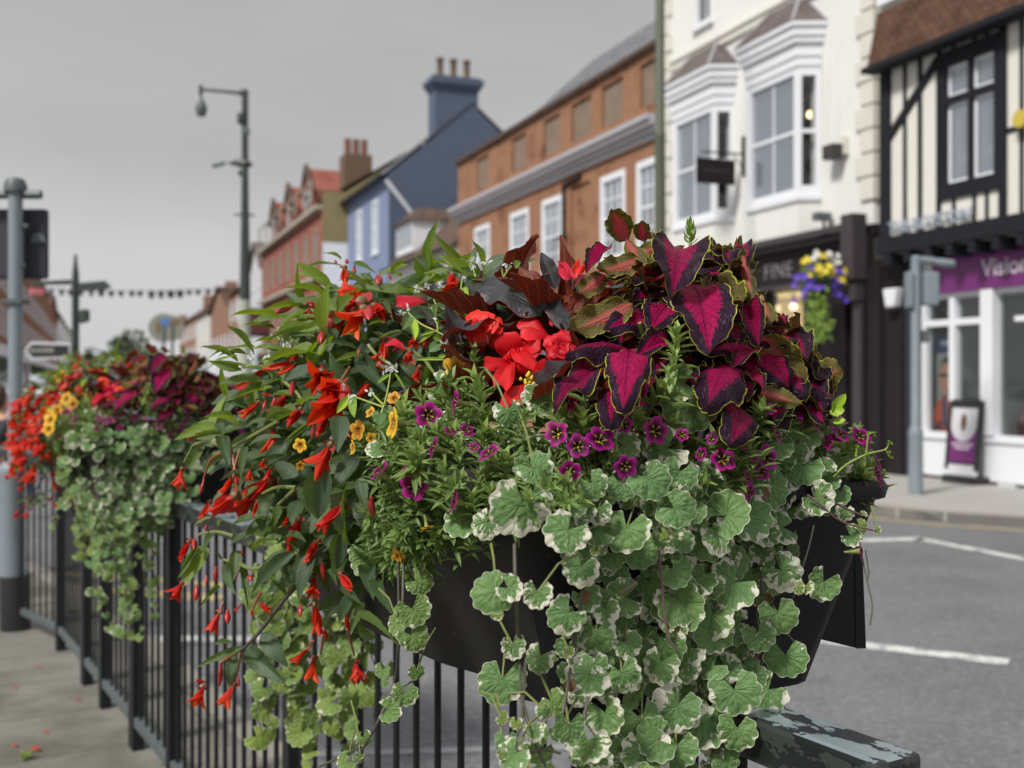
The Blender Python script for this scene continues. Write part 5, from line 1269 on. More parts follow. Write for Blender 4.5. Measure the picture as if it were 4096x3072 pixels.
# ------------------------------------------------------------------ flower meshes (shared by their copies)
def xf(T, m4): 
    V = T['V'] @ m4[:3, :3].T + m4[:3, 3]
    return dict(V=V, F=T['F'], C=T['C'], E=T['E'])
def lathe_t(prof, n=10):
    z = np.array([p[1] for p in prof]); r_ = np.array([p[0] for p in prof])
    f = np.linspace(0, 2 * np.pi, n + 1)
    V3 = np.stack([r_[:, None] * np.cos(f), r_[:, None] * np.sin(f), np.repeat(z[:, None], n + 1, 1)], -1).reshape(-1, 3)
    k = len(prof) - 1
    Q = np.repeat(np.linspace(0, 1, k + 1)[:, None], n + 1, 1); Ph = np.repeat(np.linspace(-1, 1, n + 1)[None], k + 1, 0)
    C = np.stack([Ph, Q, 0 * Q], -1).reshape(-1, 3); E = np.stack([Q, 0 * Q, 0 * Q], -1).reshape(-1, 3)
    return dict(V=V3, F=grid_faces(k, n), C=C, E=E)
def mesh_of(name, parts, mats):
    """parts: list of (template, 4x4, material index, random) -> shared mesh with its origin at 0"""
    lm = LM()
    for T, m4, mi, rn in parts: lm.add(T, m4, rn, 0, mi)
    ORG['_zero'] = Vector()
    class Z: name = '_zero'
    V = np.concatenate(lm.V)
    tmp = bpy.data.objects.new('tmp', None); ORG[tmp.name] = Vector()
    o = lm.build(name, mats, tmp); me = o.data
    bpy.data.objects.remove(o); bpy.data.objects.remove(tmp)
    return me
I4 = np.eye(4)
def cali_mesh(name, petal, seed):
    r = np.random.default_rng(seed)
    rad = lambda f: (.70 + .30 * np.abs(np.cos(2.5 * f)) ** .75) * (1 + .04 * np.sin(f * 2 + seed))
    T = fan_t(60, 9, rad, span=np.pi, seed=seed)
    q = T['C'][:, 1]; ph = T['C'][:, 0] * np.pi
    T['V'][:, 2] = np.where(q < .34, -.75 * (1 - q / .34) ** 1.2, .0) + .16 * np.clip(q - .3, 0, 1) - .16 * np.clip(q - .55, 0, 1) ** 1.5 + .05 * np.cos(5 * ph) * q ** 2 + .04 * np.sin(2 * ph + seed) * q
    T['C'] = T['C'].copy()
    tube = lathe_t([(.02, -1.55), (.10, -1.5), (.12, -1.2), (.15, -.8), (.24, -.35), (.33, -.04)], 10)
    th = lathe_t([(.0, -.28), (.08, -.26), (.10, -.34), (.02, -.5)], 8)
    parts = [(T, I4, 0, r.random()), (tube, I4, 1, .3), (th, I4, 2, .3)]
    for k in range(5):
        m4 = frame((0, 0, -1.35), (math.cos(k * 1.257) * .35, math.sin(k * 1.257) * .35, .9), (math.cos(k * 1.257), math.sin(k * 1.257), .2), .14, .8, .3)
        parts.append((T_sm[0], m4, 3, .7))
    return mesh_of(name, parts, [petal, M['tube_g'], M['throat_y'], M['cali']])
CALI_P = [cali_mesh('purple_flower', M['cali_p'], i) for i in range(3)]
CALI_Y = [cali_mesh('amber_flower', M['cali_y'], i + 5) for i in range(2)]
def bell_mesh(seed, n=5, spread=.42, mats=None):
    """pendent begonia flower hanging along +Y (length 1)"""
    r = np.random.default_rng(seed); parts = []
    for k in range(n):
        a = k * 2 * np.pi / n + r.uniform(-.2, .2); s = spread * r.uniform(.55, 1.5)
        ey = np.array((math.cos(a) * s, 1, math.sin(a) * s)); nh = np.array((math.cos(a), -.2, math.sin(a)))
        L_ = r.uniform(.82, 1.0)
        parts.append((T_bell[k % 3], frame((math.cos(a) * .03, .12, math.sin(a) * .03), ey, -nh, r.uniform(.19, .27), L_ * .9, .45), 0, r.random()))
    ov_ = lathe_t([(.01, 0), (.07, .03), (.09, .09), (.07, .15), (.02, .19)], 8)
    ov_['V'] = ov_['V'][:, [0, 2, 1]]
    parts.append((ov_, I4, 1, .4))
    st = leaf_t(4, 1, ov(.5, .5)); 
    for k in range(3): parts.append((st, frame((0, .02, 0), (math.cos(k * 2.1) * .5, .3, math.sin(k * 2.1) * .5), (0, 0, 1), .12, .2, .1), 2, .5))
    return mesh_of('bell_flower', parts, [M['orange_p'], M['ovary'], M['bud']])
BELL = [bell_mesh(i, n, s) for i, (n, s) in enumerate(((5, .24), (4, .40), (5, .48), (4, .17)))]
def bud_mesh():
    T = lathe_t([(.0, 0), (.10, .04), (.13, .12), (.12, .2), (.20, .3), (.25, .5), (.20, .75), (.09, .93), (.0, 1)], 10)
    T['V'] = T['V'][:, [0, 2, 1]] * np.array((1, 1, .7))
    return mesh_of('bud', [(T, I4, 0, .5)], [M['bud']])
BUD = bud_mesh()
def rosette_mesh(seed, n=34, mats=None):
    r = np.random.default_rng(seed); parts = []
    for k in range(n):
        f = k / n; a = k * 2.39996 + r.uniform(-.3, .3); el = R(75 - 78 * f ** .8) + r.uniform(-.15, .15)
        ey = np.array((math.cos(a) * math.cos(el), math.sin(a) * math.cos(el), math.sin(el)))
        nh = np.array((-math.cos(a) * math.sin(el), -math.sin(a) * math.sin(el), math.cos(el))) + r.normal(size=3) * .2
        L_ = .30 + .62 * f ** .7
        parts.append((T_pet[k % 4], frame(np.array((0, 0, -.1 + .12 * (1 - f))), ey, nh, L_ * r.uniform(.75, 1.0), L_ * r.uniform(.9, 1.1), L_), 0, r.random()))
    return mesh_of('double_flower', parts, [M['red_p']])
ROSE = [rosette_mesh(i, 30 + 4 * i) for i in range(2)]
def flower(me, par, c, nz, s, roll=0., name=None, sy=None):
    """copy of a flower mesh at c, its face (+Z) towards nz"""
    o = bpy.data.objects.new(name or me.name.split('.')[0], me); COL.objects.link(o); o.parent = par
    q = Vector(nz).to_track_quat('Z', 'Y') @ Vector((0, 0, 1)).rotation_difference(Vector((0, 0, 1)))
    q = q @ Matrix.Rotation(roll, 3, 'Z').to_quaternion()
    o.rotation_mode = 'QUATERNION'; o.rotation_quaternion = q
    o.location = Vector(c) - ORG[par.name]; o.scale = (s, s if sy is None else sy, s)
    return o
def hang(me, par, base, tip, wd, roll=0., name=None):
    """copy of a hanging flower or bud from base to tip; wd scales its width"""
    o = bpy.data.objects.new(name or me.name.split('.')[0], me); COL.objects.link(o); o.parent = par
    d = Vector(tip) - Vector(base); L_ = d.length
    q = d.to_track_quat('Y', 'Z') @ Matrix.Rotation(roll, 3, 'Y').to_quaternion()
    o.rotation_mode = 'QUATERNION'; o.rotation_quaternion = q
    o.location = Vector(base) - ORG[par.name]; o.scale = (L_ * wd, L_, L_ * wd)
    return o
# ------------------------------------------------------------------ planter trough hooked over the railing
TL = 1.05
pl = thing('planter', 'black plastic trough nearest the camera hooked over the railing, overflowing with flowers', 'planter', P(.5, 0, 1.085), 'planters on the railing')
NT_, ZS = 44, [1.085, 1.12, 1.18, 1.24, 1.30, 1.352]
def ringpts(k):
    """outline of the trough at level k: near end, road side, far end, pavement side"""
    s = (ZS[k] - 1.085) / (1.385 - 1.085); hw = .205 + .105 * s; rw = .028; tn = .055 * (1 - s); out = []
    rc = .045
    def inset(t):
        b = math.exp(-((t - .14) / .05) ** 2) + math.exp(-((t - .33) / .07) ** 2) * .8
        return .05 * b * max(0, .55 - s)
    for i in range(NT_ + 1):
        t = tn + rc + (TL - 2 * tn - 2 * rc) * i / NT_; out.append((t, -hw + inset(t)))
    for a in (30, 60, 90): out.append((TL - tn - rc + rc * math.sin(R(a)), -hw + rc - rc * math.cos(R(a))))
    for a in (0, 30, 60, 90): out.append((TL - tn - rc + rc * math.cos(R(a)), hw + rw - rc + rc * math.sin(R(a))))
    for i in range(6): t = TL - tn - rc - (TL - 2 * tn - 2 * rc) * (i + 1) / 6; out.append((t, hw + rw))
    for a in (30, 60, 90): out.append((tn + rc - rc * math.sin(R(a)), hw + rw - rc + rc * math.cos(R(a))))
    for a in (0, 30, 60, 90): out.append((tn + rc - rc * math.cos(R(a)), -hw + rc - rc * math.sin(R(a))))
    return out
m = MB(); rings = []
for k in range(len(ZS)): rings.append([P(t, w, ZS[k]) for t, w in ringpts(k)])
top = ringpts(len(ZS) - 1)
cx_, cw_ = TL / 2, 0
def grow(o, z):
    out = []
    for t, w in top: out.append(P(t + o * (1 if t > cx_ else -1) * min(1, abs(t - cx_) / (TL / 2 - .05)) ** 8, w + o * max(-1, min(1, w / .28)), z))
    return out
rings += [grow(.010, 1.356), grow(.013, 1.372), grow(.009, 1.382), grow(-.006, 1.386), grow(-.022, 1.382), grow(-.026, 1.36), grow(-.028, 1.335)]
n = len(top)
vs = [v for r_ in rings for v in r_]
fs = [[i * n + j, i * n + (j + 1) % n, (i + 1) * n + (j + 1) % n, (i + 1) * n + j] for i in range(len(rings) - 1) for j in range(n)]
fs.append(list(range(n))[::-1])
m.add(vs, fs); m.build('trough', M['trough'], pl, smooth=True)
m = MB(); m.poly(rings[-1]); m.build('soil', M['soil'], pl)
m = MB()
q = [at(3425, 2180, 1.74), at(3280, 2180, 1.73), at(3230, 2545, 1.73), at(3425, 2592, 1.74)]
dv = Vector((.010, .014, 0)); m.prism([p for p in q], [p + dv for p in q])
e0, e1 = at(3420, 2215, 1.738), at(3424, 2594, 1.738)
m.prism([e0, e0 + Vector((.012, .0, 0)), e1 + Vector((.016, .0, 0)), e1], [p + Vector((.002, .03, 0)) for p in (e0, e0 + Vector((.010, .0, 0)), e1 + Vector((.014, .0, 0)), e1)])
m.build('hanging_bracket', M['iron'], pl)

def stems(par, polys, mat, name='stem', r0=.003, r1=.002, on_f=on, off=0.0, parts=None):
    """one mesh of thin stems through photo points; each is a list of (px, py)"""
    for pl_ in polys:
        m = MB()
        pts = [Vector(on_f(x, y, off)) for x, y in pl_]
        if len(pts) > 2:                                     # smooth the polyline
            sm = []
            for i in range(len(pts) - 1):
                a, b, c, d = pts[max(i - 1, 0)], pts[i], pts[i + 1], pts[min(i + 2, len(pts) - 1)]
                for s in (0, .33, .66): sm.append(.5 * ((2 * b) + (c - a) * s + (2 * a - 5 * b + 4 * c - d) * s * s + (3 * b - a - 3 * c + d) * s ** 3))
            pts = sm + [pts[-1]]
        k = len(pts); m.tube(pts, [r0 + (r1 - r0) * i / (k - 1) for i in range(k)], 6); m.build(name, mat, par, smooth=True)
mpx = lambda px, py, d: d / F * dep(px, py)                    # photo pixels -> metres on the planting

# ------------------------------------------------------------------ coleus
base = P(.15, .06, 1.36)
co = thing('coleus', 'magenta and dark purple coleus with yellow scalloped leaf edges on top of the near planter', 'coleus', base, 'coleus in the planters')
lm = LM()
col_list = [  # base, tip, width (in the enlarged view), underside, distance offset, template
    (560, 300, 455, 58, 190, 1, .02, 4), (690, 310, 668, 158, 120, 1, .05, 0), (940, 370, 905, 695, 400, 0, -.07, 1), (1045, 620, 1175, 1135, 430, 0, -.05, 0),
    (1085, 345, 1420, 470, 150, 1, .02, 2), (1170, 570, 1415, 800, 250, 1, -.02, 3), (1440, 750, 1540, 1088, 175, 0, -.02, 5), (615, 760, 122, 958, 215, 1, -.05, 2),
    (575, 1100, 118, 1135, 190, 0, -.07, 3), (440, 1215, 22, 1482, 280, 0, -.06, 4), (590, 1120, 540, 1540, 285, 0, -.08, 2), (880, 1050, 635, 1145, 190, 0, -.05, 1),
    (1330, 1215, 1170, 1515, 330, 0, -.06, 3), (1330, 1480, 1335, 1800, 350, 0, -.04, 2), (1405, 1285, 1582, 1398, 140, 0, -.05, 1), (1560, 1150, 1760, 1395, 290, 0, -.03, 2),
    (1535, 1020, 1870, 1340, 250, 1, -.03, 3), (1885, 1090, 1848, 835, 115, 1, .0, 5), (1885, 1325, 2155, 1245, 240, 1, .0, 0), (1815, 1430, 2085, 1600, 230, 0, .0, 2),
    (1550, 1425, 1855, 1505, 140, 1, -.06, 1), (705, 650, 440, 555, 190, 0, .0, 2), (865, 790, 745, 965, 270, 0, -.02, 0), (440, 350, 270, 545, 150, 0, .0, 5),
    (690, 430, 340, 505, 170, 1, -.03, 2), (415, 550, 190, 692, 150, 1, -.01, 2), (1500, 1130, 1340, 1235, 150, 0, -.03, 1), (1500, 1100, 1195, 1108, 120, 0, -.03, 3),
    (985, 350, 790, 290, 100, 1, .0, 0), (1310, 490, 1115, 335, 240, 1, .03, 2), (1560, 730, 1640, 905, 120, 1, .0, 0), (1640, 880, 1740, 905, 90, 0, .01, 1),
    (1640, 930, 1785, 960, 110, 1, .0, 3), (780, 895, 395, 960, 270, 0, .0, 2), (1230, 930, 1390, 1060, 240, 0, .0, 2), (1430, 400, 1500, 720, 140, 1, .01, 5),
    (560, 1410, 440, 1660, 280, 0, -.03, 2), (640, 430, 790, 330, 150, 1, .04, 0), (560, 290, 640, 460, 150, 1, .0, 1), (1190, 380, 1330, 470, 200, 0, .03, 0),
    (1750, 1490, 1640, 1640, 170, 0, -.01, 2), (1440, 1330, 1380, 1480, 160, 0, -.02, 4), (300, 560, 170, 660, 110, 0, .02, 2), (690, 250, 840, 250, 60, 1, .03, 0), (1360, 360, 1460, 470, 110, 0, .01, 1), (1700, 900, 1830, 1040, 150, 0, .03, 0)]
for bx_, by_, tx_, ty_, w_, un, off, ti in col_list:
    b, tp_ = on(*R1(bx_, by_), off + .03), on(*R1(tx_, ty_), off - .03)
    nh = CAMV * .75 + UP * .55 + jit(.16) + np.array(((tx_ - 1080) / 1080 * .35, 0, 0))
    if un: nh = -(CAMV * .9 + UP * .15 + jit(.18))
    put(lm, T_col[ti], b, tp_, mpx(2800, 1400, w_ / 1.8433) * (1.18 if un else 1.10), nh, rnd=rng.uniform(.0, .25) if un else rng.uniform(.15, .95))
cc = np.array(at(2830, 1500, 1.70))
COLP = [(2180, 1620), (2250, 1350), (2330, 1150), (2420, 990), (2560, 960), (2950, 960), (3030, 1060), (3060, 1230), (3180, 1310), (3280, 1400), (3350, 1560), (3340, 1720), (2900, 1850), (2400, 1700)]
def incol(p): return inside(COLP, CX + F * p[0] / p[1], HY - (p[2] - CZ) * F / p[1])
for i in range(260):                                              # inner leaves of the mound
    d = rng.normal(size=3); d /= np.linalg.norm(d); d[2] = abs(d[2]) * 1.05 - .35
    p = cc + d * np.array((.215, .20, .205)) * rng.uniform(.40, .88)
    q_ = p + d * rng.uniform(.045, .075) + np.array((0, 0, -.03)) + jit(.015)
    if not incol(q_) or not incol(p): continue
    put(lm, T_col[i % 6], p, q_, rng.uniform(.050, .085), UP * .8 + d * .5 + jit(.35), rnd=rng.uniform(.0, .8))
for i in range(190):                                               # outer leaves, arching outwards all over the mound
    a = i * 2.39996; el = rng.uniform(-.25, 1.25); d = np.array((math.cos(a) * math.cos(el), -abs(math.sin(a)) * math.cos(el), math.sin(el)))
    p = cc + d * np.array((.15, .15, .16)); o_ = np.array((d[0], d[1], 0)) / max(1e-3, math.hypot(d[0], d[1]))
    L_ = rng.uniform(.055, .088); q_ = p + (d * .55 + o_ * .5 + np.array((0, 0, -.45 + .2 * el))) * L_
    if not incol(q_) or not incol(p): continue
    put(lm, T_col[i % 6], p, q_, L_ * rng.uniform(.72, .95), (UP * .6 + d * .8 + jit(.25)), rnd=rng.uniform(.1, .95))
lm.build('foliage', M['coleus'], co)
m = MB()
for i in range(16):
    d = Vector((rng.normal() * .09, rng.normal() * .08, rng.uniform(.14, .30))); b = Vector(base) + Vector((rng.normal() * .03, rng.normal() * .03, 0)); m.tube([b, b + d * .5 + Vector((0, 0, .03)), b + d], [.005, .0045, .003], 6)
for a, b in (((1000, 560), (1110, 330)), ((680, 570), (650, 480)), ((660, 590), (575, 540)), ((1340, 560), (1130, 590)), ((1030, 420), (1035, 300))): m.tube([Vector(on(*R1(*a), .04)), Vector(on(*R1(*b), .02))], [.0035, .0022], 6)
m.build('stem', M['stem_g'], co)
lm = LM(); c0 = on(*R1(1035, 330), .0)
for k in range(16): 
    z = k / 16; a = k * 2.4
    put(lm, T_oval[k % 2], c0 + np.array((0, 0, .032 * z)), c0 + np.array((math.cos(a) * .012 * (1 - z * .6), math.sin(a) * .012 * (1 - z * .6), .032 * z + .012)), .009 * (1 - z * .4), np.array((math.cos(a), math.sin(a), .5)), tone=.35)
lm.build('flower_spike', M['euph'], co)

# ------------------------------------------------------------------ dark-leaved double begonia with red rosettes
base = P(.40, -.03, 1.36)
db = thing('double_begonia', 'begonia with near black leaves and big red double flowers left of the near coleus', 'begonia', base, 'double begonias in the planters')
lm = LM()
for bx_, by_, tx_, ty_, w_, un, off, ti, RR in ((1290, 700, 455, 330, 560, 0, -.02, 1, R2), (1390, 500, 1030, 175, 320, 1, .06, 0, R2), (1450, 430, 1283, 32, 200, 0, .05, 2, R2), (1570, 860, 1130, 405, 280, 0, .02, 1, R2),
        (1660, 690, 2030, 310, 190, 1, .03, 1, R2), (1440, 330, 1600, 230, 180, 1, .09, 0, R2), (1100, 340, 500, 330, 110, 1, .05, 2, R2), (1830, 1385, 1340, 1425, 120, 0, .03, 1, R3), (1900, 830, 1290, 705, 130, 0, .05, 2, R3), (1420, 560, 1640, 540, 170, 1, .05, 1, R2),
        (1500, 700, 1600, 880, 200, 0, .03, 1, R2), (1000, 900, 700, 1000, 200, 0, .08, 1, R2)):
    b, tp_ = on(*RR(bx_, by_), off + .02), on(*RR(tx_, ty_), off - .01)
    nh = (CAMV * .6 + UP * .7 + jit(.12)) if not un else -(CAMV * .9 + UP * .1 + jit(.15))
    put(lm, T_dark[ti], b, tp_, mpx(*RR(bx_, by_), w_ / (2.765 if RR is R2 else 2.212)), nh)
for i in range(90):
    x, y = R2(rng.uniform(300, 1750), rng.uniform(600, 1900)); b = on(x, y, rng.uniform(.07, .24)); d = jit(.05); d[2] = abs(d[2])
    put(lm, T_dark[i % 3], b, b + d + np.array((0, -.03, 0)), .06, UP + jit(.4))
lm.build('foliage', M['darkleaf'], db)
f_w = lambda px, RR=None: mpx(2000, 1400, px / 2.765)
for (x, y, r_, k) in ((640, 890, 255, 0), (1520, 1090, 215, 1)):
    flower(ROSE[k], db, on(*R2(x, y), -.01), (rng.normal() * .1 - (.15 if k == 0 else -.1), -1, .35), f_w(r_) * 1.12, name='double_flower')
lm = LM()
for bx_, by_, tx_, ty_, w_, ti, off in ((1010, 1240, 870, 925, 310, 0, 0), (1060, 1200, 1200, 985, 270, 2, -.005), (930, 1180, 1215, 1370, 250, 1, -.02), (1180, 1460, 1420, 1270, 270, 3, -.015), (960, 1300, 640, 1290, 200, 1, -.01),
        (980, 1310, 780, 1500, 170, 0, -.012), (1020, 1330, 890, 1575, 150, 1, -.01), (1360, 930, 1040, 760, 230, 2, .02), (1390, 950, 1060, 970, 210, 0, .0), (1160, 1500, 950, 1660, 260, 2, .02), (1080, 1190, 1300, 1130, 220, 3, .01), (1300, 1100, 1110, 1000, 200, 0, .012), (1200, 1330, 1080, 1180, 200, 1, .0)):
    b, tp_ = on(*R2(bx_, by_), off + .015), on(*R2(tx_, ty_), off - .02)
    put(lm, T_pet[ti], b, tp_, f_w(w_), CAMV + UP * .5 + jit(.22))
for k in range(26):
    a = rng.uniform(0, 6.28); c = on(*R2(1040 + math.cos(a) * 60, 1220 + math.sin(a) * 60), .01); tp_ = on(*R2(1040 + math.cos(a) * 190, 1220 + math.sin(a) * 170), -.005)
    put(lm, T_pet[k % 4], c, tp_, f_w(190), CAMV + UP * .4 + jit(.3))
lm.build('open_flower', M['red_p'], db)
m = MB(); c = Vector(on(*R2(1172, 1440), -.02))
for k in range(26): m.lathe(c + Vector((rng.normal() * .007, rng.normal() * .003 - .004, rng.normal() * .008 - .003)), [(0, 0), (.0022, .001), (.0028, .003), (.0, .006)], 6)
m.build('stamens', M['throat_y'], db)
for x, y, dx, dy, wd in ((1110, 300, -110, 20, 1.0), (1080, 380, -130, 10, 1.3), (440, 560, -150, 60, 1.2), (330, 450, -40, -160, 1.0), (1500, 130, 130, 190, .9), (1760, 110, -90, 170, .9), (2180, 190, -230, 20, .8), (560, 780, 60, -100, 1), (1360, 740, 60, 20, 1)):
    lm = LM(); b, tp_ = on(*R2(x, y), .05), on(*R2(x + dx, y + dy), .03)
    for k in range(3): put(lm, T_pet[k], b + jit(.004), tp_ + jit(.006), f_w(80 * wd), CAMV + UP * .6 + jit(.6))
    lm.build('half_open_bud', M['red_p'], db)

# ------------------------------------------------------------------ trailing begonia
base = P(.72, -.05, 1.36)
tbg = thing('trailing_begonia', 'trailing begonia with toothed pointed leaves and hanging scarlet bells, spilling left off the near planter', 'begonia', base, 'trailing begonias in the planters')
lm = LM()
L3 = [(1130, 240, 1345, 320, 55, .3), (1030, 195, 870, 135, 35, .5), (1030, 250, 700, 265, 38, .5), (1340, 440, 1010, 348, 85, .5), (1440, 490, 895, 478, 60, .4), (900, 520, 515, 438, 75, .6), (935, 650, 785, 505, 110, .4), (990, 690, 1000, 488, 100, .5), (870, 720, 585, 715, 42, .4), (860, 810, 360, 908, 66, .55), (800, 880, 490, 895, 50, .5), (1480, 315, 1602, 185, 75, .7),
      (1850, 530, 1655, 255, 140, .8), (2010, 355, 1745, 318, 95, .7), (1830, 450, 2010, 343, 75, .8), (1720, 300, 1648, 205, 55, .6), (2090, 335, 2185, 150, 115, .9), (2010, 265, 1825, 213, 75, .8), (2060, 275, 2135, 200, 65, .8), (1700, 520, 1595, 445, 100, .6), (1530, 615, 1365, 538, 55, .2), (1370, 600, 1490, 745, 48, .3), (1250, 800, 1475, 762, 42, .1), (1200, 885, 1075, 848, 55, .7), (1430, 920, 1295, 828, 75, .5),
      (830, 1030, 360, 1105, 130, .8), (750, 1115, 832, 905, 90, .8), (1160, 985, 895, 915, 55, .0), (1215, 1035, 965, 1097, 60, .7), (1095, 1105, 735, 1255, 80, .2), (805, 1150, 525, 1275, 120, .0), (505, 1250, 265, 1355, 100, .0), (430, 1330, -10, 1460, 95, .75), (440, 1215, 228, 1158, 60, .6), (470, 1265, 145, 1355, 65, .6), (1250, 1105, 1432, 1365, 140, .0), (645, 1420, 395, 1400, 80, .5), (680, 1485, 835, 1418, 60, .6), (1870, 680, 1560, 720, 160, .0), (2050, 560, 1850, 640, 110, .0), (1990, 460, 1780, 560, 120, .2), (1500, 480, 1640, 420, 80, .4), (1230, 560, 1330, 660, 70, .2), (1040, 720, 880, 790, 70, .2), (1560, 830, 1350, 900, 80, .1), (640, 1560, 330, 1650, 80, .5), (1010, 1400, 700, 1480, 90, .1), (1300, 380, 1180, 310, 50, .5), (1560, 350, 1450, 330, 45, .5)]
L4 = [(1680, 140, 1660, 468, 160, 0), (1545, 590, 1475, 1068, 240, 0), (1390, 700, 1475, 1105, 200, 0), (1745, 730, 1732, 1318, 200, 0), (1865, 685, 1905, 968, 105, 0), (1075, 820, 988, 1218, 170, .1), (1160, 335, 865, 408, 90, .15), (1190, 485, 795, 692, 75, 0), (1210, 365, 998, 585, 120, 0), (630, 325, 705, 595, 110, 0), (600, 208, 645, 345, 80, .1), (485, 395, 315, 615, 85, .3), (850, 415, 800, 690, 75, .1), (975, 690, 615, 700, 55, .0), (965, 765, 775, 912, 75, .3), (1095, 1040, 685, 1095, 95, .1), (985, 1050, 835, 1235, 75, .3), (1160, 1225, 875, 1325, 90, .3), (1200, 1330, 930, 1670, 125, .05), (1390, 1335, 1305, 1710, 150, .05), (495, 1295, 288, 1665, 165, .7), (565, 1190, 475, 1335, 75, .1), (1205, 1205, 1385, 1255, 100, .1), (1275, 1250, 1305, 1345, 110, .1), (545, 1040, 385, 1112, 55, .5), (645, 1060, 598, 1118, 55, .4), (1110, 190, 845, 232, 65, .1), (1455, 175, 1185, 372, 45, .3), (1250, 560, 1175, 705, 210, 0), (420, 1290, 240, 1590, 60, .5), (930, 1180, 700, 1300, 90, .1), (1330, 900, 1250, 1100, 140, 0), (1600, 400, 1480, 640, 160, 0), (1700, 1150, 1640, 1500, 150, 0), (1130, 940, 1100, 1120, 80, .3), (760, 1330, 740, 1600, 100, .2), (1000, 640, 900, 560, 60, .6)]
L9 = [(705, 740, 350, 895, 55, .3), (745, 750, 1035, 1025, 140, 0), (855, 635, 1055, 895, 130, 0), (650, 765, 608, 1075, 92, 0), (1245, 15, 1128, 385, 120, 0), (1105, 15, 765, 335, 98, .05), (705, 100, 745, 450, 55, .1), (880, 90, 1045, 345, 100, .3), (1565, 300, 1435, 565, 95, 0), (1780, 225, 1840, 490, 115, 0), (1530, 530, 1895, 725, 110, .4), (1205, 565, 1078, 695, 55, .4), (1355, 150, 1425, 275, 45, .2), (535, 275, 368, 455, 35, .3), (620, 700, 490, 720, 60, .3), (590, 100, 640, 340, 80, .2), (1480, 250, 1620, 420, 70, 0), (1660, 120, 1700, 380, 120, 0)]
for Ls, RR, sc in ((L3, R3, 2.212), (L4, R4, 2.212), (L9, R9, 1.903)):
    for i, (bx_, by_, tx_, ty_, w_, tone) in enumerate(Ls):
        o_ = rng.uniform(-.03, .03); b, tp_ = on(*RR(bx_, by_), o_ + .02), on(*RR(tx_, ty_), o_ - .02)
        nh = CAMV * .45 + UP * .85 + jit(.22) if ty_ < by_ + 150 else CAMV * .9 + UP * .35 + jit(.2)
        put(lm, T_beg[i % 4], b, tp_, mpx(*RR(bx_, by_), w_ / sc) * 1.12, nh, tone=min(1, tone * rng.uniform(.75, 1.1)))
polyb = [(1080, 1380), (1500, 1120), (2000, 1060), (2100, 1250), (1750, 1350), (1700, 1500), (1480, 1700), (1500, 2000), (1580, 2300), (1450, 2420), (1200, 2350), (1000, 2120), (850, 1800), (900, 1600)]
for i, (x, y) in enumerate(scatter(polyb, 230)):
    o_ = rng.uniform(.09, .30); b = on(x, y, o_); d = np.array((rng.normal() * .05 - .02, rng.normal() * .03 - .02, rng.normal() * .03 - .03))
    put(lm, T_beg[i % 4], b, b + d / np.linalg.norm(d) * rng.uniform(.045, .08), rng.uniform(.016, .030), UP * .8 + CAMV * .5 + jit(.3), tone=rng.uniform(0, .2))
poly2 = [(1250, 1250), (1600, 1130), (2050, 1080), (2120, 1300), (1800, 1400), (1720, 1600), (1500, 1760), (1480, 2050), (1500, 2330), (1300, 2300), (1080, 2050), (980, 1800), (1040, 1560)]
for i, (x, y) in enumerate(scatter(poly2, 620)):
    b = on(x, y, rng.uniform(.12, .36)); d = jit(1) - UP * .3
    put(lm, T_beg[i % 4], b, b + d / np.linalg.norm(d) * rng.uniform(.05, .085), rng.uniform(.022, .038), UP * .6 + CAMV * .8 + jit(.35), tone=rng.uniform(0, .12))
edge = [(1000, 1330), (1160, 1220), (1330, 1080), (1600, 1040), (1900, 1040), (2000, 1120), (1500, 1260), (1200, 1420), (960, 1700), (850, 1800), (880, 1560)]
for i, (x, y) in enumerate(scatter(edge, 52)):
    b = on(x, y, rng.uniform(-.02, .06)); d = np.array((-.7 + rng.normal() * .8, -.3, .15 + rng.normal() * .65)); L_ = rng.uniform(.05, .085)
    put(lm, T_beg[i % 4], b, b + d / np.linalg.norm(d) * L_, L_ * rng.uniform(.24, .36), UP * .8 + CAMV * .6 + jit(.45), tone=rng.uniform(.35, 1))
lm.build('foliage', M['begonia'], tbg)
stems(tbg, [[R4(1130, 190), R4(900, 320), R4(720, 420), R4(560, 480)], [R4(640, 430), R4(560, 380), R4(400, 390), R4(360, 450), R4(305, 550)], [R4(1290, 775), R4(1130, 770), R4(990, 830)], [R4(1285, 785), R4(1130, 930)], [R4(740, 1205), R4(590, 1165), R4(430, 1190)],
            [R4(1030, 1465), R4(900, 1495), R4(780, 1445), R4(645, 1410), R4(600, 1355)], [R4(1360, 1358), R4(1200, 1360), R4(1180, 1420)], [R3(1270, 950), R3(1340, 1040), R3(1500, 1150)], [R3(530, 1280), R3(640, 1380), R3(690, 1460)], [R3(750, 620), R3(860, 720)], [R3(1580, 980), R3(1740, 1060), R3(1850, 1200)]], M['stem_g'], 'stem', .0032, .0022)
stems(tbg, [[R9(1105, 285), R9(1010, 390), R9(820, 640), R9(700, 760)]], M['stem_d'], 'woody_stem', .0045, .003)
stems(tbg, [[R4(800, 430), R4(745, 610), R4(745, 690)], [R4(650, 460), R4(535, 530), R4(470, 720)], [R4(720, 440), R4(755, 640)], [R3(620, 585), R3(690, 590), R3(800, 660)], [R9(560, 390), R9(535, 470)], [R9(840, 320), R9(780, 450)], [R9(1215, 300), R9(1255, 395)], [R9(1240, 690), R9(1200, 750)], [R9(1320, 660), R9(1300, 790)], [R9(1500, 600), R9(1555, 800)], [R3(1100, 1150), R3(1010, 1290)], [R3(1280, 570), R3(1180, 590)], [R9(700, 760), R9(660, 960)], [R9(690, 760), R9(560, 840), R9(535, 900)]], M['stem_r'], 'flower_stalk', .0026, .0018)
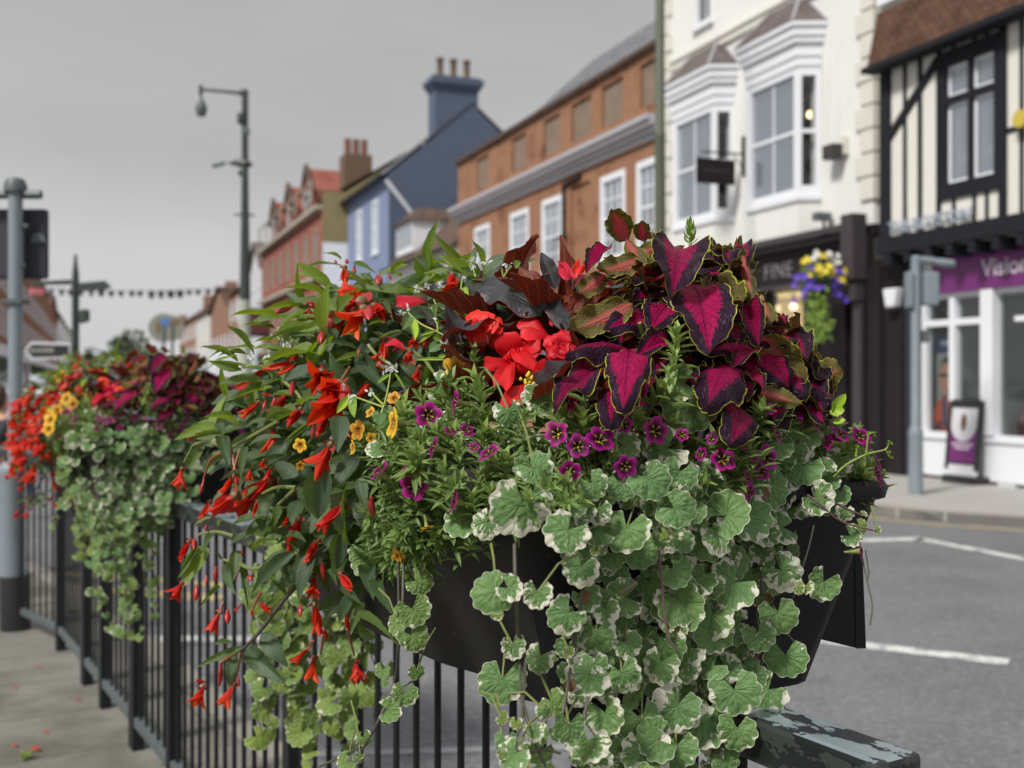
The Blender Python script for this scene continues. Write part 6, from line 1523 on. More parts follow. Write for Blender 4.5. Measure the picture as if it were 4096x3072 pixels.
FL = [(R3, 1060, 250, 1060, 425, .75, 3), (R3, 1240, 610, 1075, 840, .75, 1), (R3, 1225, 585, 1040, 470, .8, 0), (R3, 1180, 580, 1045, 640, .6, 3), (R3, 625, 1095, 325, 1172, .42, 3), (R3, 640, 1110, 460, 1215, .55, 3), (R3, 315, 1440, 130, 1600, .62, 0), (R3, 680, 1500, 560, 1650, .75, 0), (R3, 1020, 1285, 850, 1600, .60, 1), (R3, 860, 1180, 800, 1330, .8, 2), (R3, 900, 1270, 960, 1380, .8, 0), (R3, 2010, 310, 2010, 470, .7, 0), (R3, 1690, 870, 1650, 960, .8, 1), (R3, 1310, 590, 1400, 680, .7, 0), (R3, 410, 1400, 330, 1380, .6, 0), (R3, 1380, 1010, 1310, 1090, .8, 2), (R3, 1650, 1000, 1600, 1100, .8, 2),
      (R4, 1610, 370, 1480, 640, .62, 1), (R4, 285, 590, 230, 795, .72, 2), (R4, 770, 830, 545, 1015, .60, 3), (R4, 745, 670, 635, 835, .55, 0), (R4, 1075, 590, 1020, 735, .72, 0), (R4, 1010, 520, 980, 600, .8, 1), (R4, 865, 770, 825, 865, .6, 3), (R4, 960, 880, 905, 1045, .45, 3), (R4, 355, 1230, 255, 1428, .45, 3), (R4, 890, 600, 860, 720, .5, 2), (R4, 1230, 1020, 1180, 1110, .6, 0),
      (R9, 250, 240, 165, 395, .8, 2), (R9, 545, 455, 425, 650, .62, 1), (R9, 1245, 175, 1255, 385, .62, 1), (R9, 1250, 390, 1290, 665, .62, 0), (R9, 1440, 165, 1545, 330, .55, 3), (R9, 1225, 735, 1050, 880, .5, 1), (R9, 1250, 800, 1215, 1025, .72, 2), (R9, 1560, 830, 1575, 1030, .70, 2), (R9, 420, 1030, 320, 1190, .80, 2), (R9, 650, 1000, 530, 1225, .58, 1), (R9, 1490, 470, 1510, 620, .5, 3), (R9, 430, 1000, 345, 1000, .5, 0), (R9, 700, 410, 640, 470, .5, 0), (R9, 830, 400, 910, 470, .5, 0), (R9, 780, 450, 770, 510, .6, 3), (R9, 1330, 600, 1345, 690, .5, 3)]
for RR, bx_, by_, tx_, ty_, wd, k in FL:
    hang(BELL[k], tbg, on(*RR(bx_, by_), -.015), on(*RR(tx_, ty_), -.03), wd * 1.62, rng.uniform(0, 6.28), 'bell_flower')
for x, y in scatter([(1050, 1330), (1300, 1130), (1900, 1080), (1900, 1350), (1500, 1600), (1450, 2100), (1050, 2250), (800, 2150), (900, 1700)], 20, 120):
    b = on(x, y, rng.uniform(.02, .10)); hang(BELL[int(rng.integers(4))], tbg, b, b + np.array((-.02 + rng.normal() * .02, -.01, -.05 + rng.normal() * .01)), 1.0, rng.uniform(0, 6.28), 'bell_flower')
BU = [(R3, 620, 595, 440, 675, .6), (R3, 680, 600, 600, 700, .6), (R3, 745, 620, 690, 700, .7), (R3, 740, 560, 770, 610, .9), (R3, 1275, 610, 1275, 730, .8), (R3, 1060, 1310, 1075, 1500, .5), (R3, 850, 840, 850, 940, 1.0), (R3, 600, 1280, 590, 1400, .7), (R3, 360, 1440, 335, 1530, .7), (R3, 450, 1390, 410, 1520, .5), (R3, 1360, 330, 1360, 420, .9), (R3, 975, 200, 985, 240, 1.2), (R3, 1075, 190, 1080, 235, 1.3), (R3, 1145, 250, 1140, 340, .9), (R3, 1190, 980, 1175, 1040, .9), (R3, 1440, 320, 1470, 370, .9), (R3, 920, 720, 920, 800, .8), (R3, 1560, 940, 1480, 1010, .8),
      (R4, 480, 700, 440, 845, .62), (R4, 430, 290, 330, 365, .7), (R4, 740, 800, 735, 890, .7), (R4, 395, 1220, 392, 1325, .75), (R4, 1455, 200, 1430, 350, .7), (R4, 1960, 855, 1965, 1040, .5), (R4, 500, 1100, 490, 1160, 1), (R4, 1510, 1450, 1530, 1590, .5), (R4, 760, 680, 770, 760, .9),
      (R9, 352, 260, 348, 392, .75), (R9, 432, 190, 428, 275, .6), (R9, 505, 120, 495, 255, .7), (R9, 590, 450, 590, 568, .75), (R9, 1145, 410, 1138, 515, .8), (R9, 540, 850, 530, 1042, .52), (R9, 672, 960, 680, 1045, .6), (R9, 1310, 90, 1325, 235, .5), (R9, 755, 190, 770, 235, 1.2)]
for RR, bx_, by_, tx_, ty_, wd in BU:
    hang(BUD, tbg, on(*RR(bx_, by_), -.012), on(*RR(tx_, ty_), -.02), wd * 1.05, rng.uniform(0, 6.28), 'bud')

lm = LM()
for bx_, by_, tx_, ty_, w_ in ((1800, 600, 1510, 600, 120), (1790, 590, 1560, 560, 90), (1590, 1000, 1440, 935, 90)):
    put(lm, T_pet[1], on(*R3(bx_, by_), -.02), on(*R3(tx_, ty_), -.04), mpx(1600, 1220, w_ / 2.212) * 1.3, UP + CAMV * .8 + jit(.2))
lm.build('open_petals', M['red_p'], tbg)

# ------------------------------------------------------------------ calibrachoa: purple and amber
cp = thing('purple_calibrachoa', 'purple calibrachoa with black eyed magenta trumpets along the rim of the near planter', 'calibrachoa', P(.10, -.2, 1.36), 'purple calibrachoas in the planters')
lm = LM(); smp = []
def tuft(lm, c, axis, n=14, L_=.030, tip=.3):
    axis = np.array(axis, float); axis /= np.linalg.norm(axis)
    s1 = np.cross(axis, (.3, .5, .8)); s1 /= np.linalg.norm(s1); s2 = np.cross(axis, s1)
    for k in range(n):
        a = k * 2.4 + rng.uniform(-.3, .3); f = k / n; rr = math.cos(a) * s1 + math.sin(a) * s2
        b = np.array(c) - axis * L_ * 1.1 * (f); d = axis * (1.0 - .95 * f) + rr * (.45 + .7 * f)
        put(lm, T_sm[k % 3], b, b + d / np.linalg.norm(d) * L_ * rng.uniform(.65, 1.1) * (.7 + .5 * f), L_ * .235 * rng.uniform(.8, 1.25), axis * .7 + rr * -.6 * (1 if f < .5 else -1) + UP * .6, tone=max(0, min(1, tip * (1 - f) * 1.5 * rng.uniform(.4, 1.2))))
PA = [(1780, 1640), (2150, 1640), (2450, 1620), (2560, 1850), (2420, 2010), (2080, 2060), (1950, 2130), (1700, 2230), (1480, 2250), (1450, 2120), (1500, 1980), (1470, 1830), (1600, 1740)]
for x, y in scatter(PA, 150, 26):
    ax = UP * .8 + CAMV * .7 + jit(.4) + np.array(((x - 1900) / 900, 0, -.5 if (x < 1750 and y > 2050) else 0))
    tuft(lm, on(x, y, rng.uniform(-.02, .05)), ax, 15, rng.uniform(.022, .034), .25); smp.append((x, y))
for RR, x, y in ((R6, 340, 350), (R6, 510, 390), (R6, 1200, 140), (R6, 1000, 390), (R6, 1290, 430), (R6, 1740, 520), (R6, 1930, 580), (R6, 1860, 800), (R6, 2080, 330), (R6, 1560, 950), (R6, 560, 130), (R8, 540, 790), (R8, 470, 540), (R8, 640, 610), (R8, 760, 310), (R8, 1270, 270), (R8, 1600, 590), (R8, 1640, 840), (R8, 1500, 700), (R8, 1690, 960), (R8, 1680, 1030), (R8, 900, 300), (R8, 1650, 900), (R5, 590, 700), (R5, 900, 540), (R5, 1190, 500), (R5, 310, 860), (R5, 570, 760), (R5, 1370, 760), (R5, 1130, 130), (R5, 880, 60), (R5, 470, 270)):
    X_, Y_ = RR(x, y)
    tuft(lm, on(X_, Y_, -.025 if X_ < 3330 else .03), UP * .9 + CAMV * .5 + jit(.25) + np.array((.5 if X_ > 3300 else 0, 0, 0)), 18, .036, .45)
for x, y in scatter([(3230, 1680), (3400, 1680), (3520, 1790), (3545, 1930), (3500, 1950), (3440, 1860), (3260, 1760)], 15, 22) + scatter([(2500, 1800), (3000, 1750), (3300, 1720), (3350, 1800), (3000, 1950), (2600, 1900)], 40, 30):
    tuft(lm, on(x, y, rng.uniform(-.01, .05) if x < 3330 else rng.uniform(.06, .13)), UP * .8 + CAMV * .5 + jit(.4), 14, .028, .3)
for (x0, y0), (x1, y1) in ((R1(880, 1330), R1(935, 985)),):       # upright shoots in front of the coleus
    for k in range(5):
        f = k / 4; c = on(x0 + (x1 - x0) * f, y0 + (y1 - y0) * f, -.09)
        tuft(lm, c, UP + jit(.12) + CAMV * .3, 5 if k < 4 else 15, .040 - .006 * f, .5 + .3 * f)
for x, y in scatter([(1480, 2000), (1640, 2060), (1720, 2200), (1680, 2330), (1560, 2330), (1480, 2200)], 42, 16): tuft(lm, on(x, y, rng.uniform(-.02, .03)), np.array((rng.normal() * .3 - .1, -.5, -.8)), 12, .024, .12)
lm.build('foliage', M['cali'], cp)
st = [[(x, y), (x + rng.normal() * 20 + (2000 - x) * .1, y + 60), (x + rng.normal() * 30 + (2000 - x) * .2, y + 130)] for x, y in smp[:36] if y < 1930]
st += [[R1(830, 1480), R1(880, 1320), R1(930, 1010)], [R1(880, 1480), R1(930, 1280), R1(925, 1190)], [R8(400, 960), R8(470, 840), R8(500, 800)], [R8(1480, 800), R8(1560, 640), R8(1600, 600)], [R8(1400, 900), R8(1580, 850), R8(1680, 930)], [R6(1060, 420), R6(1140, 270), R6(1210, 150)]]
stems(cp, st, M['stem_g'], 'stem', .0016, .0011, off=.025)
PF = [(R5, 690, 350, 112, 0, 0, .1), (R5, 935, 240, 105, -.95, .1, .1), (R5, 745, 640, 105, -.95, .25, .0), (R5, 1035, 490, 70, .5, .5, -.2), (R5, 1230, 690, 105, -.55, .75, .0), (R5, 265, 850, 105, -.7, .6, 0), (R5, 565, 985, 120, -.15, -.05, .0), (R5, 925, 1120, 100, -.95, .2, 0), (R5, 890, 500, 60, .3, .8, 0), (R5, 1100, 640, 50, 0, .6, 0), (R5, 480, 880, 80, -.9, 0, 0),
      (R6, 280, 520, 108, -.4, .1, 0), (R6, 470, 630, 106, 0, .25, 0), (R6, 665, 570, 128, .25, .45, 0), (R6, 870, 440, 80, .1, .2, 0), (R6, 1155, 495, 118, .3, .1, 0), (R6, 1000, 140, 112, -.5, .3, 0), (R6, 400, 850, 95, -.1, -.3, 0), (R6, 890, 810, 100, 0, -.2, 0), (R6, 1752, 748, 108, .1, .25, 0), (R6, 1900, 600, 80, .8, .4, 0), (R6, 2140, 730, 108, .35, .1, 0), (R6, 2090, 850, 84, .3, 0, 0), (R6, 1965, 910, 85, .75, .1, 0), (R6, 1980, 1040, 80, .6, -.2, 0), (R6, 370, 250, 90, 0, .7, 0), (R6, 1560, 700, 60, -.6, .2, 0), (R6, 1390, 530, 60, 0, .3, 0),
      (R8, 895, 515, 90, .8, .15, 0), (R8, 1250, 450, 95, .75, .3, 0), (R8, 1115, 410, 75, .9, .1, 0), (R8, 1360, 590, 65, -.9, 0, 0), (R8, 1460, 520, 90, .4, .5, 0), (R8, 1640, 540, 88, .2, .4, 0), (R8, 1690, 610, 70, .6, .0, 0), (R8, 1785, 780, 75, .7, .2, 0), (R8, 1790, 870, 70, .6, .1, 0), (R8, 1820, 930, 62, .7, -.1, 0), (R8, 1640, 1560, 85, .85, 0, 0), (R8, 820, 300, 80, .2, .7, 0), (R8, 330, 560, 60, -.4, .3, 0), (R8, 590, 600, 70, .7, .3, 0), (R8, 1480, 400, 50, .5, .6, 0), (R8, 1420, 560, 60, .3, .4, 0), (R8, 700, 720, 50, .2, .2, 0), (R8, 240, 700, 60, -.7, .1, 0), (R8, 1090, 360, 50, .3, .7, 0)]
for i, (RR, x, y, r_, nx_, nz_, _) in enumerate(PF):
    X_, Y_ = RR(x, y)
    flower(CALI_P[i % 3], cp, on(X_, Y_, -.04 if X_ < 3340 else -.03), (nx_, -max(.25, 1 - abs(nx_) * .75 - max(0, nz_) * .3), nz_ + .1), mpx(X_, Y_, r_ / 2.212) * 1.06, rng.uniform(0, 6.28), 'purple_flower')
ca = thing('amber_calibrachoa', 'amber calibrachoa with dark veined yellow trumpets left of the red double begonia', 'calibrachoa', P(.34, -.22, 1.36), 'amber calibrachoas in the planters')
lm = LM()
for x, y in scatter([(1640, 1560), (1900, 1480), (1960, 1620), (1750, 1800), (1480, 1900), (1400, 1740)], 34, 24): tuft(lm, on(x, y, rng.uniform(.0, .05)), UP * .7 + CAMV * .6 + jit(.4), 13, .028, .25)
for x, y in (R2(540, 1180), R2(460, 1080), R2(560, 1420), R5(480, 330), R5(190, 500)): tuft(lm, on(x, y, -.01), UP + CAMV * .4 + jit(.2), 16, .034, .5)
lm.build('foliage', M['cali'], ca)
for i, (RR, sc, x, y, r_, nx_, nz_) in enumerate(((R2, 2.765, 345, 1310, 150, -.05, .15), (R5, 2.212, 385, 425, 135, -.8, .1), (R5, 2.212, 70, 490, 92, -.5, .1), (R5, 2.212, 25, 640, 62, -.75, 0), (R5, 2.212, 390, 205, 60, -.3, .5), (R5, 2.212, 680, 1345, 66, .2, -.9), (R5, 2.212, 420, 1590, 70, -.6, -.3), (R4, 2.212, 1330, 400, 65, -.3, .0), (R4, 2.212, 1330, 580, 40, .3, 0), (R5, 2.212, 180, 330, 55, -.6, .5), (R5, 2.212, 190, 560, 50, .3, .2), (R4, 2.212, 2195, 1380, 55, 0, -.4), (R3, 2.212, 1490, 1420, 60, -.3, .6))):
    X_, Y_ = RR(x, y); flower(CALI_Y[i % 2], ca, on(X_, Y_, -.035), (nx_, -max(.25, 1 - abs(nx_) * .8 - max(0, -nz_) * .7), nz_), mpx(X_, Y_, r_ / sc) * 1.06, rng.uniform(0, 6.28), 'amber_flower')

# ------------------------------------------------------------------ white euphorbia
eu = thing('euphorbia', 'airy euphorbia with tiny white flowers on thin lime stems among the near begonias', 'euphorbia', P(.5, -.12, 1.36), 'euphorbias in the planters')
stems(eu, [[R3(1380, 1560), R3(1405, 1490), R3(1440, 1350), R3(1470, 1170)], [R3(1400, 1500), R3(1260, 1450), R3(1110, 1395)], [R3(1400, 1480), R3(1340, 1420), R3(1285, 1365)], [R3(1640, 690), R3(1740, 770), R3(1880, 835), R3(2100, 960)], [R3(1720, 450), R3(1880, 520), R3(2000, 600)], [R3(2085, 860), R3(2088, 600), R3(2095, 380), R3(2160, 200)], [R3(1880, 835), R3(1880, 770), R3(1860, 740)], [R3(2030, 640), R3(1880, 610), R3(1830, 480)], [R3(1640, 690), R3(1610, 640)], [R3(560, 990), R3(530, 860), R3(500, 800)], [R3(560, 990), R3(480, 900), R3(440, 860)], [R3(530, 950), R3(610, 830)], [R3(240, 1120), R3(170, 1150)], [R3(370, 1110), R3(370, 1050)], [R2(940, 330), R2(870, 300), R2(850, 200)], [R2(870, 300), R2(950, 170)], [R2(560, 300), R2(520, 160)], [R8(1400, 900), R8(1520, 790), R8(1700, 700), R8(1860, 660), R8(1890, 600)], [R8(1860, 660), R8(1910, 740)], [R8(1690, 700), R8(1710, 520)], [R8(1600, 720), R8(1610, 640)]], M['stem_l'], 'stem', .0017, .0011, off=-.04)
lm = LM()
for bx_, by_, tx_, ty_, w_, tone, RR in ((1640, 690, 1568, 825, 90, .0, R3), (1640, 725, 1680, 915, 78, 1, R3), (2145, 690, 1975, 690, 58, .9, R3), (1935, 930, 1805, 1012, 110, 0, R3), (1865, 825, 1728, 868, 34, .7, R3), (1855, 845, 1725, 932, 34, .6, R3), (1095, 1405, 985, 1558, 72, .9, R3), (1135, 1408, 1145, 1595, 78, .45, R3), (1460, 1210, 1345, 1295, 40, .4, R3), (1500, 1205, 1605, 1365, 22, .5, R3), (1975, 1085, 1685, 1087, 34, .7, R3), (1390, 1560, 1365, 1670, 95, 0, R3), (1895, 600, 1870, 725, 45, .2, R3), (1960, 1040, 1880, 1060, 36, .7, R3), (1910, 890, 1840, 890, 70, .6, R3), (2120, 440, 2150, 610, 62, .8, R3), (1930, 530, 2010, 600, 50, .7, R3), (990, 180, 1060, 130, 90, .1, R2), (8, 8, 8, 60, 10, .3, R3), (1400, 300, 1510, 165, 85, .9, R8), (1400, 320, 1500, 310, 95, .9, R8), (1390, 300, 1440, 370, 90, .9, R8), (1400, 420, 1510, 400, 70, .9, R8), (1395, 340, 1390, 230, 70, .8, R8)):
    if tx_ == 8: continue
    put(lm, T_oval[0], on(*RR(bx_, by_), -.04), on(*RR(tx_, ty_), -.05), mpx(*RR(bx_, by_), w_ / (2.765 if RR is R2 else 2.212)), CAMV + UP * .3 + jit(.25), tone=tone)
for x, y in ((1710, 520), (1760, 545), (1610, 640), (1890, 600), (1910, 740), (1905, 615), (1890, 690)): 
    for k in range(4): put(lm, T_oval[1], on(*R8(x, y), -.04), on(*R8(x + 8, y - 24), -.04), .006, jit(1), tone=.7)
lm.build('foliage', M['euph'], eu)
lm = LM()
for x, y in ((1690, 480), (1700, 455), (1790, 430), (1890, 400), (1920, 440), (1910, 505), (1850, 620), (1560, 680), (1620, 625), (2180, 190), (2190, 250), (2120, 330), (1985, 880), (2050, 840), (2100, 850), (2070, 900), (500, 800), (560, 830), (610, 830), (220, 1060), (160, 1150), (370, 1050), (440, 870), (510, 920), (1420, 1160), (1510, 1168), (1075, 1330), (1110, 1420), (1285, 1365), (510, 990), (560, 960), (2170, 560), (2080, 620), (1940, 950), (600, 900), (1470, 1140)):
    for k in range(6):
        a = rng.uniform(0, 6.28); c = on(*R3(x + rng.normal() * 10, y + rng.normal() * 10), -.05 + rng.normal() * .006)
        d = np.array((math.cos(a), -.3 + rng.normal() * .4, math.sin(a))); put(lm, T_oval[k % 2], c, c + d * rng.uniform(.005, .009), .0036, CAMV + jit(.5))
for k in range(16):
    x, y = ((900, 160), (960, 170), (700, 150), (510, 150), (640, 160), (880, 200))[k % 6]; c = on(*R2(x + rng.normal() * 22, y + rng.normal() * 18), -.02); d = jit(1); put(lm, T_oval[k % 2], c, c + d / np.linalg.norm(d) * .008, .004, CAMV + jit(.5))
lm.build('white_flower', M['bract'], eu)

# ------------------------------------------------------------------ variegated ground ivy
gi = thing('ground_ivy', 'variegated green and white ground ivy cascading over the near end of the near planter', 'ivy', P(.02, -.12, 1.36), 'ground ivies in the planters')
lm = LM(); pet = []
def ivy(x, y, r_px, off=0., tdir=None, tone=0., nh=None, ti=None, rnd=None):
    c = on(x, y, off); a = rng.normal() * .75 if tdir is None else tdir
    td = np.array((math.sin(a), -.25, -math.cos(a)))
    n_ = CAMV * .95 + UP * rng.uniform(.2, .75) + jit(.27) if nh is None else np.array(nh)
    r_m = mpx(x, y, r_px) * 2.05
    m4 = frame(c, td, n_, r_m, r_m, r_m)
    lm.add(T_ivy[int(rng.integers(6)) if ti is None else ti], m4, rng.random() if rnd is None else rnd, tone)
    pet.append((c, td))
IV = [(R5, 1060, 1270, 200), (R5, 1520, 1130, 258), (R5, 1215, 1300, 130), (R5, 1930, 1370, 185), (R5, 250, 650, 100), (R5, 130, 1560, 130), (R5, 790, 90, 140), (R5, 1690, 200, 155), (R5, 1400, 310, 130), (R5, 1600, 820, 135), (R5, 300, 350, 90),
      (R6, 1440, 270, 225), (R6, 1400, 70, 140), (R6, 130, 200, 150), (R6, 900, 1350, 195), (R6, 1090, 920, 175), (R6, 1260, 650, 190), (R6, 870, 620, 130), (R6, 1320, 1180, 165), (R6, 1600, 1440, 180), (R6, 1780, 1240, 190), (R6, 1030, 1530, 165), (R6, 650, 1190, 115), (R6, 680, 1390, 120), (R6, 850, 980, 120), (R6, 1370, 860, 150), (R6, 80, 820, 150), (R6, 590, 960, 130), (R6, 1480, 1180, 120), (R6, 1200, 1440, 80), (R6, 1400, 1470, 95),
      (R8, 1150, 520, 150), (R8, 1130, 800, 165), (R8, 1080, 620, 160), (R8, 1330, 800, 85), (R8, 1450, 760, 120), (R8, 840, 1000, 165), (R8, 640, 1250, 215), (R8, 960, 1350, 150), (R8, 1260, 1080, 140), (R8, 930, 620, 120), (R8, 1350, 940, 95), (R8, 1460, 1050, 90), (R8, 1550, 1420, 95), (R8, 1500, 1200, 80), (R8, 380, 1400, 170),
      (R7, 525, 300, 150), (R7, 610, 280, 100), (R7, 830, 310, 105), (R7, 1055, 460, 140), (R7, 645, 700, 92), (R7, 850, 780, 105), (R7, 570, 950, 165), (R7, 1150, 120, 130), (R7, 1260, 600, 145), (R7, 1330, 440, 100), (R7, 1480, 350, 140), (R7, 1210, 920, 150), (R7, 1490, 690, 100), (R7, 1330, 1200, 140), (R7, 1600, 1250, 185), (R7, 1870, 1150, 190), (R7, 1850, 390, 190), (R7, 1770, 680, 150), (R7, 1450, 900, 130), (R7, 1740, 830, 130), (R7, 1060, 1290, 120), (R7, 1200, 1400, 150), (R7, 2080, 1300, 150), (R7, 1620, 1480, 190), (R7, 880, 1180, 70), (R7, 800, 1330, 75), (R7, 660, 1500, 120), (R7, 600, 1400, 80), (R7, 1990, 200, 160), (R7, 2120, 480, 150), (R7, 1950, 720, 130), (R7, 1840, 140, 120), (R7, 1290, 1530, 90),
      (R10, 640, 250, 175), (R10, 1000, 150, 150), (R10, 1320, 240, 130), (R10, 970, 480, 140), (R10, 1030, 800, 150), (R10, 1140, 750, 75), (R10, 640, 1060, 175), (R10, 900, 1060, 155), (R10, 400, 1330, 150), (R10, 660, 1360, 140), (R10, 200, 1190, 170), (R10, 480, 880, 110), (R10, 820, 640, 120), (R10, 200, 1500, 150), (R10, 560, 1590, 110), (R10, 250, 860, 130), (R10, 780, 950, 100), (R10, 470, 620, 150), (R10, 210, 370, 190), (R10, 60, 1440, 150), (R10, 430, 230, 130)]
SCL = {R5: 2.212, R6: 2.212, R8: 2.212, R7: 1.8433, R10: 1.902, R9: 1.903}
for RR, x, y, r_ in IV: ivy(*RR(x, y), r_ / SCL[RR], rng.uniform(-.03, -.005), tone=rng.uniform(0, .2))
ZA = [(2330, 1880), (2600, 1960), (2900, 1800), (3200, 1780), (3290, 1930), (3200, 2080), (3130, 2280), (3040, 2420), (2990, 2560), (3050, 2740), (2900, 2860), (2850, 3090), (2040, 3090), (2120, 2880), (2260, 2700), (2270, 2480), (2350, 2300), (2240, 2150)]
for x, y in scatter(ZA, 225, 36):
    if y > 2700 and rng.random() < .45: continue
    ivy(x, y, rng.uniform(26, 66), rng.uniform(.0, .05), tone=rng.uniform(0, .15) if y < 2700 else rng.uniform(.05, .4))
for x, y in scatter(ZA, 160, 34):
    if y > 2750 and rng.random() < .6: continue
    ivy(x, y, rng.uniform(26, 62), rng.uniform(.05, .14), tone=rng.uniform(0, .3))
for x, y in scatter([(2420, 1900), (3200, 1780), (3330, 2000), (2700, 2080)], 40, 40): ivy(x, y, rng.uniform(40, 75), rng.uniform(.0, .04))
for RR, x, y, r_ in ((R9, 2000, 450, 125), (R9, 1990, 650, 115), (R9, 1890, 560, 80), (R9, 1770, 910, 62), (R9, 2030, 920, 62), (R9, 1940, 1085, 92), (R9, 1815, 1215, 92), (R9, 1625, 1425, 62), (R9, 1500, 1610, 72), (R9, 1580, 1580, 40), (R9, 2030, 230, 100), (R9, 1660, 80, 120), (R9, 1600, 1560, 30)): ivy(*RR(x, y), r_ / 1.903, -.01, tone=rng.uniform(.25, .5), rnd=rng.uniform(.1, .4))
for RR, x, y, r_ in ((R7, 530, 470, 45), (R7, 565, 1235, 45), (R7, 670, 1270, 48), (R7, 570, 1500, 42), (R7, 1435, 330, 26), (R7, 1785, 560, 45), (R7, 1870, 580, 62), (R7, 1060, 745, 42), (R7, 960, 795, 24), (R10, 840, 660, 40), (R8, 1665, 1230, 40), (R8, 1790, 1370, 36), (R8, 1630, 1330, 70), (R6, 620, 1560, 40), (R6, 690, 1545, 40), (R6, 1230, 1400, 70), (R10, 1180, 270, 60), (R10, 1130, 290, 45)): ivy(*RR(x, y), r_ / SCL[RR], -.03, tone=.75, rnd=rng.uniform(.5, .8))
low = []
for k in range(9):
    t_, w_ = rng.uniform(-.10, .10), rng.uniform(-.33, -.05); z1 = rng.uniform(.5, .95); z = 1.06; pts = []
    while z > z1:
        t_ += rng.normal() * .008; w_ += rng.normal() * .008; p = np.array(P(t_, w_, z)); pts.append(p); z -= .03
        for q in range(1 + (z > .9)):
            a = rng.normal() * .8; r_ = rng.uniform(.026, .050)
            lm.add(T_ivy[int(rng.integers(6))], frame(p + jit(.018), (math.sin(a), -.2, -math.cos(a)), CAMV * .8 + UP * .6 + jit(.3), r_, r_, r_), rng.uniform(0, .6), rng.uniform(.1, .7))
    low.append(pts)
ivf = lm.build('foliage', M['ivy'], gi)
m = MB()
for i, (c, td) in enumerate(pet):
    if i % 2: continue
    c = Vector(c); q_ = c + Vector((rng.normal() * .02, .04 + rng.uniform(0, .03), .03 + rng.normal() * .015)); m.tube([c, (c + q_) / 2 + Vector((0, .008, .008)), q_], [.0013, .0014, .0016], 5, caps=False)
m.build('leaf_stalk', M['stem_g'], gi, smooth=True)
stems(gi, [[R7(660, -40), R7(668, 300), R7(690, 600), R7(740, 820), R7(720, 1150), R7(700, 1320), R7(600, 1480)], [R7(675, 330), R7(690, 700), R7(715, 1130)], [R7(720, 1130), R7(800, 1400), R7(890, 1600)], [R7(1160, 300), R7(1110, 640), R7(1060, 950), R7(1020, 1180), R7(960, 1400)], [R7(1460, 780), R7(1430, 980), R7(1400, 1100), R7(1370, 1500)], [R7(1200, 1080), R7(1150, 1400)], [R10(1180, 60), R10(1090, 340), R10(960, 620), R10(840, 880), R10(700, 1150), R10(560, 1400), R10(420, 1640)], [R10(850, 160), R10(850, 310)], [R10(940, 600), R10(790, 860)], [R9(1885, 0), R9(1895, 400), R9(1885, 740), R9(1860, 1010), R9(1740, 1290), R9(1620, 1480), R9(1290, 1650)], [R9(1930, 60), R9(1920, 500), R9(1890, 760), R9(1865, 1000), R9(1750, 1280), R9(1640, 1480), R9(1560, 1600)], [R7(1880, 1600), R7(2010, 1420), R7(2150, 1300)], [R7(600, 1480), R7(760, 1490), R7(880, 1470), R7(1000, 1500)]], M['stem_d'], 'stem', .0022, .0017, off=.0)
stems(gi, [[R7(1725, 0), R7(1745, 250), R7(1775, 530), R7(1800, 660), R7(1860, 740)], [R8(1170, 1060), R8(1300, 1160), R8(1480, 1300), R8(1780, 1380)], [R8(1320, 1070), R8(1470, 1160), R8(1650, 1240)], [R7(1560, 240), R7(1440, 320)]], M['stem_b'], 'runner', .0018, .0014, off=-.035)
stems(gi, [[(3462, 2200), (3475, 2290), (3440 + 30, 2330), (3490, 2420), (3480, 2500)], [(3440, 2190), (3470, 2330)], [R8(1230, 1330), R8(1190, 1500), R8(1150, 1640)], [R8(1080, 1490), R8(1050, 1620)]], M['stem_d'], 'dry_tendril', .0012, .0011, off=-.02)
lm = LM()
for RR, x, y, s in ((R7, 1220, 330, 60), (R7, 1060, 950, 60), (R8, 430, 1290, 60), (R8, 510, 1130, 45), (R8, 740, 1040, 60), (R10, 700, 590, 50), (R10, 880, 330, 50), (R10, 780, 760, 45), (R8, 1640, 1400, 40)):
    c = on(*RR(x, y), .0); d = jit(1) - UP; put(lm, T_beg[1], c, c + d / np.linalg.norm(d) * mpx(*RR(x, y), s), .015, CAMV + jit(.5))
lm.build('withered_leaf', M['dry'], gi)
# strands on the road side, seen under the begonias
gb = thing('ground_ivy', 'lime green ground ivy strands hanging on the road side beneath the near begonias', 'ivy', P(.95, .22, 1.36), 'back ground ivies in the planters')
lm = LM(); sts = []
for k in range(15):
    x0 = rng.uniform(1030, 1460); y0 = rng.uniform(2080, 2260); y1 = rng.uniform(2550, 3150); pts = []; xx = x0
    for y in np.arange(y0, y1, 48):
        xx += rng.normal() * 14; pts.append((xx, y))
        if rng.random() < .85:
            c = np.array(at(xx + rng.normal() * 26, y, 2.55 + rng.normal() * .05)); a = rng.normal() * .8; r_ = rng.uniform(.030, .062)
            lm.add(T_ivy[k % 6], frame(c, (math.sin(a), -.2, -math.cos(a)), CAMV * .7 + UP * .8 + jit(.35), r_, r_, r_), rng.uniform(0, .35), rng.uniform(.35, 1))
    sts.append(pts)
lm.build('foliage', M['ivy'], gb)
stems(gb, [s for s in sts if len(s) > 2], M['stem_d'], 'stem', .0018, .0014, on_f=lambda x, y, o: np.array(at(x, y, 2.55)))

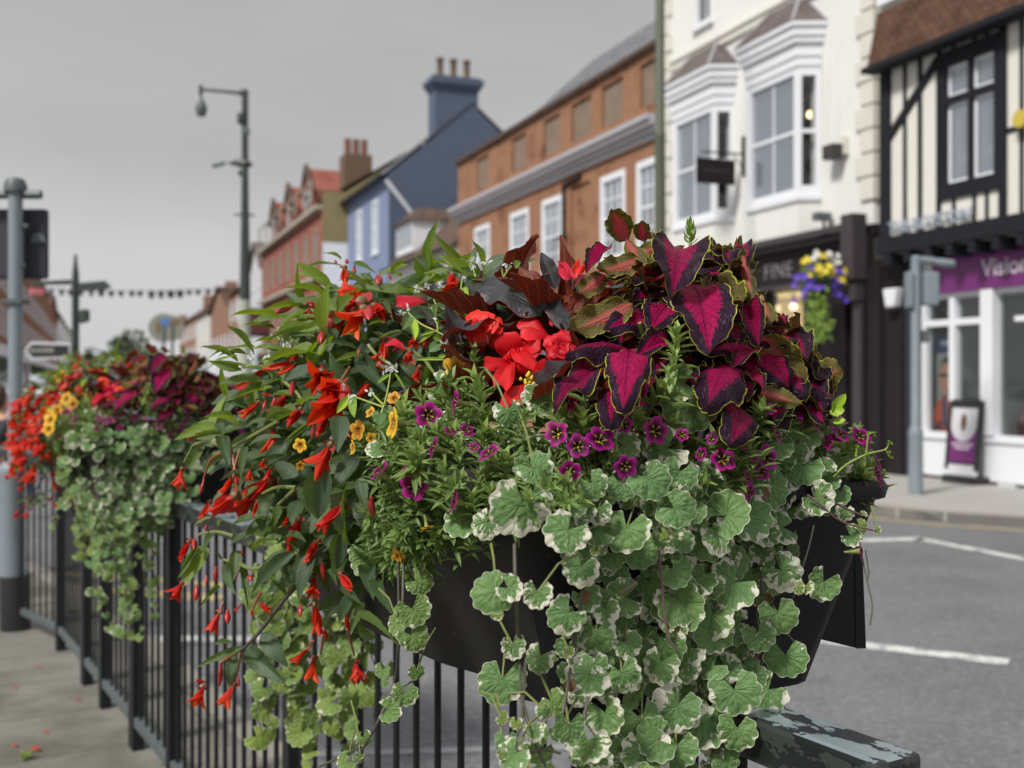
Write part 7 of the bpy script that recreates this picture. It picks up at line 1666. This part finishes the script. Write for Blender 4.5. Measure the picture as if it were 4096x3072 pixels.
# ------------------------------------------------------------------ the second planter, the same planting further along the railing
shift = Vector((FD.x, FD.y, 0)) * 2.8
roots = [pl, co, db, tbg, cp, ca, eu, gi, gb]
lab2 = ['black plastic trough of the second planter farther along the railing, blurred', 'blurred magenta coleus crowning the second planter farther along the railing', 'blurred begonia with red double flowers in the second planter', 'blurred trailing begonia with red bells on the left of the second planter', 'blurred purple calibrachoa on the second planter', 'blurred yellow calibrachoa in the middle of the second planter', 'blurred white euphorbia in the second planter', 'blurred pale green ground ivy cascading down the front of the second planter', 'blurred ground ivy behind the railing under the second planter']
piv = P(.5, 0, 1.36)
for r_, lb in zip(roots, lab2):
    n_ = dup(r_, None, label=lb)
    k = .92
    off = Vector(r_.location) - piv
    rot = Matrix.Rotation(R(-3), 3, 'Z')
    n_.location = piv + shift + rot @ Vector((off.x * k, off.y * k, off.z * .85)) + Vector((0, 0, -.05))
    n_.scale = (k, k, .85 if r_ is not pl else .95); n_.rotation_euler.z = R(-3)
    ORG[n_.name] = ORG[r_.name]
    if r_ is tbg:                                                  # this one flowers more freely on its outer side
        for x, y in scatter([(900, 1350), (1250, 1150), (1500, 1300), (1300, 1900), (1100, 2350), (750, 2250), (760, 1800)], 46, 60):
            b = on(x, y, rng.uniform(-.07, .0)); hang(BELL[int(rng.integers(4))], n_, b, b + np.array((-.02 + rng.normal() * .02, -.01, -.06 + rng.normal() * .01)), 1.5, rng.uniform(0, 6.28), 'bell_flower')
    if r_ is ca:
        for x, y in ((1500, 1500), (1560, 1640), (1700, 1560), (1640, 1760), (1450, 1700), (1560, 1880), (1300, 1250)):
            flower(CALI_Y[int(x) % 2], n_, on(x, y, -.08), (-.3, -1, .3), .030, rng.uniform(0, 6), 'amber_flower')

# ------------------------------------------------------------------ hanging basket on the gallery front
hb = thing('hanging_basket', 'hanging basket of yellow and violet pansies with trailing greenery on the brown shopfront', 'hanging basket', S(15.5, WB - .75, 3.1))
hc = np.array(S(15.5, WB - .75, 3.28))
m = MB(); m.tube([S(15.5, WB - .43, 3.98), S(15.5, WB - .6, 4.0), S(15.5, WB - .75, 3.95), S(15.5, WB - .75, 3.4)], .02, 6); m.build('bracket', M['iron'], hb)
m = MB(); m.lathe(hc - np.array((0, 0, .3)), [(.02, 0), (.14, .04), (.22, .14), (.25, .26)], 16); m.build('basket', M['black'], hb)
lm = LM()
for k in range(420):
    d = rng.normal(size=3); d /= np.linalg.norm(d); c = hc + d * np.array((.34, .3, .26)) * rng.uniform(.5, 1)
    put(lm, T_oval[k % 2], c, c + jit(.05), .035, d + jit(.4), tone=rng.uniform(0, .4))
for k in range(420):
    f = rng.random() ** .7; c = hc + np.array((rng.normal() * .13 * (1.1 - .5 * f) - .06, -.12 + rng.normal() * .07, -.15 - .95 * f)); put(lm, T_oval[k % 2], c, c + np.array((rng.normal() * .02, -.02, -.05)), .04, CAMV + jit(.4), tone=rng.uniform(.1, .8))
lm.build('greenery', M['euph'], hb)
pans = fan_t(20, 2, lambda f: .9 + .1 * np.cos(5 * f), span=np.pi, cup=.25)
for nm, mt, box_, n_ in (('yellow_pansy', 'pansy_yellow', (-.36, .40, -.02, .33), 34), ('violet_pansy', 'pansy_violet', (-.44, .42, -.30, .16), 40), ('white_pansy', 'pansy_white', (-.2, .3, .26, .40), 9)):
    M[mt] = plain(mt, {'pansy_yellow': (.72, .58, .04), 'pansy_violet': (.10, .045, .42), 'pansy_white': (.7, .7, .66)}[mt], .6, .12, 30)
    me = mesh_of(nm, [(pans, I4, 0, .5)], [M[mt]])
    for k in range(n_):
        x = rng.uniform(box_[0], box_[1])
        if nm == 'violet_pansy' and abs(x) < .16 and rng.random() < .8: x = math.copysign(.16 + abs(x), x)
        z = rng.uniform(box_[2], box_[3]) - x * x * .9
        flower(me, hb, hc + np.array((x, -.26 + abs(x) * .3 + rng.normal() * .04, z)), (x, -1, .4 + rng.normal() * .3), rng.uniform(.045, .07), rng.uniform(0, 6), nm)

# ------------------------------------------------------------------ fallen petals and weeds on the pavement
lab = ['fallen red petal, largest of those near the bottom left corner', 'fallen red petal at the lower left edge of the frame', 'small fallen petal above the two near the corner', 'small red petal at the left edge higher up the paving', 'faint petal on the paving by the fence foot', 'tiny red petal farther up the slabs', 'red petal on the road seen between the bars', 'red petal low between the railing bars', 'red petal behind the thick railing post']
for (x, y), lb in zip(((115, 3003), (43, 2985), (168, 2932), (47, 2752), (297, 2800), (140, 2668), (610, 2760), (710, 3030), (770, 2840)), lab):
    z = .006 if x < 580 else RZ + .008
    Yp = (CZ - z) * F / (y - HY); c = np.array(at(x, y, Yp))
    o = thing('fallen_petal', lb, 'petal', Vector(c), 'fallen petals')
    lm = LM(); sz = .045 if x == 115 else .026
    put(lm, T_pet[1], c, c + np.array((sz, sz * .3, .004)), sz * .7, UP); lm.build('petal', M['red_p'], o)
for (x, y), lb, n_ in (((100, 3040), 'small green weed at the bottom left of the paving', 9), ((290, 2450), 'tuft of weeds at the far railing foot', 14), ((690, 3060), 'yellow green weed beyond the bars near the thick post', 12)):
    Yp = CZ * F / (y - HY); c = np.array(at(x, y, Yp)); o = thing('weed', lb, 'weed', Vector(c), 'weeds in the paving joints'); lm = LM()
    for k in range(n_):
        d = jit(1); d[2] = abs(d[2]) + .4; put(lm, T_sm[k % 3], c + jit(.012) * np.array((1, 1, 0)), c + d / np.linalg.norm(d) * rng.uniform(.03, .06), .012, UP + jit(.4), tone=rng.uniform(.2, .8))
    lm.build('foliage', M['euph'], o)
